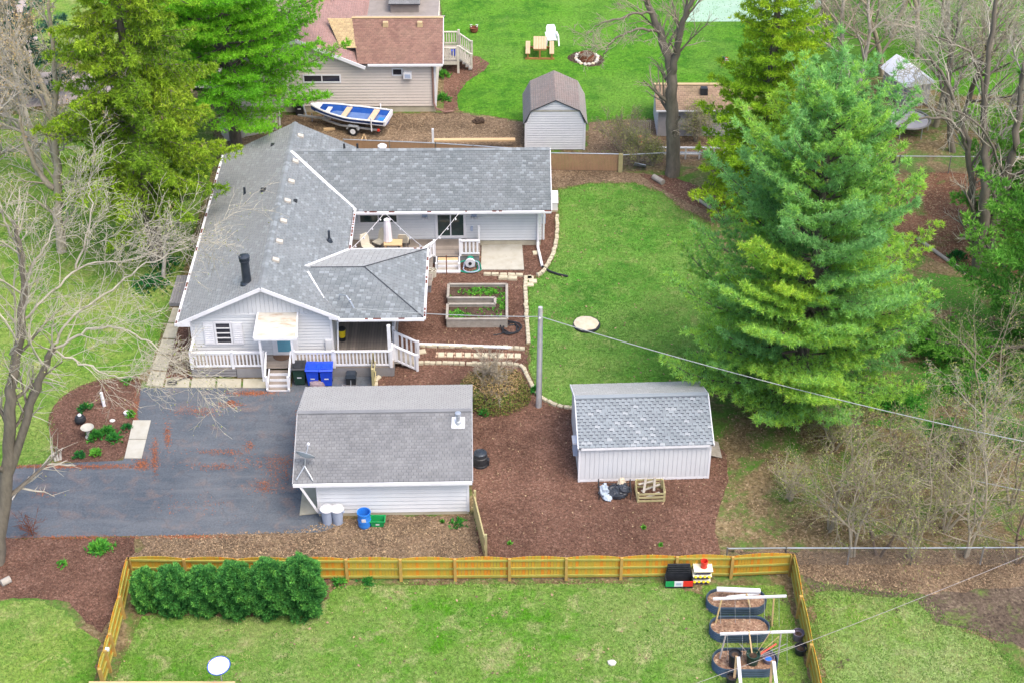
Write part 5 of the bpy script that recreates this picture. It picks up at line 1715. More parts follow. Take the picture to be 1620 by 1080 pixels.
# grey timber steps at the left of the house
t = thing('timber_step', 'grey timber platform step beside the left wall of the house', 'platform', G(280, 480))
a = [Vector(G(268, 486)), Vector(G(291, 486)), Vector(G(300, 442)), Vector(G(281, 442))]
for k in range(5):
    s0, s1 = k / 5 + .01, (k + 1) / 5 - .01
    mb = MB(); q = [a[0].lerp(a[1], s0), a[0].lerp(a[1], s1), a[3].lerp(a[2], s1), a[3].lerp(a[2], s0)]
    mb.prism([(v.x, v.y, .04) for v in q], (0, 0, .2)); mb.build('plank', m_deckgrey, t)
# sandstone lid on the lawn
c = Vector(G(928, 515)); t = thing('well_cover', 'round pale sandstone cover with black rim on the middle lawn', 'cover', c)
mb = MB(); mb.lathe(c, [(.68, 0), (.68, .1), (.62, .11), (.6, .1)], 26); mb.build('rim', m_black, t)
mb = MB(); mb.blob((c.x - .02, c.y + .05, .07), (.66, .64, .13), 16, 8, .05, 6); mb.build('stone', m_sandstone, t)
# logs along the pine bed
for px0, px1, lab in (((1098, 312), (1152, 347), 'timber edging log lying under the big pine on its left'), ((1452, 378), (1527, 432), 'timber edging log right of the big pine near the multi-stem tree')):
    mb = MB(); mb.tube([Vector(G(*px0, .1)), Vector(G(*px1, .1))], .1, 8); tag(mb.build('timber_log', m_grey_wood), lab, 'log')
mb = MB(); a, b = Vector(G(1034, 280, .15)), Vector(G(1049, 289, .15)); mb.tube([a, b], .17, 12); tag(mb.build('cut_log', m_grey_wood), 'short cut log on the leaf litter by the tall bare tree', 'log')
mb = MB(); c = Vector(G(1405, 252, .6)); mb.tube([c + Vector((.38 * math.cos(a), 0, .38 * math.sin(a))) for a in [2 * math.pi * i / 16 for i in range(16)]], .1, 8, closed=True); tag(mb.build('tyre_swing', m_black), 'black tyre hanging by the far right chain-link fence', 'tyre')
# ------------------------------------------------------------------ neighbour house
NF = Fr((-9.4, 87.0, 0), .4)
nb = thing('neighbour_house', 'beige lap-sided neighbour house with reddish brown shingle roofs', 'house', NF(0, 3))
nx0, nx1 = -7.5, 4.75
mb = MB(NF); mb.box(nx0, nx1, 0, 9.2, .4, 3.35); mb.build('wall', m_lap_shade_tan, nb)
mb = MB(NF); mb.box(nx0 + .02, nx1 - .02, .02, 6.98, 0, .399); mb.build('foundation', m_found, nb)
siding(nb, NF, (nx0, 0), (nx1, 0), .42, 3.3, m_tan_sid, .19)
siding(nb, NF, (nx1, 0), (nx1, 9.2), .42, 3.3, m_tan_sid, .19, (1, 0))
mb = MB(NF); mb.box(nx1 - .06, nx1 + .04, -.05, .05, .4, 3.3); mb.build('corner_board', m_white, nb)
# gable of the left block
mb = MB(NF); mb.prism([(nx0, -.05, 3.0), (.2, -.05, 3.25), (-3.4, -.05, 4.75), (nx0, -.05, 3.3)], (0, .05, 0)); mb.build('gable_end', m_tan_sid, nb)
siding(nb, NF, (nx0, -.06), (.3, -.06), 3.3, 4.7, m_tan_sid, .19, rng=lambda z: (max(0, (z - 3.2) * 2.6), max(0, 7.6 - (z - 3.15) * 2.35)))
roof_plane(nb, NF, [(.15, -.35, 3.38), (5.25, -.35, 3.38), (5.2, 3.3, 4.72), (-.4, 3.3, 4.72)], m_brown_roof, .24, .15)
roof_plane(nb, NF, [(5.2, 6.6, 3.38), (-.4, 6.6, 3.38), (-.4, 3.3, 4.72), (5.2, 3.3, 4.72)], m_brown_roof2, .24, .15)
roof_plane(nb, NF, [(.55, -.4, 3.2), (.55, 9.5, 3.2), (-3.4, 9.5, 4.95), (-3.4, -.4, 4.95)], m_brown_roof2, .24, .15)
roof_plane(nb, NF, [(-7.9, 9.5, 3.2), (-7.9, -.4, 3.2), (-3.4, -.4, 4.95), (-3.4, 9.5, 4.95)], m_brown_roof2, .24, .15)
nz = lambda y: 3.38 + (y + .35) * .367
roof_plane(nb, NF, [(-.95, .9, nz(.9)), (.02, .9, nz(.9)), (-.38, 3.28, nz(3.28)), (-1.9, 3.28, nz(3.28))], m_tan_patch, .24, .15, name='patched_slope')
mb = MB(NF); mb.beam((-.4, 3.3, 4.75), (5.2, 3.3, 4.75), .22, .04); mb.build('ridge_cap', m_tan_patch, nb)
for a, b in (((.6, -.42, 3.14), (-3.4, -.42, 4.9)), ((-7.9, -.42, 3.14), (-3.4, -.42, 4.9))):
    mb = MB(NF); mb.beam(a, b, .05, .2); mb.build('rake_board', m_white, nb)
mb = MB(NF); mb.beam((5.27, -.35, 3.33), (5.22, 3.3, 4.68), .04, .15); mb.build('rake_board', m_white, nb)
gutter(nb, NF, (.75, -.42, 3.32), (5.25, -.42, 3.32))
for x in (1.7, 3.8):
    mb = MB(NF); mb.taper(x, 2.65, 4.45, 4.75, (.34, .3), (.3, .26)); mb.build('roof_vent', m_tan_patch, nb)
# back block with its own gable, grey roof patch
roof_plane(nb, NF, [(-9.5, 9.2, 3.4), (1.5, 9.2, 3.4), (1.5, 13, 5.2), (-9.5, 13, 5.2)], m_brown_roof2, .24, .16)
mb = MB(NF); mb.box(-9.2, 1.3, 9.4, 14, 0, 3.4); mb.build('wall', m_lap_shade_tan, nb)
mb = MB(NF); mb.prism([(-6.9, 6.9, 3.9), (-1.9, 6.9, 4.6), (-3.9, 6.9, 5.85)], (0, 3.0, 0)); mb.build('gable_end', m_tan_sid, nb)
for a, b in (((-1.75, 6.85, 4.62), (-3.9, 6.85, 5.92)), ((-7.1, 6.85, 3.95), (-3.9, 6.85, 5.92))):
    mb = MB(NF); mb.beam(a, b, .3, .16); mb.build('rake_board', m_white, nb)
siding(nb, NF, (-6.9, 6.88), (-1.9, 6.88), 4.1, 5.7, m_tan_sid, .19, rng=lambda z: (max(.2, (z - 3.9) * 1.54), 5.0 - max(0, (z - 4.6) * 1.6)))
roof_plane(nb, NF, [(1.6, 7.0, 4.0), (3.6, 7.0, 4.0), (3.6, 13, 4.6), (1.6, 13, 4.6)], m_gar_roof, .24, .16)
mb = MB(NF); mb.box(1.7, 3.5, 7.2, 13, 0, 3.9); mb.build('wall', m_lap_shade_tan, nb)
window(nb, NF, -3.25, -.95, 2.0, 2.55, -.0, -1, bars_v=1, fw=.08, mat=m_glass_dark)
window(nb, NF, 2.15, 2.8, 2.45, 2.95, -.0, -1, fw=.07, mat=m_glass_dark)
mb = MB(NF); mb.box(2.85, 3.35, -.3, -.03, 2.35, 2.75); ac = mb.build('window_air_conditioner', m_white, nb)
mb = MB(NF); mb.box(2.93, 3.27, -.315, -.301, 2.42, 2.66); mb.build('grille', m_can, ac)
mb = MB(NF); mb.tube([(4.55, -.4, 3.28), (4.6, -.1, 3.0), (4.62, -.1, .7), (4.75, -.25, .35), (5.3, -.3, .15), (5.8, -.1, .1)], .06, 6); mb.build('downspout', m_brown_roof, nb)
# neighbour deck
nd = thing('neighbour_deck', 'weathered pale deck with stairs at the right end of the beige house', 'deck', NF(5.6, 6.5))
dk0, dk1, dy0, dy1, dz = 4.8, 6.05, 5.3, 7.8, .85
boards(nd, NF, dk0, dk1, dy0, dy1, dz, m_grey_wood, 'x')
m_dkw = M('deck_white_wood', (.58, .55, .49), (.46, .43, .37), 4, .85)
mb = MB(NF); mb.box(dk0, dk1, dy0, dy0 + .05, .6, dz - .03); mb.build('rim_board', m_dkw, nd)
for x, y in ((dk1 - .05, dy0 + .05), (dk1 - .05, dy1 - .05), (dk0 + .05, dy0 + .05)):
    mb = MB(NF); mb.box(x - .07, x + .07, y - .07, y + .07, 0, dz + 1.05); mb.build('deck_post', m_dkw, nd)
railing(nd, NF, (dk0, dy0 + .05), (dk1 - .1, dy0 + .05), dz, mat=m_dkw, posts=(False, False))
railing(nd, NF, (dk0, dy1 - .05), (dk1 - .1, dy1 - .05), dz, mat=m_dkw, posts=(False, False))
for y in (dy0 + .3, dy1 - .3):
    railing(nd, NF, (dk1, y), (dk1 + .8, y), dz, slope=-.6, mat=m_dkw, posts=(False, True))
for i in range(4):
    mb = MB(NF); mb.box(dk1 + i * .2, dk1 + .22 + i * .2, dy0 + .35, dy1 - .35, dz - .2 * (i + 1), dz - .2 * (i + 1) + .05); mb.build('step_tread', m_grey_wood, nd)
c = NF(5.7, 6.2, dz); pot('plant_pot', c, .18, .3, m_blue, 'blue pot on the neighbour deck')
# wheeled bin at the neighbour wall
cart(475, 181, m_black, m_blackm, 'black wheeled bin against the beige neighbour wall left of the boat', 0, 0)
# small foundation shrubs
# ------------------------------------------------------------------ boat on trailer
ba, bb_ = Vector(G(493, 178, .75)), Vector(G(614, 192, .75))
bx_ = (bb_ - ba); BL = bx_.length
BF_ = Fr((ba.x, ba.y, 0), math.degrees(math.atan2(bx_.y, bx_.x)))
boat = thing('motor_boat', 'small open boat, blue and white, with tan bench seats on a trailer', 'boat', BF_(BL / 2, 0))
N = 15
rim, keel, chine = [], [], []
for i in range(N):
    s = i / (N - 1)
    hw = .82 * (1 - (1 - min(1, s / .62)) ** 2.0) ** .8 if s < .62 else .82 - .05 * (s - .62)
    hw = max(hw, .03)
    sheer = 1.28 - .22 * min(1, s / .5) + .0
    rim.append((s * BL, hw, sheer)); chine.append((s * BL, hw * .72, .72 + .25 * (1 - min(1, s / .35)))); keel.append((s * BL, 0, .58 + .42 * (1 - min(1, s / .3)) ** 2))
vs, fs = [], []
for i in range(N):
    for (L_, sg) in ((rim, 1), (chine, 1), (keel, 1), (chine, -1), (rim, -1)):
        x, y, z = L_[i]; vs.append((x, y * sg, z))
for i in range(N - 1):
    for k in range(4): fs.append((i * 5 + k, i * 5 + k + 1, (i + 1) * 5 + k + 1, (i + 1) * 5 + k))
fs.append(tuple((N - 1) * 5 + k for k in range(5)))
mb = MB(BF_); mb.add(vs, fs); mb.build('hull', m_boat, boat)
mb = MB(BF_)
vs2 = [(x, y * .9, z if abs(y) > .01 else z + .1) for x, y, z in vs]
mb.add([(x, y * .98, z + (.0 if k % 5 in (0, 4) else .08)) for k, (x, y, z) in enumerate(vs2)], fs); mb.build('hull_lining', m_boat, boat)
mb = MB(BF_); mb.tube([(x, y, z + .02) for x, y, z in reversed(rim)] + [(x, -y, z + .02) for x, y, z in rim], .055, 6, closed=True); mb.build('gunwale', m_white, boat)
for sg in (-1, 1):
    mb = MB(BF_); mb.tube([(x, sg * (y * .86 + .015), z - .26) for x, y, z in rim[1:]], .035, 5); mb.build('hull_stripe', m_white, boat)
mb = MB(BF_); mb.prism([(0.02, 0, 1.29), (.62, -.42, 1.2), (.62, .42, 1.2)], (0, 0, .03)); mb.build('bow_deck', m_white, boat)
mb = MB(BF_); mb.prism([(.95, -.42, .80), (.95, .42, .80), (BL - .1, .56, .80), (BL - .1, -.56, .80)], (0, 0, .02)); fl = mb.build('floor', m_boatfloor, boat)
for k in range(8):
    x = 1.25 + k * .42
    mb = MB(BF_); mb.box(x, x + .35, -.42, .42, .822, .835); mb.build('floor_panel', m_boatfloor, fl)
for x, wd_, hw in ((.95, .28, .40), (2.05, .34, .70), (3.75, .36, .72)):
    mb = MB(BF_); mb.box(x, x + wd_, -hw, hw, 1.0, 1.06); mb.build('bench_seat', m_tanseat if x > 1 else m_canlid, boat)
mb = MB(BF_); mb.box(BL - .5, BL - .12, -.5, -.1, .82, 1.0); mb.build('fuel_tank', m_blue2, boat)
mb = MB(BF_); mb.box(BL - .06, BL + .06, -.78, .78, .8, 1.1); mb.build('transom', m_white, boat)
tr = thing('boat_trailer', 'galvanised boat trailer with one visible white-rimmed wheel under the blue boat', 'trailer', BF_(2.5, 0))
for sg in (-1, 1):
    mb = MB(BF_); mb.beam((.7, sg * .12, .45), (2.0, sg * .62, .45), .09, .1); mb.beam((2.0, sg * .62, .45), (BL - .3, sg * .7, .45), .09, .1); mb.build('frame_rail', m_galv, tr)
    w_ = BF_(2.9, sg * .88, .3)
    ax = BF_(2.9, sg * 1.0, .3) - w_
    mb = MB(); mb.tube([w_ - ax * .7, w_ + ax * .7], .3, 18); wh = mb.build('wheel', m_black, tr)
    mb = MB(); mb.tube([w_ + ax * .6, w_ + ax * .85], .17, 14); mb.build('rim', m_dish, wh)
    mb = MB(BF_); mb.prism([(2.5, sg * .76, .45), (2.6, sg * .76, .66), (3.2, sg * .76, .66), (3.3, sg * .76, .45), (3.2, sg * .76, .45), (3.12, sg * .76, .62), (2.68, sg * .76, .62), (2.6, sg * .76, .45)], (0, sg * .26, 0)); mb.build('mudguard', m_galv, tr)
    mb = MB(BF_); mb.tube([(BL - .75, sg * .92, .45), (BL - .75, sg * .95, 1.35)], .04, 6); mb.build('guide_post', m_white, tr)
    mb = MB(BF_); mb.box(BL - .45, BL - .3, sg * .75 - .06, sg * .75 + .06, .42, .54); mb.build('tail_light', m_red, tr)
mb = MB(BF_); mb.beam((-.9, 0, .45), (1.2, 0, .45), .1, .1); mb.build('drawbar', m_galv, tr)
mb = MB(BF_); mb.tube([(-.35, 0, .45), (-.55, .1, 1.15)], .05, 6); mb.build('winch_post', m_galv, tr)
mb = MB(BF_); mb.tube([(-.1, .25, 0), (-.1, .25, .55)], .04, 6); mb.build('jack', m_galv, tr)
c = Vector(G(514, 171)); mb = MB(); mb.blob((c.x, c.y, .6), (.4, .25, .5), 10, 7, .2, 9); tag(mb.build('tarp_bundle', m_tarp), 'bright blue tarp bundle behind the boat', 'tarp')
mb = MB(); mb.beam(G(512, 205, .06), G(530, 204, .06), .2, .1); tag(mb.build('timber_block', m_new_wood), 'yellowish timber block lying under the boat bow', 'block')
mb = MB(); mb.tube([G(571, 224, .05), G(576, 212, .35), G(580, 224, .05)], .04, 5); tag(mb.build('trestle', m_new_wood), 'small wooden trestle below the trailer wheel', 'trestle')
for x, lab in (((437, 205, 427, 178), 'left'), ((443, 205, 434, 178), 'right')):
    t = thing('ladder_rail', f'pale wooden handrail by the gravel drive, the {lab} one', 'handrail', G(x[0], x[1]))
    mb = MB(); mb.beam(G(x[0], x[1] - 6, .9), G(x[2] + 8, x[3] - 6, .9), .08, .06); mb.build('rail', m_dkw, t)
    for s in (0, 1):
        q = Vector(G(x[0], x[1])).lerp(Vector(G(x[2] + 8, x[3])), s); mb = MB(); mb.box(q.x - .05, q.x + .05, q.y - .05, q.y + .05, 0, .95); mb.build('post', m_dkw, t)

# ------------------------------------------------------------------ gambrel barn shed
BF = Fr((2.52, 82.2, 0), .3)
bn = thing('barn_shed', 'white lap-sided gambrel shed with faded brown roof behind the rear wing', 'shed', BF(0, 1.8))
prof = [(-1.86, 1.75), (-1.42, 2.62), (0, 3.3), (1.42, 2.62), (1.86, 1.75)]
bdp = 3.6
mb = MB(BF); mb.prism([(-1.72, 0, .02), (1.72, 0, .02), (1.72, 0, 1.75), (1.38, 0, 2.58), (0, 0, 3.24), (-1.38, 0, 2.58), (-1.72, 0, 1.75)], (0, bdp, 0)); mb.build('wall', m_lap_shade, bn)


def brng(z):
    if z < 1.75: hw = 1.7
    elif z < 2.58: hw = 1.7 - (z - 1.75) * .38
    else: hw = max(.05, 1.36 - (z - 2.58) * 2.06)
    return (1.72 - hw, 1.72 + hw)


siding(bn, BF, (-1.72, 0), (1.72, 0), .05, 3.2, m_barn_sid, .155, rng=brng)
mb = MB(BF); mb.box(-1.4, 1.4, -.045, -.03, 2.52, 2.62); mb.build('trim_board', m_conc_white, bn)
for x in (-1.72, 1.72):
    mb = MB(BF); mb.box(x - .06, x + .06, -.05, .05, .02, 1.75); mb.build('corner_board', m_white, bn)
for i in range(4):
    (x0, z0), (x1, z1) = prof[i], prof[i + 1]
    if i < 2: pts = [(x0, bdp + .15, z0), (x0, -.12, z0), (x1, -.12, z1), (x1, bdp + .15, z1)]
    else: pts = [(x1, -.12, z1), (x1, bdp + .15, z1), (x0, bdp + .15, z0), (x0, -.12, z0)]
    roof_plane(bn, BF, pts, m_barn_roof, .24, .15, .05)

# ------------------------------------------------------------------ hut to the right, its gate, clutter
HF = Fr(G(1040, 216), 0)
hu = thing('hut', 'low grey hut with brown shingle roof behind the tall bare tree', 'hut', HF(2, 1.2))
mb = MB(HF); mb.prism([(0, 0, 0), (0, 3.0, 0), (0, 3.0, 1.9), (0, 1.5, 2.6), (0, 0, 1.9)], (5.2, 0, 0)); mb.build('wall', m_hut_sid, hu)
mb = MB(HF); mb.prism([(-.03, .02, 0), (-.03, 2.98, 0), (-.03, 2.98, 1.9), (-.03, 1.5, 2.58), (-.03, .02, 1.9)], (.028, 0, 0)); mb.build('side_wall', M('speckled_white', (.72, .71, .74), (.45, .44, .47), 9, .8), hu, label='white flaking side wall')
siding(hu, HF, (0, 0), (5.2, 0), .05, 1.85, m_hut_sid, .16)
roof_plane(hu, HF, [(-.2, -.25, 1.85), (5.4, -.25, 1.85), (5.4, 1.55, 2.66), (-.2, 1.55, 2.66)], m_hut_roof, .24, .15)
roof_plane(hu, HF, [(5.4, 3.3, 1.85), (-.2, 3.3, 1.85), (-.2, 1.55, 2.66), (5.4, 1.55, 2.66)], m_hut_roof, .24, .15)
mb = MB(HF); mb.beam((-.2, 1.55, 2.68), (5.4, 1.55, 2.68), .25, .04); mb.build('ridge_cap', m_tan_patch, hu)
mb = MB(HF); mb.beam((-.2, -.29, 1.82), (5.4, -.29, 1.82), .04, .1); mb.build('fascia', m_white, hu)
mb = MB(HF); mb.taper(2.7, .95, 2.3, 2.75, (.45, .4), (.4, .35)); mb.build('roof_vent', m_black, hu)
gt = thing('picket_gate', 'small wooden picket gate left of the grey hut', 'gate', G(1015, 212))
A, Bq = Vector(G(1002, 213)), Vector(G(1028, 213))
for z in (.2, .85):
    mb = MB(); mb.beam(A + Vector((0, 0, z)), Bq + Vector((0, 0, z)), .05, .08); mb.build('rail', m_grey_wood, gt)
for k in range(9):
    q = A.lerp(Bq, k / 8); mb = MB(); mb.box(q.x - .035, q.x + .035, q.y - .05, q.y - .03, .05, .95); mb.build('picket', m_grey_wood, gt)
wf = thing('white_frame_bench', 'white painted low rail frame by the trunk of the tall bare tree', 'frame', G(1100, 252))
A, Bq = Vector(G(1040, 252)), Vector(G(1150, 252))
for z in (.35, .75):
    mb = MB(); mb.beam(A + Vector((0, 0, z)), Bq + Vector((0, 0, z)), .1, .07); mb.build('rail', m_white, wf)
for k in range(6):
    q = A.lerp(Bq, k / 5); mb = MB(); mb.box(q.x - .04, q.x + .04, q.y - .04, q.y + .04, 0, .8); mb.build('post', m_white, wf)
mb = MB(); mb.prism([Vector(G(1002, 262)), Vector(G(1022, 265)), Vector(G(1022, 262, .5)), Vector(G(1005, 258, .5))], (0, .06, 0)); tag(mb.build('sheet_panel', m_can), 'grey-blue sheet leaning behind the vine-covered fence', 'panel')
mb = MB(); c = Vector(G(1012, 226)); mb.lathe(c, [(.14, 0), (.2, .35), (.2, .4)], 12); tag(mb.build('clay_pot', M('terracotta', (.55, .16, .10), None, 4, .7)), 'terracotta pot beside the picket gate', 'pot')
# ------------------------------------------------------------------ picnic table, chair, fire ring, fire bowl, flag
c = Vector(G(854, 96)); PFr = Fr(c, -1)
t = thing('picnic_table', 'wooden picnic table with two benches on the far green lawn', 'picnic table', c)
for k in range(5):
    mb = MB(PFr); mb.box(-.42 + k * .17, -.265 + k * .17, .1, 2.0, .74, .78); mb.build('table_plank', m_picnic, t)
for s in (-1, 1):
    for k in range(2):
        x = s * .78 - .15 + k * .15
        mb = MB(PFr); mb.box(x, x + .14, .05, 1.95, .43, .47); mb.build('bench_plank', m_picnic, t)
for y in (.15, 1.85):
    mb = MB(PFr); mb.beam((-.95, y, .06), (.95, y, .06), .12, .1); mb.build('foot_beam', m_cedar, t)
    mb = MB(PFr); mb.box(-.06, .06, y - .05, y + .05, .1, .73); mb.build('leg', m_cedar, t)
    for s in (-.78, .78):
        mb = MB(PFr); mb.box(s - .06, s + .06, y - .05, y + .05, .1, .42); mb.build('bench_leg', m_cedar, t)
    mb = MB(PFr); mb.beam((-.4, y, .69), (.4, y, .69), .08, .08); mb.build('brace', m_cedar, t)
c = Vector(G(873, 70)); f = Fr(c, 8)
t = thing('plastic_chair', 'white plastic garden armchair behind the picnic table', 'chair', c)
mb = MB(f); mb.prism([(-.3, -.32, .40), (.3, -.32, .40), (.28, .3, .34), (-.28, .3, .34)], (0, 0, .04)); mb.build('seat', m_dish, t)
mb = MB(f); mb.prism([(-.3, .26, .36), (.3, .26, .36), (.32, .5, .95), (.24, .58, 1.12), (-.24, .58, 1.12), (-.32, .5, .95)], (0, .04, 0)); mb.build('backrest', m_dish, t)
for k in range(3):
    mb = MB(f); mb.beam((-.2, .33 + .07 * k, .6 + .15 * k), (.2, .33 + .07 * k, .6 + .15 * k), .02, .02); mb.build('backrest_slot', m_canlid, t)
for s in (-1, 1):
    mb = MB(f); mb.beam((s * .38, -.32, .66), (s * .36, .42, .68), .1, .04); mb.build('armrest', m_dish, t)
    mb = MB(f); mb.beam((s * .38, -.28, .65), (s * .42, -.38, 0), .1, .05); mb.build('leg', m_dish, t)
    mb = MB(f); mb.beam((s * .33, .3, .65), (s * .38, .42, 0), .1, .05); mb.build('leg', m_dish, t)
c = Vector(G(928, 94)); t = thing('fire_ring', 'rusty steel fire ring circled by pale stones on the far lawn', 'fire pit', c)
mb = MB(); mb.lathe(c, [(.48, 0), (.48, .4), (.45, .4), (.45, .08), (.02, .06)], 22); mb.build('ring', m_rust, t, False)
for k in range(18):
    a = 2 * math.pi * k / 18; r = .72 + random.uniform(-.06, .1)
    mb = MB(); mb.blob((c.x + r * math.cos(a), c.y + r * math.sin(a) * 1.1, .06), (.13, .11, .09), 7, 5, .2, k); mb.build('stone', m_rock if k % 3 else m_sandstone, t)
for k in range(26):
    a, r = random.uniform(0, 6.28), random.uniform(0, .3)
    p = c + Vector((r * math.cos(a), r * math.sin(a), .15)); mb = MB(); mb.tube([p, p + Vector((random.uniform(-.4, .4), random.uniform(-.3, .3), random.uniform(.1, .4)))], .02, 4); mb.build('firewood_stick', m_grey_wood, t)
sheet('bare_soil', [(896, 92), (905, 84), (925, 82), (945, 86), (958, 93), (952, 103), (935, 107), (920, 102), (905, 98)], .012, m_soil, .08, .2, 'fire_soil', 1)
c = Vector(G(750, 51)); t = thing('fire_bowl', 'small rusty fire bowl with white handles on the far lawn near the deck', 'fire bowl', c)
mb = MB(); mb.lathe(c, [(.2, 0), (.26, .1), (.27, .32), (.3, .34), (.24, .34), (.22, .2), (.02, .18)], 16); mb.build('bowl', m_rust, t, True)
for s in (-1, 1):
    mb = MB(); mb.tube([c + Vector((s * .18, .05, .34)), c + Vector((s * .26, .08, .5)), c + Vector((s * .12, .08, .48))], .03, 6); mb.build('handle', m_dish, t)
c = Vector(G(1141, 108)); t = thing('garden_flag', 'small American flag on a stick in the far lawn', 'flag', c)
mb = MB(); mb.tube([c, c + Vector((0, 0, .85))], .015, 6); mb.build('stick', m_bamboo, t)
m_flagw = m_dish
for k in range(7):
    z = .80 - .066 * k
    x0 = .02
    mb = MB(); mb.prism([(c.x + x0, c.y, z - .06), (c.x + .45, c.y - .03, z - .10), (c.x + .45, c.y - .03, z - .04), (c.x + x0, c.y, z)], (0, .01, 0)); mb.build('stripe', m_red if k % 2 == 0 else m_flagw, t)
mb = MB(); mb.prism([(c.x + .02, c.y - .015, .56), (c.x + .2, c.y - .03, .54), (c.x + .2, c.y - .03, .79), (c.x + .02, c.y - .015, .81)], (0, .008, 0)); mb.build('canton', m_boat, t)
for i in range(3):
    for j in range(3):
        mb = MB(); mb.box(c.x + .05 + i * .05, c.x + .07 + i * .05, c.y - .04, c.y - .033, .6 + j * .065, .62 + j * .065); mb.build('star', m_flagw, t)
# white metal shed roof and trampoline, far right
A = [Vector(G(1408, 92, 2.3)), Vector(G(1440, 92, 3.0)), Vector(G(1470, 145, 2.2)), Vector(G(1430, 150, 2.2))]
t = thing('metal_shed', 'small shed with curved white metal roof among bare trees at upper right', 'shed', G(1440, 165))
MF = Fr(G(1448, 168), 20)
mb = MB(MF); mb.box(-.85, .85, -.05, 2.6, 0, 1.5); mb.build('wall', m_hut_sid, t)
pr = [(1.05 * (1 - i / 5), 1.5 + .75 * (1 - abs(1 - i / 5)) ** .85) for i in range(11)]
vs, fs = [], []
for y in (-.2, 2.8): vs += [(x, y, z) for x, z in pr]
for i in range(10): fs.append((i, i + 1, 12 + i, 11 + i))
fs += [tuple(range(11)), tuple(range(21, 10, -1))]
mb = MB(MF); mb.add(vs, fs); rf = mb.build('roof', m_metalroof, t)
for k in range(7):
    mb = MB(MF); mb.tube([(x * 1.01, .0 + k * .42, 1.5 + (z - 1.5) * 1.01) for x, z in pr], .025, 5); mb.build('roof_rib', m_metalroof, rf)
c = Vector(G(1440, 222)); t = thing('trampoline', 'round grey trampoline with silver rim behind the big pine', 'trampoline', c)
mb = MB(); mb.lathe(c + Vector((0, 1.2, .75)), [(1.2, 0), (1.17, .02), (.02, .01)], 28); mb.build('mat', m_hut_sid, t)
mb = MB(); mb.tube([c + Vector((1.3 * math.cos(a), 1.2 + 1.3 * math.sin(a), .78)) for a in [2 * math.pi * i / 28 for i in range(28)]], .06, 6, closed=True); mb.build('rim', m_chain, t)
for k in range(6):
    a = k * math.pi / 3; q = c + Vector((1.28 * math.cos(a), 1.2 + 1.28 * math.sin(a), 0)); mb = MB(); mb.tube([q, q + Vector((0, 0, .78))], .03, 6); mb.build('leg', m_galv, t)
# ------------------------------------------------------------------ vegetation
def unit(a):
    return a / np.maximum(np.linalg.norm(a, axis=-1, keepdims=True), 1e-9)


def tufts(C, D, size, tone, K=14, wid=.045, spread=.8, flat=0.0):
    """needle or leaf tufts: K blades (one triangle each) per centre"""
    n = len(C)
    R = unit(RNG.normal(size=(n, K, 3)))
    if flat: R[..., 2] *= (1 - flat)
    dirs = unit(D[:, None, :] * (1 - spread * .5) + R * spread)
    ln = size[:, None, None] * RNG.uniform(.6, 1.15, (n, K, 1))
    base = C[:, None, :] + R * size[:, None, None] * .15
    tip = base + dirs * ln
    side = unit(np.cross(dirs, RNG.normal(size=(n, K, 3)))) * (wid * RNG.uniform(.7, 1.3, (n, K, 1)))
    V_ = np.stack([base - side, base + side, tip], axis=2).reshape(-1, 3)
    F_ = np.arange(len(V_)).reshape(-1, 3)
    t = np.repeat(np.clip(tone[:, None] + RNG.normal(0, .06, (n, K)), 0, 1).reshape(-1), 3)
    return V_, F_, t


def leaves(C, N_, size, tone, asp=.5):
    """flat leaf quads with given facing N_"""
    n = len(C)
    u = unit(np.cross(N_, RNG.normal(size=(n, 3))))
    v = unit(np.cross(N_, u))
    s = size[:, None]
    V_ = np.stack([C - u * s * .5, C - v * s * asp * .5, C + u * s * .5, C + v * s * asp * .5], axis=1).reshape(-1, 3)
    return V_, np.arange(len(V_)).reshape(-1, 4), np.repeat(np.clip(tone, 0, 1), 4)


def tubes(lines, name, mat, parent, minr=.0):
    """lines: list of (pts array (m,3), radii (m), sides) -> one mesh"""
    by = {}
    for P, r, n in lines: by.setdefault((len(P), n), []).append((P, r))
    VV, FF, off = [], [], 0
    for (m, n), L in by.items():
        P = np.array([l[0] for l in L]); r = np.maximum(np.array([l[1] for l in L]), minr)
        q = len(L)
        d = np.empty_like(P)
        d[:, 1:-1] = P[:, 2:] - P[:, :-2] if m > 2 else d[:, 1:-1]
        d[:, 0] = P[:, 1] - P[:, 0]; d[:, -1] = P[:, -1] - P[:, -2]
        d = unit(d)
        ref = np.where(np.abs(d[:, :1, 2:3]) < .9, np.array([0, 0, 1.0]), np.array([1.0, 0, 0]))
        a = unit(np.cross(d, np.broadcast_to(ref, d.shape))); b = np.cross(d, a)
        th = 2 * np.pi * np.arange(n) / n
        ring = P[:, :, None, :] + r[:, :, None, None] * (np.cos(th)[None, None, :, None] * a[:, :, None, :] + np.sin(th)[None, None, :, None] * b[:, :, None, :])
        VV.append(ring.reshape(-1, 3))
        base = (np.arange(q) * m * n)[:, None, None] + (np.arange(m - 1) * n)[None, :, None]
        k = np.arange(n)[None, None, :]; l = (k + 1) % n
        f = np.stack([base + k, base + l, base + n + l, base + n + k], axis=-1).reshape(-1, 4) + off
        FF.append(f); off += q * m * n
    return np_obj(name, np.concatenate(VV), np.concatenate(FF), mat, parent, smooth=True)


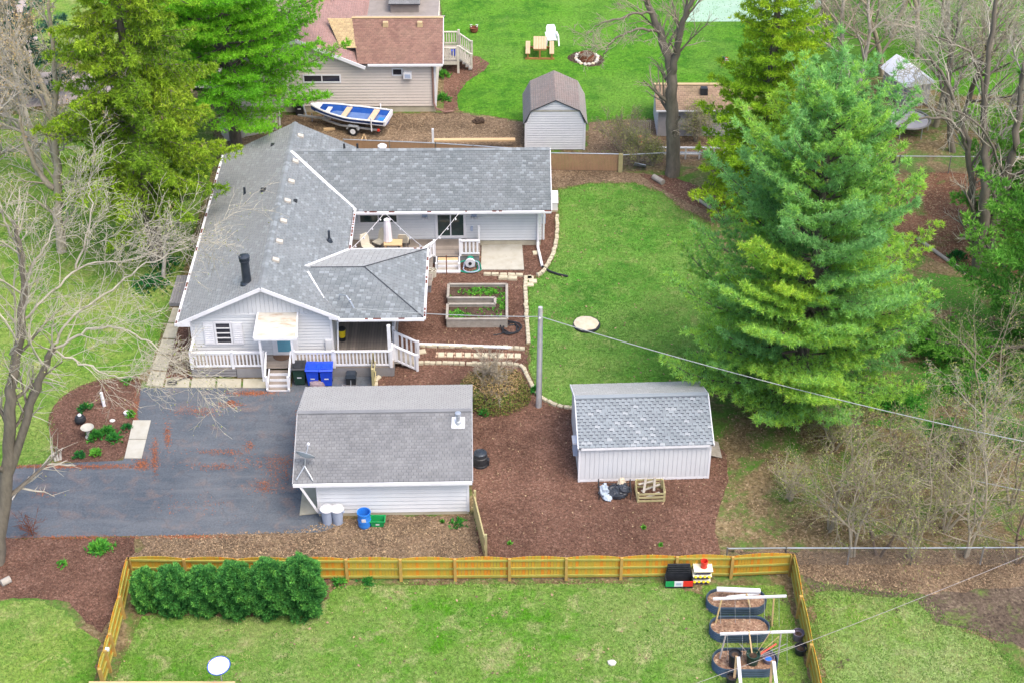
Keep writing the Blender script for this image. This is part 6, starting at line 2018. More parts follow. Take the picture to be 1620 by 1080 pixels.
def conifer(name, label, base, Ht, R, seed, mat, bark, z0=.12, dz=.5, nb=6, prof=None, up=(.25, .75), droop=0.0, tsize=.30, K=14, wid=.045, tw=.36, tone0=.4, tvar=.25, hang=False, group=None, dens=1.0, xs=1.0, tsp=.2, side=.42, cones=False, irr=.23, f0=.22, tipup=.22):
    rng = np.random.default_rng(seed)
    b = np.array(base, float)
    t = thing(name, label, 'tree', base, group)
    wob = rng.uniform(-.12, .12, (9, 2)); wob[0] = 0
    zs = np.linspace(0, Ht, 9)
    tp = np.column_stack([b[0] + np.cumsum(wob[:, 0]) * .5, b[1] + np.cumsum(wob[:, 1]) * .5, b[2] + zs])
    r0 = .018 * Ht + .05
    tr = r0 * (1 - zs / Ht) ** .8 + .02
    lines = [(tp, tr, 10)]
    C, D, T = [], [], []
    z = z0 * Ht
    prof = prof or (lambda s: (1 - s) ** .8)
    while z < Ht * .985:
        s = (z - z0 * Ht) / (Ht * (1 - z0))
        L0 = R * prof(s)
        k = nb + (1 if s < .5 else 0)
        a0 = rng.uniform(0, 6.28)
        for i in range(k):
            if rng.random() > dens: continue
            az = a0 + 6.283 * i / k + rng.uniform(-.3, .3)
            L = L0 * rng.uniform(1 - irr * 1.3, 1 + irr) + .15
            zz = z + rng.uniform(-.2, .2)
            ox, oy = np.interp(zz, zs, tp[:, 0]), np.interp(zz, zs, tp[:, 1])
            el = up[0] + (up[1] - up[0]) * s + rng.uniform(-.12, .12)
            m = 7
            q = np.linspace(0, 1, m)
            h = L * q
            zz_ = zz + np.tan(el) * h * .6 - droop * L * q ** 1.6 + tipup * L * q ** 3 * (1 if not hang else .4)
            cv = rng.uniform(-.15, .15)
            P = np.column_stack([ox + np.cos(az + cv * q) * h * xs, oy + np.sin(az + cv * q) * h, b[2] + zz_])
            br = (.012 * L + .012) * (1 - q * .85)
            lines.append((P, br, 5))
            btone = tone0 + rng.normal(0, tvar * .6) + tvar * .8 * math.sin(P[3, 0] * .9 + P[3, 2] * .5 + seed) * math.cos(P[3, 1] * .8 + seed)
            nq = max(3, int(L / tw))
            for j in range(nq):
                f = f0 + (1 - f0) * (j + rng.random()) / nq
                c = np.array([np.interp(f, q, P[:, c_]) for c_ in range(3)])
                dv = P[min(m - 1, int(f * (m - 1)) + 1)] - P[max(0, int(f * (m - 1)) - 1)]
                dv /= np.linalg.norm(dv) + 1e-9
                for sg in (-1, 1):
                    sl = side * L * (1.05 - f) * rng.uniform(.6, 1.2) + .22
                    pv = np.array([-dv[1], dv[0], 0]) * sg
                    td = dv * .75 + pv * .8 + np.array([0, 0, (-.85 if hang else .12) + rng.uniform(-.1, .15)])
                    td /= np.linalg.norm(td)
                    nt_ = max(1, int(sl / tsp))
                    for g in range(nt_):
                        w_ = (g + rng.random()) / nt_
                        C.append(c + td * sl * w_ + rng.normal(0, .05, 3)); D.append(td + np.array([0, 0, -.25 if hang else .55])); T.append(btone + rng.normal(0, .07) + .10 * w_)
                    if sl > .5: lines.append((np.stack([c, c + td * sl * .5, c + td * sl]), np.array([.012, .009, .005]), 3))
            if hang:
                for f in np.linspace(.15, 1, max(4, int(L / .16))):
                    C.append(np.array([np.interp(f, q, P[:, c_]) for c_ in range(3)]) + rng.normal(0, .04, 3)); D.append(np.array([0, 0, .4]) + (P[-1] - P[0]) / L); T.append(btone + .12)
            for g in range(5):
                C.append(P[-1] + rng.normal(0, .1, 3)); D.append(P[-1] - P[-2]); T.append(btone + .12)
        z += dz * rng.uniform(.8, 1.2) * (1.15 - .5 * s)
    for g in range(10):
        C.append(tp[-1] - np.array([0, 0, g * .12])); D.append(np.array([0, 0, 1.0])); T.append(tone0)
    C, D, T = np.array(C), unit(np.array(D)), np.array(T)
    tubes(lines, 'trunk', bark, t)
    V_, F_, tt = tufts(C, D, RNG.uniform(.75, 1.2, len(C)) * tsize, T, K, wid, .85)
    np_obj('crown', V_, F_, mat, t, tt)
    if cones:
        sel = rng.choice(len(C), 70, replace=False)
        mb = MB()
        for i in sel:
            c = C[i]
            if math.hypot(c[0] - b[0], c[1] - b[1]) > R * .45:
                mb.lathe((c[0], c[1], c[2] - .32), [(.02, 0), (.05, .06), (.055, .15), (.02, .24)], 6)
        if mb.v: mb.build('cones', m_tan_patch, t, kind='stuff')
    return t


pine_stops = [(0, (.03, .115, .055)), (.35, (.045, .17, .055)), (.65, (.08, .24, .035)), (1, (.22, .38, .02))]
m_pine_big = leaf_mat('pine_needles', [(0, (.19, .42, .14)), (.35, (.28, .57, .19)), (.6, (.35, .64, .12)), (1, (.55, .72, .06))], .25, .5)
m_pine_yel = leaf_mat('yellow_pine_needles', [(0, (.14, .30, .02)), (.4, (.25, .45, .025)), (.7, (.36, .54, .03)), (1, (.47, .60, .05))], .32, .35)
m_pine_bright = leaf_mat('bright_pine_needles', [(0, (.10, .34, .02)), (.4, (.19, .52, .03)), (.7, (.28, .62, .04)), (1, (.42, .70, .06))], .3, .5)
m_spruce = leaf_mat('spruce_needles', [(0, (.10, .22, .03)), (.4, (.21, .37, .03)), (.7, (.33, .49, .035)), (1, (.44, .55, .06))], .35, .45)
m_pine_right = leaf_mat('right_pine_needles', [(0, (.07, .24, .03)), (.4, (.13, .36, .05)), (.7, (.20, .45, .06)), (1, (.3, .54, .07))], .35, .35)
m_arb = leaf_mat('arborvitae_sprays', [(0, (.025, .13, .035)), (.4, (.075, .27, .06)), (.7, (.14, .40, .08)), (1, (.23, .50, .09))], .45, .35)
m_blueleaf = leaf_mat('bluish_spruce', [(0, (.03, .09, .06)), (.5, (.06, .16, .10)), (1, (.12, .24, .13))], .35, .2)


def wide(s):
    return (1 - s) ** .52 * (.8 + .2 * min(1, s / .12)) if s < .999 else .02


conifer('pine_tree', 'big full blue-green white pine standing right of the middle lawn', G(1258, 640), 16.0, 5.4, 6, m_pine_big, m_bark_pine, .05, .60, 7, wide, (.05, 1.05), .10, .21, 16, .022, .34, .43, .20, tsp=.15, irr=.38, side=.5, tipup=.34, dens=.95)
conifer('pine_tree', 'slim bright yellow-green pine behind the big blue-green one', G(1198, 330), 17.0, 3.3, 9, m_pine_yel, m_bark_pine, .04, .75, 6, lambda s: (1 - s) ** .6, (0, .7), .1, .23, 13, .028, .34, .42, .22, tsp=.16, irr=.35, f0=.1)
conifer('pine_tree', 'pine at the right edge with loose drooping light green boughs', G(1640, 585), 12.5, 5.6, 14, m_pine_right, m_bark_pine, .04, .75, 6, lambda s: (1 - s) ** .55, (-.05, .6), .12, .24, 12, .034, .36, .45, .22, dens=.62, tsp=.16, irr=.45)
conifer('pine_tree', 'pine behind the multi-stem tree at the right edge, its boughs hanging low', G(1668, 400), 12.0, 5.2, 15, m_pine_right, m_bark_pine, .12, .85, 6, lambda s: (1 - s) ** .55, (0, .6), .14, .24, 12, .034, .36, .5, .22, dens=.6, tsp=.16, irr=.45)
conifer('spruce_tree', 'olive green spruce with hanging twigs and cones left of the house', G(250, 415), 19.0, 4.4, 22, m_spruce, m_bark_grey, .20, .72, 6, lambda s: (.62 + .38 * min(1, s / .15)) * (1 - s) ** .5, (-.1, .3), .22, .22, 13, .032, .28, .47, .25, hang=True, cones=True, dens=.92, xs=1.05)
conifer('pine_tree', 'bright green white pine standing behind the left end of the house', G(374, 228), 17.0, 6.1, 27, m_pine_bright, m_bark_pine, .21, .62, 6, lambda s: (1 - s) ** .5, (0, .6), .02, .23, 13, .028, .36, .45, .25, irr=.35)
conifer('pine_tree', 'bluish pine tucked behind bare branches in the upper left corner', G(50, 150), 9.0, 3.0, 33, m_blueleaf, m_bark_pine, .1, .8, 5, lambda s: (1 - s) ** .6, (.1, .6), .1, .30, 11, .045, .4, .4, .25, dens=.7)


# ------------------------------------------------------------------ bare trees
def GY(px, py, y):
    v = (py - 540) / FPX
    t = y / (TC - v * TS)
    return ((px - 810) / FPX * t, y, CAM_H + t * (-TS - v * TC))


def bare_tree(name, label, base, Ht, seed, bark, r0=None, stems=1, spread=.5, lean=(0, 0), levels=4, fork=.35, droop=0.0, nb=(5, 6, 6, 4), twig=.011, group=None, wig=.12, cat='tree', lens=(.62, .55, .5, .45), bud=None, budn=0, budsize=.07, az_bias=None, ang=(.45, .95), trop=.05, limbs=None, twigm=None):
    rr = random.Random(seed)
    t = thing(name, label, cat, base, group)
    b = Vector(base)
    r0 = r0 or .016 * Ht + .03
    lines, tips = [], []

    def perp(d, az):
        u = d.cross(Vector((0, 0, 1)))
        if u.length < 1e-3: u = Vector((1, 0, 0))
        u.normalize(); v = d.cross(u)
        return u * math.cos(az) + v * math.sin(az)

    def grow(p, d, L, r, lev):
        n = 7 if lev == 0 else 5 if lev < 3 else 4 if lev < levels - 1 else 3
        pts, rad = [p.copy()], [r]
        dd = d.copy()
        for i in range(1, n):
            dd = dd + Vector((rr.gauss(0, wig), rr.gauss(0, wig), rr.gauss(0, wig * .7)))
            dd.z += trop - droop * lev * .16
            dd.normalize()
            p = p + dd * (L / (n - 1))
            if p.z < .1: p.z = .1
            pts.append(p.copy()); rad.append(max(twig * .6, r * (1 - .78 * i / (n - 1))) if lev else r * (1 - .6 * i / (n - 1)))
        lines.append((np.array([tuple(q) for q in pts]), np.array(rad), 8 if lev == 0 else 5 if lev == 1 else 3))
        if lev >= levels - 1:
            tips.append((pts[-1], pts[-2]))
            return
        k = nb[min(lev, len(nb) - 1)]
        for i in range(k):
            f = (fork if lev == 0 else .22) + (1 - (fork if lev == 0 else .22)) * (i + rr.random() * .9) / k
            f = min(f, 1.0)
            x = f * (n - 1); j = min(int(x), n - 2)
            q = pts[j].lerp(pts[j + 1], x - j)
            dv = (pts[j + 1] - pts[j]).normalized()
            az = rr.uniform(0, 6.283)
            a = rr.uniform(*ang) * (spread / .5 if lev == 0 else 1)
            cd = dv * math.cos(a) + perp(dv, az) * math.sin(a)
            if az_bias and lev < 2: cd = (cd + Vector(az_bias)).normalized()
            cl = L * lens[min(lev, len(lens) - 1)] * rr.uniform(.65, 1.15) * (1.1 - .35 * f)
            cr = max(twig, (rad[j] if lev else r * (1 - .5 * f)) * rr.uniform(.5, .68))
            grow(q, cd, cl, cr, lev + 1)
        # leader
        if lev < 2: grow(pts[-1], (pts[-1] - pts[-2]).normalized(), L * .45, max(twig, rad[-1]), lev + 1)

    def along(P, ra, rb, kids, lev):
        P = [Vector(q) for q in P]
        for _ in range(2):
            o = [P[0]]
            for i in range(len(P) - 1): o += [P[i].lerp(P[i + 1], .25), P[i].lerp(P[i + 1], .75)]
            P = o + [P[-1]]
        n = len(P)
        rad = [ra + (rb - ra) * i / (n - 1) for i in range(n)]
        lines.append((np.array([tuple(q + Vector((rr.gauss(0, .04), rr.gauss(0, .04), rr.gauss(0, .04))) * (0 < i < n - 1)) for i, q in enumerate(P)]), np.array(rad), 9 if ra > .15 else 6))
        L = sum((P[i + 1] - P[i]).length for i in range(n - 1))
        for i in range(kids):
            f = .12 + .88 * (i + rr.random()) / kids
            x = min(f, .999) * (n - 1); j = int(x)
            q = P[j].lerp(P[j + 1], x - j); dv = (P[j + 1] - P[j]).normalized()
            a = rr.uniform(*ang); cd = dv * math.cos(a) + perp(dv, rr.uniform(0, 6.283)) * math.sin(a)
            grow(q, cd, rr.uniform(.6, 1.3) * lens[1] * min(L, 4.5) * .7, max(twig, rad[j] * rr.uniform(.35, .55)), lev)

    for P, ra, rb, kids in (limbs or ()): along(P, ra, rb, kids, 2)
    for s in range(0 if limbs else stems):
        az = 6.283 * s / max(1, stems) + rr.uniform(-.4, .4)
        sp = (.22 if stems > 1 else 0) * rr.uniform(.6, 1.3)
        d = Vector((lean[0] + sp * math.cos(az), lean[1] + sp * math.sin(az), 1)).normalized()
        off = Vector((math.cos(az), math.sin(az), 0)) * (r0 * .7 if stems > 1 else 0)
        grow(b + off - Vector((0, 0, .1)), d, Ht * .62 * rr.uniform(.85, 1.1), r0 * (1 if stems == 1 else .75), 0)
    big_ = [l for l in lines if l[1][0] > .075]
    small = [l for l in lines if l[1][0] <= .075]
    if big_: tubes(big_, 'trunk', bark, t)
    tubes(small, 'branches', twigm or bark, t, twig * .5)
    if bud and tips:
        C = []
        for a, c in tips:
            for k in range(budn): C.append(tuple(a.lerp(c, rr.random() * 1.3) + Vector((rr.gauss(0, .12), rr.gauss(0, .12), rr.gauss(0, .1)))))
        C = np.array(C)
        V_, F_, tt = leaves(C, unit(RNG.normal(size=C.shape)), RNG.uniform(.6, 1.3, len(C)) * budsize, RNG.random(len(C)), .7)
        np_obj('buds', V_, F_, bud, t, tt, 'stuff')
    return t


m_bud_tan = leaf_mat('tan_buds', [(0, (.30, .25, .10)), (.5, (.40, .33, .16)), (1, (.46, .30, .14))], .3)
m_bud_green = leaf_mat('green_buds', [(0, (.16, .20, .05)), (.5, (.24, .28, .07)), (1, (.34, .34, .12))], .3)

yA, yB, yC = G(1062, 276)[1], G(1552, 432)[1], G(0, 885)[1]
bare_tree('bare_tree', 'tall bare tree with dark forked trunk at the corner of the slatted fence', G(1063, 277), 15, 3, m_bark_grey, levels=5, twig=.014, nb=(6, 6, 6, 4), lens=(.6, .7, .55, .5), twigm=m_bark_tan, limbs=[
    ([G(1063, 277), GY(1066, 200, yA), GY(1062, 150, yA), GY(1063, 110, yA), GY(1050, 60, yA + .5), GY(1022, 0, yA + 1), GY(1000, -60, yA + 1)], .44, .10, 12),
    ([GY(1063, 115, yA), GY(1072, 70, yA - .2), GY(1078, 40, yA - .4), GY(1095, 0, yA - .6), GY(1120, -60, yA)], .24, .07, 10),
    ([GY(1066, 95, yA), GY(1080, 55, yA), GY(1082, 20, yA), GY(1090, -40, yA)], .13, .05, 7),
    ([GY(1045, 52, yA + .4), GY(1030, 46, yA - .4), GY(995, 48, yA - 1), GY(965, 66, yA - 1.5), GY(955, 90, yA - 1.6)], .09, .03, 8),
    ([GY(1032, 20, yA + .7), GY(1005, 20, yA), GY(975, 30, yA - .5), GY(940, 42, yA - 1)], .08, .025, 8),
    ([GY(1066, 200, yA), GY(1075, 185, yA - .3)], .12, .06, 1)])
bare_tree('bare_tree', 'thick multi-stem bare tree near the right edge below the far fence', G(1552, 432), 16, 8, m_bark_grey, levels=5, twig=.015, nb=(5, 6, 6, 4), lens=(.6, .75, .55, .5), twigm=m_twig_pale, limbs=[
    ([G(1546, 430), GY(1553, 380, yB), GY(1558, 335, yB), GY(1556, 290, yB), GY(1562, 240, yB + .5), GY(1555, 160, yB + 1), GY(1570, 60, yB + 1), GY(1580, -40, yB + 1)], .36, .06, 12),
    ([G(1553, 432), GY(1570, 370, yB), GY(1585, 310, yB), GY(1595, 270, yB), GY(1612, 200, yB), GY(1620, 100, yB)], .38, .10, 10),
    ([GY(1542, 400, yB + .6), GY(1543, 350, yB + .8), GY(1538, 300, yB + 1), GY(1532, 240, yB + 1), GY(1525, 200, yB + 1), GY(1500, 130, yB + 1.5), GY(1470, 90, yB + 1)], .22, .06, 12),
    ([GY(1530, 235, yB + 1), GY(1512, 195, yB + .5), GY(1480, 185, yB), GY(1440, 190, yB - .5), GY(1420, 200, yB - .6)], .10, .03, 7),
    ([GY(1558, 190, yB + 1), GY(1548, 90, yB + 1), GY(1510, 70, yB), GY(1480, 60, yB)], .09, .03, 8),
    ([GY(1590, 285, yB), GY(1560, 200, yB - 1), GY(1500, 170, yB - 1)], .08, .03, 6)])
bare_tree('bare_tree', 'bare tree at left edge with forked trunk and pale limbs arching over the flower bed', G(0, 885), 12.5, 12, m_bark_grey, levels=5, twig=.009, nb=(6, 6, 7, 4), lens=(.7, .8, .6, .55), wig=.18, droop=.15, twigm=m_twig_pale, bud=m_bud_green, budn=1, budsize=.06, limbs=[
    ([G(-4, 890), GY(5, 780, yC), GY(14, 690, yC), GY(16, 620, yC), GY(22, 570, yC + .3), GY(36, 500, yC + .6), GY(37, 440, yC + 1), GY(30, 385, yC + 1), GY(22, 350, yC + 1)], .31, .05, 16),
    ([GY(6, 765, yC), GY(38, 680, yC), GY(55, 620, yC), GY(72, 575, yC), GY(84, 548, yC)], .19, .11, 3),
    ([GY(84, 550, yC), GY(110, 500, yC + .5), GY(160, 470, yC + 1), GY(205, 435, yC + 1.5), GY(245, 408, yC + 2), GY(300, 392, yC + 2.5)], .058, .014, 15),
    ([GY(84, 552, yC), GY(125, 528, yC), GY(165, 515, yC), GY(210, 525, yC), GY(245, 545, yC), GY(272, 572, yC), GY(297, 600, yC)], .058, .014, 15),
    ([GY(84, 556, yC), GY(115, 568, yC - .5), GY(150, 580, yC - .6), GY(175, 598, yC - .6), GY(205, 592, yC - .6), GY(232, 590, yC - .6)], .05, .014, 10),
    ([GY(36, 505, yC + .6), GY(75, 470, yC + 1), GY(120, 425, yC + 2), GY(170, 412, yC + 2), GY(215, 415, yC + 2), GY(245, 395, yC + 2)], .055, .014, 15),
    ([GY(37, 445, yC + 1), GY(60, 410, yC + 1.5), GY(85, 360, yC + 2), GY(95, 330, yC + 2)], .06, .018, 11),
    ([GY(30, 400, yC + 1), GY(10, 350, yC + 1), GY(-10, 320, yC + 1)], .06, .02, 9),
    ([GY(120, 425, yC + 2), GY(150, 340, yC + 2.5), GY(140, 290, yC + 3)], .05, .015, 10),
    ([GY(16, 560, yC), GY(30, 545, yC - .5), GY(5, 500, yC - .5), GY(-20, 470, yC)], .05, .018, 8)])
yD = G(98, 398)[1]
bare_tree('bare_tree', 'pale bare tree with brown mossy trunk on the left lawn', G(98, 398), 13, 17, m_bark_tan, levels=5, twig=.015, nb=(7, 6, 6, 4), lens=(.7, .7, .55, .5), twigm=m_twig_pale, bud=m_bud_tan, budn=1, budsize=.09, limbs=[
    ([G(98, 398), GY(92, 330, yD), GY(90, 270, yD), GY(85, 215, yD), GY(90, 150, yD), GY(80, 60, yD), GY(75, -20, yD)], .28, .05, 26),
    ([GY(88, 225, yD), GY(110, 190, yD), GY(150, 170, yD - .5), GY(190, 130, yD - 1)], .07, .02, 14),
    ([GY(90, 205, yD), GY(60, 150, yD), GY(30, 100, yD), GY(10, 30, yD)], .09, .025, 14),
    ([GY(90, 240, yD), GY(120, 215, yD), GY(150, 215, yD), GY(175, 240, yD)], .06, .02, 12),
    ([GY(86, 300, yD), GY(55, 270, yD), GY(35, 210, yD), GY(28, 170, yD)], .18, .06, 10)])
bare_tree('bare_tree', 'slender pale bare tree between the spruce and the house gutter', G(258, 440), 5.0, 23, m_bark_pale, .12, spread=.6, fork=.3, nb=(7, 6, 4), twig=.013, levels=4, lens=(.7, .6, .5))
bare_tree('bare_tree', 'bare tree with tan buds farther back on the left lawn', G(62, 275), 11, 24, m_bark_pale, .26, spread=.55, fork=.2, nb=(9, 7, 6, 4), twig=.014, levels=5, bud=m_bud_tan, budn=1, budsize=.10)
bare_tree('bare_tree', 'bare budding tree beside the street in the upper left', G(85, 190), 11, 26, m_bark_tan, .25, spread=.55, fork=.2, nb=(9, 7, 5, 4), twig=.014, levels=5, bud=m_bud_tan, budn=2, budsize=.10)
bare_tree('bare_tree', 'bare tree cut by the left edge above the lawn', G(-10, 330), 12, 28, m_bark_pale, .25, spread=.6, fork=.2, nb=(9, 6, 5, 4), twig=.014, levels=5, az_bias=(.2, 0, 0), bud=m_bud_tan, budn=1, budsize=.08)
# upper right wood
wood = [((1350, 150), 12, 'pale V-forked bare tree behind the tip of the big pine', m_bark_pale, 2), ((1395, 120), 11, 'dense twiggy bare tree left of the white metal roof', m_bark_olive, 1), ((1480, 200), 12, 'bare tree right beside the white metal roof', m_bark_olive, 1), ((1525, 190), 12, 'bare tree with straight grey trunk right of the metal roof', m_bark_grey, 1), ((1508, 240), 10, 'bare leaning tree above the far fence at right', m_bark_grey, 1), ((1590, 210), 14, 'bare pale-limbed tree in the upper right corner', m_bark_pale, 1), ((1640, 280), 13, 'bare tree reaching in at the right edge above the pine boughs', m_bark_grey, 1), ((1450, 90), 11, 'bare tree farthest back in the upper right wood', m_bark_tan, 1), ((1560, 110), 11, 'bare tree by the far brown heap in the upper right', m_bark_tan, 1), ((1310, 60), 10, 'bare tree behind the yellow-green pine', m_bark_brown, 1), ((1410, 60), 12, 'bare tree with pale twigs above the white metal roof', m_bark_tan, 1), ((1500, 60), 12, 'pale twiggy bare tree at the top edge, right of the metal roof', m_bark_pale, 1), ((1620, 120), 12, 'bare tree at the far right of the top edge', m_bark_tan, 1)]
for i, ((x, y), h_, lab, bk, st) in enumerate(wood):
    bare_tree('bare_tree', lab, G(x, y), h_, 40 + i * 3, bk, .2 if st == 1 else .24, stems=st, spread=.6, fork=.2, nb=(8, 6, 5, 4), twig=.014, levels=5, bud=m_bud_green if i % 2 else None, budn=1, budsize=.08, twigm=m_twig_pale if i % 3 else m_bark_tan, lens=(.7, .6, .55, .5))
# lower right thicket
thick = [((1312, 838), 6.5, 'wide pale bare tree spreading right of the garden shed', m_bark_tan, 3, .9), ((1349, 880), 5.5, 'bare sapling with olive twigs behind the chain-link fence, second from its left end', m_bark_olive, 2, .6), ((1390, 878), 5.5, 'bare grey sapling in the middle of the fence thicket', m_bark_olive, 2, .6), ((1440, 880), 6.5, 'dark-stemmed bare tree in the fence thicket', m_bark_brown, 3, .6), ((1528, 880), 7.0, 'bare tree with thick dark foot in the fence thicket at right', m_bark_brown, 3, .7), ((1552, 790), 9.5, 'tall slim bare tree with grey stem right of the cable', m_bark_pale, 1, .6), ((1600, 800), 8.0, 'tangled reddish bare tree at the right edge', m_bark_brown, 3, .7), ((1470, 770), 5.0, 'low brown brushy tree in the middle of the thicket', m_bark_brown, 4, .8), ((1610, 890), 7, 'bare olive tree at the right end of the chain-link fence', m_bark_olive, 2, .7), ((1560, 690), 8.5, 'bare forked tree standing below the right pine boughs', m_bark_tan, 2, .6), ((1250, 790), 2.6, 'low tan brush right of the shed ramp', m_bark_tan, 5, .9), ((1370, 800), 4.0, 'low olive brush in the left half of the thicket', m_bark_olive, 5, .8), ((1420, 730), 3.2, 'low tan brush under the cable right of the big pine', m_bark_tan, 5, .9), ((1495, 840), 4.5, 'olive brush just behind the middle of the chain-link fence', m_bark_olive, 4, .8), ((1510, 740), 4.2, 'brown brush left of the tall slim bare tree', m_bark_brown, 4, .8), ((1320, 710), 3.0, 'dry brush at the foot of the big pine', m_bark_olive, 5, .9)]
for i, ((x, y), h_, lab, bk, st, sp) in enumerate(thick):
    bare_tree('bare_tree', lab, G(x, y), h_, 90 + i * 5, bk, .085, stems=min(st, 3), spread=sp, fork=.2, nb=(7, 7, 5, 4), twig=.006, levels=5 if i == 5 else 4, bud=m_bud_green, budn=2, budsize=.06, droop=.08, twigm=(m_bark_olive, m_bark_tan, m_bark_brown)[i % 3] if bk is not m_bark_pale else m_twig_pale)
# shrubs near the far fence
for i, (x, y, h_, lab) in enumerate(((985, 245, 3.4, 'grey-green twiggy shrub right of the white gambrel shed'), (1008, 262, 2.6, 'vine-covered shrub at the end of the slatted fence'), (1100, 225, 3.0, 'thin bare shrub in front of the grey hut wall'), (1032, 262, 1.8, 'low dark shrub behind the vine-covered fence'))):
    bare_tree('bare_shrub', lab, G(x, y), h_, 150 + i, m_bark_olive if i != 2 else m_bark_tan, .05, stems=6, spread=.6, fork=.15, nb=(6, 5, 4), twig=.010, levels=4, bud=m_bud_green, budn=2, budsize=.07, cat='shrub')
bare_tree('bare_shrub', 'small red-twigged shrub at the near edge of the driveway', G(52, 846), 1.3, 171, m_rust, .02, stems=6, spread=.9, fork=.15, nb=(5, 4), twig=.009, levels=3, cat='shrub')
bare_tree('bare_shrub', 'dry brown shrub beside the left wall of the front porch', G(288, 585), 1.4, 172, m_bark_tan, .03, stems=7, spread=.9, fork=.15, nb=(5, 5, 4), twig=.010, levels=4, cat='shrub')
# round brown bush behind the garage
bush_c = Vector(G(782, 628))
bare_tree('round_bush', 'round tan-brown bush with small olive leaves right behind the garage', bush_c, 2.5, 175, m_bark_tan, .05, stems=9, spread=.8, fork=.12, nb=(7, 6, 5), twig=.011, levels=4, cat='bush', ang=(.4, .9))
n = 9000
q = unit(RNG.normal(size=(n, 3)))
q[:, 2] = np.abs(q[:, 2])
rad = RNG.uniform(.55, 1.0, (n, 1)) ** .5
C = np.array(bush_c) + q * rad * np.array([1.75, 1.55, 1.75])
C[:, 2] = np.maximum(C[:, 2] * (.9 + .1 * np.sin(C[:, 0] * 5)), .1)
V_, F_, tt = leaves(C, unit(q + RNG.normal(0, .6, (n, 3))), RNG.uniform(.05, .10, n), np.clip(.75 - (C[:, 2] < .9) * .45 + RNG.normal(0, .2, n), 0, 1), .6)
np_obj('foliage', V_, F_, leaf_mat('bush_leaves', [(0, (.05, .12, .02)), (.35, (.14, .17, .03)), (.7, (.30, .21, .09)), (1, (.36, .25, .13))], .35), bpy.data.objects['round_bush'], tt)


# ------------------------------------------------------------------ arborvitae hedge
def arborvitae(px_, py_, h, r, seed, label, bright=0.0):
    b = np.array(G(px_, py_)); rng = np.random.default_rng(seed)
    t = thing('arborvitae', label, 'evergreen shrub', tuple(b), 'arborvitae hedge along the picket fence')
    lines = [(np.array([b, b + [0, 0, h * .5], b + [0, 0, h * .9]]), np.array([.09, .06, .02]), 6)]
    tubes(lines, 'trunk', m_bark_brown, t)
    n = int(3000 * r * h)
    z = rng.random(n) ** .8
    az = rng.uniform(0, 6.283, n)
    pr = np.where(z < .7, .80 + .2 * np.sin(z / .7 * 2.4), np.sqrt(np.maximum(0, 1 - ((z - .7) / .31) ** 2)) * .97)
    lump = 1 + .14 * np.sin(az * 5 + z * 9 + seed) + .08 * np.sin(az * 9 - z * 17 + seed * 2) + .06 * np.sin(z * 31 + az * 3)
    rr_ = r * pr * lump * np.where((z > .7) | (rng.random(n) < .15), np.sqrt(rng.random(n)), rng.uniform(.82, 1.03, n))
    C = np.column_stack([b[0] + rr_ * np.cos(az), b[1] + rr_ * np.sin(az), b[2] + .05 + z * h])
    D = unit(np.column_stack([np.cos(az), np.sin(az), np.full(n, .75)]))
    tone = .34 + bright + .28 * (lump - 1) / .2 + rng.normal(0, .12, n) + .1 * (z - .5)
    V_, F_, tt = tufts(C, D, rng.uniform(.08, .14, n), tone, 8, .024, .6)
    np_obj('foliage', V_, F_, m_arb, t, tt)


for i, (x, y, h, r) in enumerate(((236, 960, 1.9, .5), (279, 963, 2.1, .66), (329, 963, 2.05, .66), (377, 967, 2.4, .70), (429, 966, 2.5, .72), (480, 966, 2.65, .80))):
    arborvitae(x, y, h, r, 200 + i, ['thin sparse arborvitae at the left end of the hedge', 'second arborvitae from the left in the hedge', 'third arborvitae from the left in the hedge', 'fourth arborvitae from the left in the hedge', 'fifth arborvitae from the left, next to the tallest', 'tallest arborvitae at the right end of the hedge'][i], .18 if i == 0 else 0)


# ------------------------------------------------------------------ small plants
def clump(px_, py_, r, h, n, label, tone=.5, size=.12, name='leafy_plant', cat='plant', wid=.04, K=6):
    b = np.array(G(px_, py_))
    q = RNG.normal(0, .45, (n, 2)) * r
    C = np.column_stack([b[0] + q[:, 0], b[1] + q[:, 1], .02 + h * .6 * np.maximum(0, 1 - (q ** 2).sum(1) / (r * r))])
    D = unit(np.column_stack([q[:, 0] / r, q[:, 1] / r, np.ones(n)]))
    V_, F_, tt = tufts(C, D, RNG.uniform(.7, 1.3, n) * size, tone + RNG.normal(0, .15, n), K, wid, .7)
    o = np_obj(name, V_, F_, m_plant, None, tt)
    tag(o, label, cat)


clump(152, 692, .32, .35, 60, 'bright green clump right of the bird bath', .35, .2)
clump(170, 685, .3, .35, 55, 'bright green clump in the middle of the bird bath plants', .35, .2)
clump(180, 696, .28, .35, 50, 'bright green clump rightmost of those by the bird bath', .3, .2)
clump(151, 718, .32, .2, 36, 'light green seedlings near the lower edge of the flower bed', .8, .14)
clump(127, 722, .32, .2, 36, 'dull bluish green plant at the lower left of the flower bed', .1, .14)
clump(201, 604, .2, .25, 34, 'green clump at the top of the flower bed', .6, .16)
clump(207, 656, .2, .2, 30, 'green plant behind the white ring pot', .7, .15)
clump(201, 678, .22, .2, 30, 'bluish plant beside the concrete slab', .05, .16)
clump(135, 648, .28, .3, 26, 'thin grey-green plant behind the black urn', .15, .22)
clump(157, 868, .42, .3, 90, 'spiky green clump on the mulch below the driveway', .6, .22)
clump(98, 893, .22, .15, 16, 'few small green sprouts on the mulch near the left fence', .6, .14)
clump(848, 620, .22, .3, 40, 'bright green seedling at the right of the round bush', .35, .2)
clump(765, 656, .2, .25, 26, 'grey-green leaves at the foot of the round bush', .3, .2)
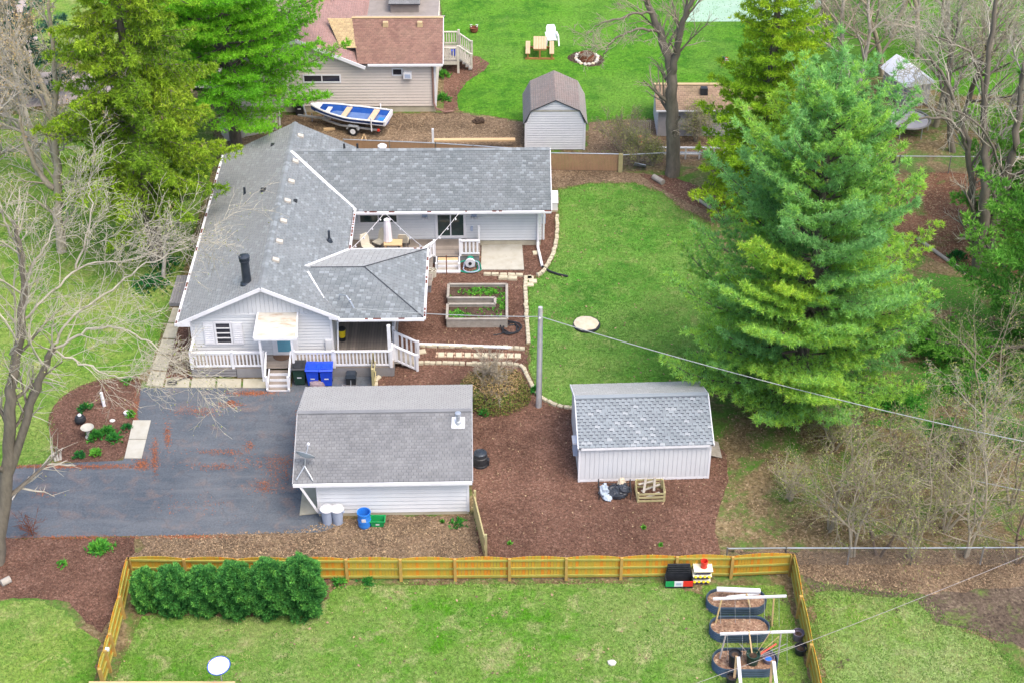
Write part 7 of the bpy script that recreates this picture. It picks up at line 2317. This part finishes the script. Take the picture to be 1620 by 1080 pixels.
clump(701, 122, .35, .5, 50, 'round bright shrub at the neighbour wall below the deck', .7, .22)
clump(701, 158, .35, .45, 50, 'round bright shrub at the neighbour wall near the downspout', .65, .22)
clump(1515, 410, .5, .5, 70, 'low dark green shrub left of the multi-stem tree', .1, .2)
clump(1600, 420, .5, .2, 40, 'scattered green leaves right of the multi-stem tree', .3, .2)
clump(538, 920, .3, .2, 36, 'weeds at the fence foot right of the hedge', .5, .16)
clump(582, 920, .28, .2, 36, 'dark green weeds at the fence foot below the second panel', .3, .16)
for k, (x, y) in enumerate(((806, 860), (1045, 863), (1018, 835), (700, 826))):
    clump(x, y, .04, .06, 14, ['tiny green sprout on the mulch near the pale board fence', 'tiny green sprout on mulch just above the storage box', 'tiny green sprout below the pallet crate', 'green weed patch by the garage wall'][k], .7, .12)
clump(725, 828, .4, .12, 40, 'low weeds on leaf litter by the garage front wall', .4, .12)
clump(240, 450, .9, .35, 240, 'dark ground-cover patch beside the left wall of the house', .05, .16)
clump(262, 420, .8, .35, 200, 'dark ivy patch under the spruce by the gutter', .05, .16)
for k, (x, y, r_, h_) in enumerate(((1480, 560, 1.3, .9), (1545, 620, 1.4, 1.0), (1420, 640, 1.1, .7), (1590, 690, 1.3, .9), (1500, 690, 1.0, .7))):
    clump(x, y, r_, h_, 420, ['fresh green undergrowth right of the big pine, farthest patch', 'fresh green undergrowth left of the right-edge pine', 'low green patch at the right foot of the big pine', 'green undergrowth below the cable at the right edge', 'green patch just above the cable in the thicket'][k], .55, .22, 'undergrowth', 'undergrowth', .03, 8)
# weeds inside the raised bed
pts = []
BWd, BDd, q0, q1, SLd = GB_DIM
for k in range(900):
    x, y = random.uniform(.1, BWd - .1), random.uniform(.1, BDd - .1)
    if q0 - .08 < y < q1 + .08 and x < SLd + .08: continue
    d1 = math.hypot((x - BWd * .6) / 1.0, (y - BDd * .82) / .35); d2 = math.hypot((x - BWd * .15) / .6, (y - BDd * .18) / .3); d3 = math.hypot((x - BWd * .93) / .25, (y - BDd * .5) / .6)
    if min(d1, d2, d3) < 1 + random.uniform(-.3, .3) or random.random() < .08:
        v = GB_FR(x, y, .37); pts.append((v.x, v.y, v.z))
C = np.array(pts)
V_, F_, tt = tufts(C, np.tile([0, 0, 1.0], (len(C), 1)), RNG.uniform(.08, .16, len(C)), RNG.uniform(.5, .95, len(C)), 7, .03, .8)
np_obj('weeds', V_, F_, m_plant, gb, tt, kind='stuff')


# ------------------------------------------------------------------ ground cover scatter
def vnoise(P, f, seed):
    g = np.random.default_rng(seed).random((256, 256)) - .5
    q = P * f + 1000
    i = np.floor(q).astype(int); w_ = q - i; w_ = w_ * w_ * (3 - 2 * w_)
    a, b = i[:, 0] % 256, i[:, 1] % 256; a1, b1 = (a + 1) % 256, (b + 1) % 256
    return (g[a, b] * (1 - w_[:, 0]) + g[a1, b] * w_[:, 0]) * (1 - w_[:, 1]) + (g[a, b1] * (1 - w_[:, 0]) + g[a1, b1] * w_[:, 0]) * w_[:, 1]


def blades(key, n, h, label, tone, tv=.2, holes=(), hw=.02, mat=None):
    P = sample(POLY[key], n, holes)
    n = len(P)
    ang = RNG.uniform(0, 6.283, n)
    hh = h * RNG.uniform(.5, 1.3, n)
    t_ = tone + tv * 3.4 * (vnoise(P, .45, 5) + .8 * vnoise(P, 1.3, 6) + .6 * vnoise(P, 4, 7)) + RNG.normal(0, .12, n)
    dx, dy = np.cos(ang) * hw, np.sin(ang) * hw
    lx, ly = RNG.normal(0, .5, n) * hh, RNG.normal(0, .5, n) * hh
    V_ = np.stack([np.column_stack([P[:, 0] - dx, P[:, 1] - dy, np.full(n, .004)]), np.column_stack([P[:, 0] + dx, P[:, 1] + dy, np.full(n, .004)]), np.column_stack([P[:, 0] + lx, P[:, 1] + ly, hh])], 1).reshape(-1, 3)
    o = np_obj('grass', V_, np.arange(3 * n).reshape(-1, 3), mat or m_blade, None, np.repeat(np.clip(t_, 0, 1), 3), 'stuff')
    tag(o, label, 'grass')


blades('near', 60000, .07, 'patchy pale green grass of the near lawn', .5, .22)
blades('nook', 6000, .07, 'grass around the oval beds', .5, .25)
blades('mid', 40000, .07, 'mown green grass of the middle lawn', .45, .25, mat=m_blade_mid)
blades('far', 50000, .09, 'bright green grass of the far neighbour lawn', .45, .2, mat=m_blade_far)
blades('left', 50000, .08, 'pale grass of the left lawn', .45, .2)
blades('right', 25000, .07, 'pale grass of the lower right lawn', .6, .2)
blades('corner', 10000, .07, 'pale grass in the lower left corner', .5, .2)


def fringe(key, n, h, w_, tone, label, mat):
    poly = POLY[key]
    i = RNG.integers(0, len(poly), n)
    t_ = RNG.random((n, 1))
    P = poly[i] * (1 - t_) + poly[(i + 1) % len(poly)] * t_ + RNG.normal(0, w_, (n, 2))
    POLY['_f'] = P
    ang = RNG.uniform(0, 6.283, n); hh = h * RNG.uniform(.5, 1.3, n)
    dx, dy = np.cos(ang) * .022, np.sin(ang) * .022
    V_ = np.stack([np.column_stack([P[:, 0] - dx, P[:, 1] - dy, np.full(n, .008)]), np.column_stack([P[:, 0] + dx, P[:, 1] + dy, np.full(n, .008)]), np.column_stack([P[:, 0] + RNG.normal(0, .5, n) * hh, P[:, 1] + RNG.normal(0, .5, n) * hh, hh])], 1).reshape(-1, 3)
    tag(np_obj('grass', V_, np.arange(3 * n).reshape(-1, 3), mat, None, np.repeat(np.clip(tone + RNG.normal(0, .25, n), 0, 1), 3), 'stuff'), label, 'grass')


fringe('right', 9000, .07, .35, .55, 'ragged grass edge of the lower right lawn', m_blade)
fringe('mid', 6000, .06, .10, .7, 'ragged grass edge of the middle lawn', m_blade_mid)
fringe('near', 5000, .06, .12, .5, 'ragged grass edge of the near lawn', m_blade)
fringe('left', 6000, .06, .12, .6, 'ragged grass edge of the left lawn', m_blade)
fringe('far', 5000, .07, .2, .5, 'ragged grass edge of the far lawn', m_blade_far)


def chips(polys, n, size, mat, label, name, cat, z=.014, asp=.4, P=None):
    if P is None: P = np.concatenate([sample(POLY[k], int(n * w_)) for k, w_ in polys])
    n = len(P)
    C = np.column_stack([P, np.full(n, z) + RNG.uniform(.004, .03, n)])
    N_ = unit(np.column_stack([RNG.normal(0, .45, n), RNG.normal(0, .45, n), np.ones(n)]))
    V_, F_, tt = leaves(C, N_, RNG.uniform(.5, 1.4, n) * size, np.zeros(n), asp)
    o = np_obj(name, V_, F_, mat, None, None, 'stuff')
    tag(o, label, cat)


chips([('mulch', .7), ('flower', .08), ('mulch_drive', .15), ('mulch_arb', .07)], 60000, .075, m_chip, 'loose bark chips covering the mulch beds', 'bark_chips', 'mulch')
chips([('leaf_fence', .3), ('leaf_back', .35), ('leaf_pine', .25), ('leaf_chain', .25), ('leaf_back2', .1)], 26000, .075, m_leaf, 'dead leaves lying along the fences and under trees', 'dead_leaves', 'leaves', .012, .6)
under = densify([G(*p) for p in ((1060, 290), (1480, 290), (1640, 480), (1640, 860), (1150, 860), (1130, 700), (1180, 600))], 1)
chips(None, 0, .085, m_leaf, 'dead leaves scattered below the pines and thicket at right', 'dead_leaves', 'leaves', .004, .6, sample(np.array(under), 20000))
chips([('mid', .5), ('near', .5)], 500, .12, m_leaf, 'stray dead leaves on the lawns', 'dead_leaves', 'leaves', .03, .6)
chips([('mulch', 1)], 1100, .09, m_leaf, 'stray pale leaves on the mulch', 'dead_leaves', 'leaves', .03, .6)
# orange pine needles drifted on the driveway
P = []
for x, y, rx, ry, n in ((700, 0, 0, 0, 0), (440, 730, 60, 10, 380), (350, 715, 50, 5, 240), (345, 738, 45, 6, 260), (420, 770, 25, 12, 300), (150, 738, 80, 4, 900), (60, 738, 60, 3, 500), (215, 660, 4, 40, 500), (245, 720, 6, 30, 500), (265, 690, 6, 20, 300), (310, 650, 40, 8, 350), (400, 622, 40, 4, 600), (365, 640, 25, 5, 250), (225, 735, 12, 10, 400), (120, 850, 100, 3, 600), (300, 849, 60, 3, 500), (440, 745, 30, 20, 300), (395, 705, 8, 8, 120), (70, 780, 20, 6, 90), (300, 800, 80, 20, 150), (470, 700, 8, 60, 250)):
    for _ in range(n):
        g = G(x + random.gauss(0, rx * .5), y + random.gauss(0, ry * .5)); P.append(g[:2])
chips(None, 0, .11, m_needle, 'orange pine needles drifted over the driveway', 'pine_needle_litter', 'needles', .012, .16, np.array(P))
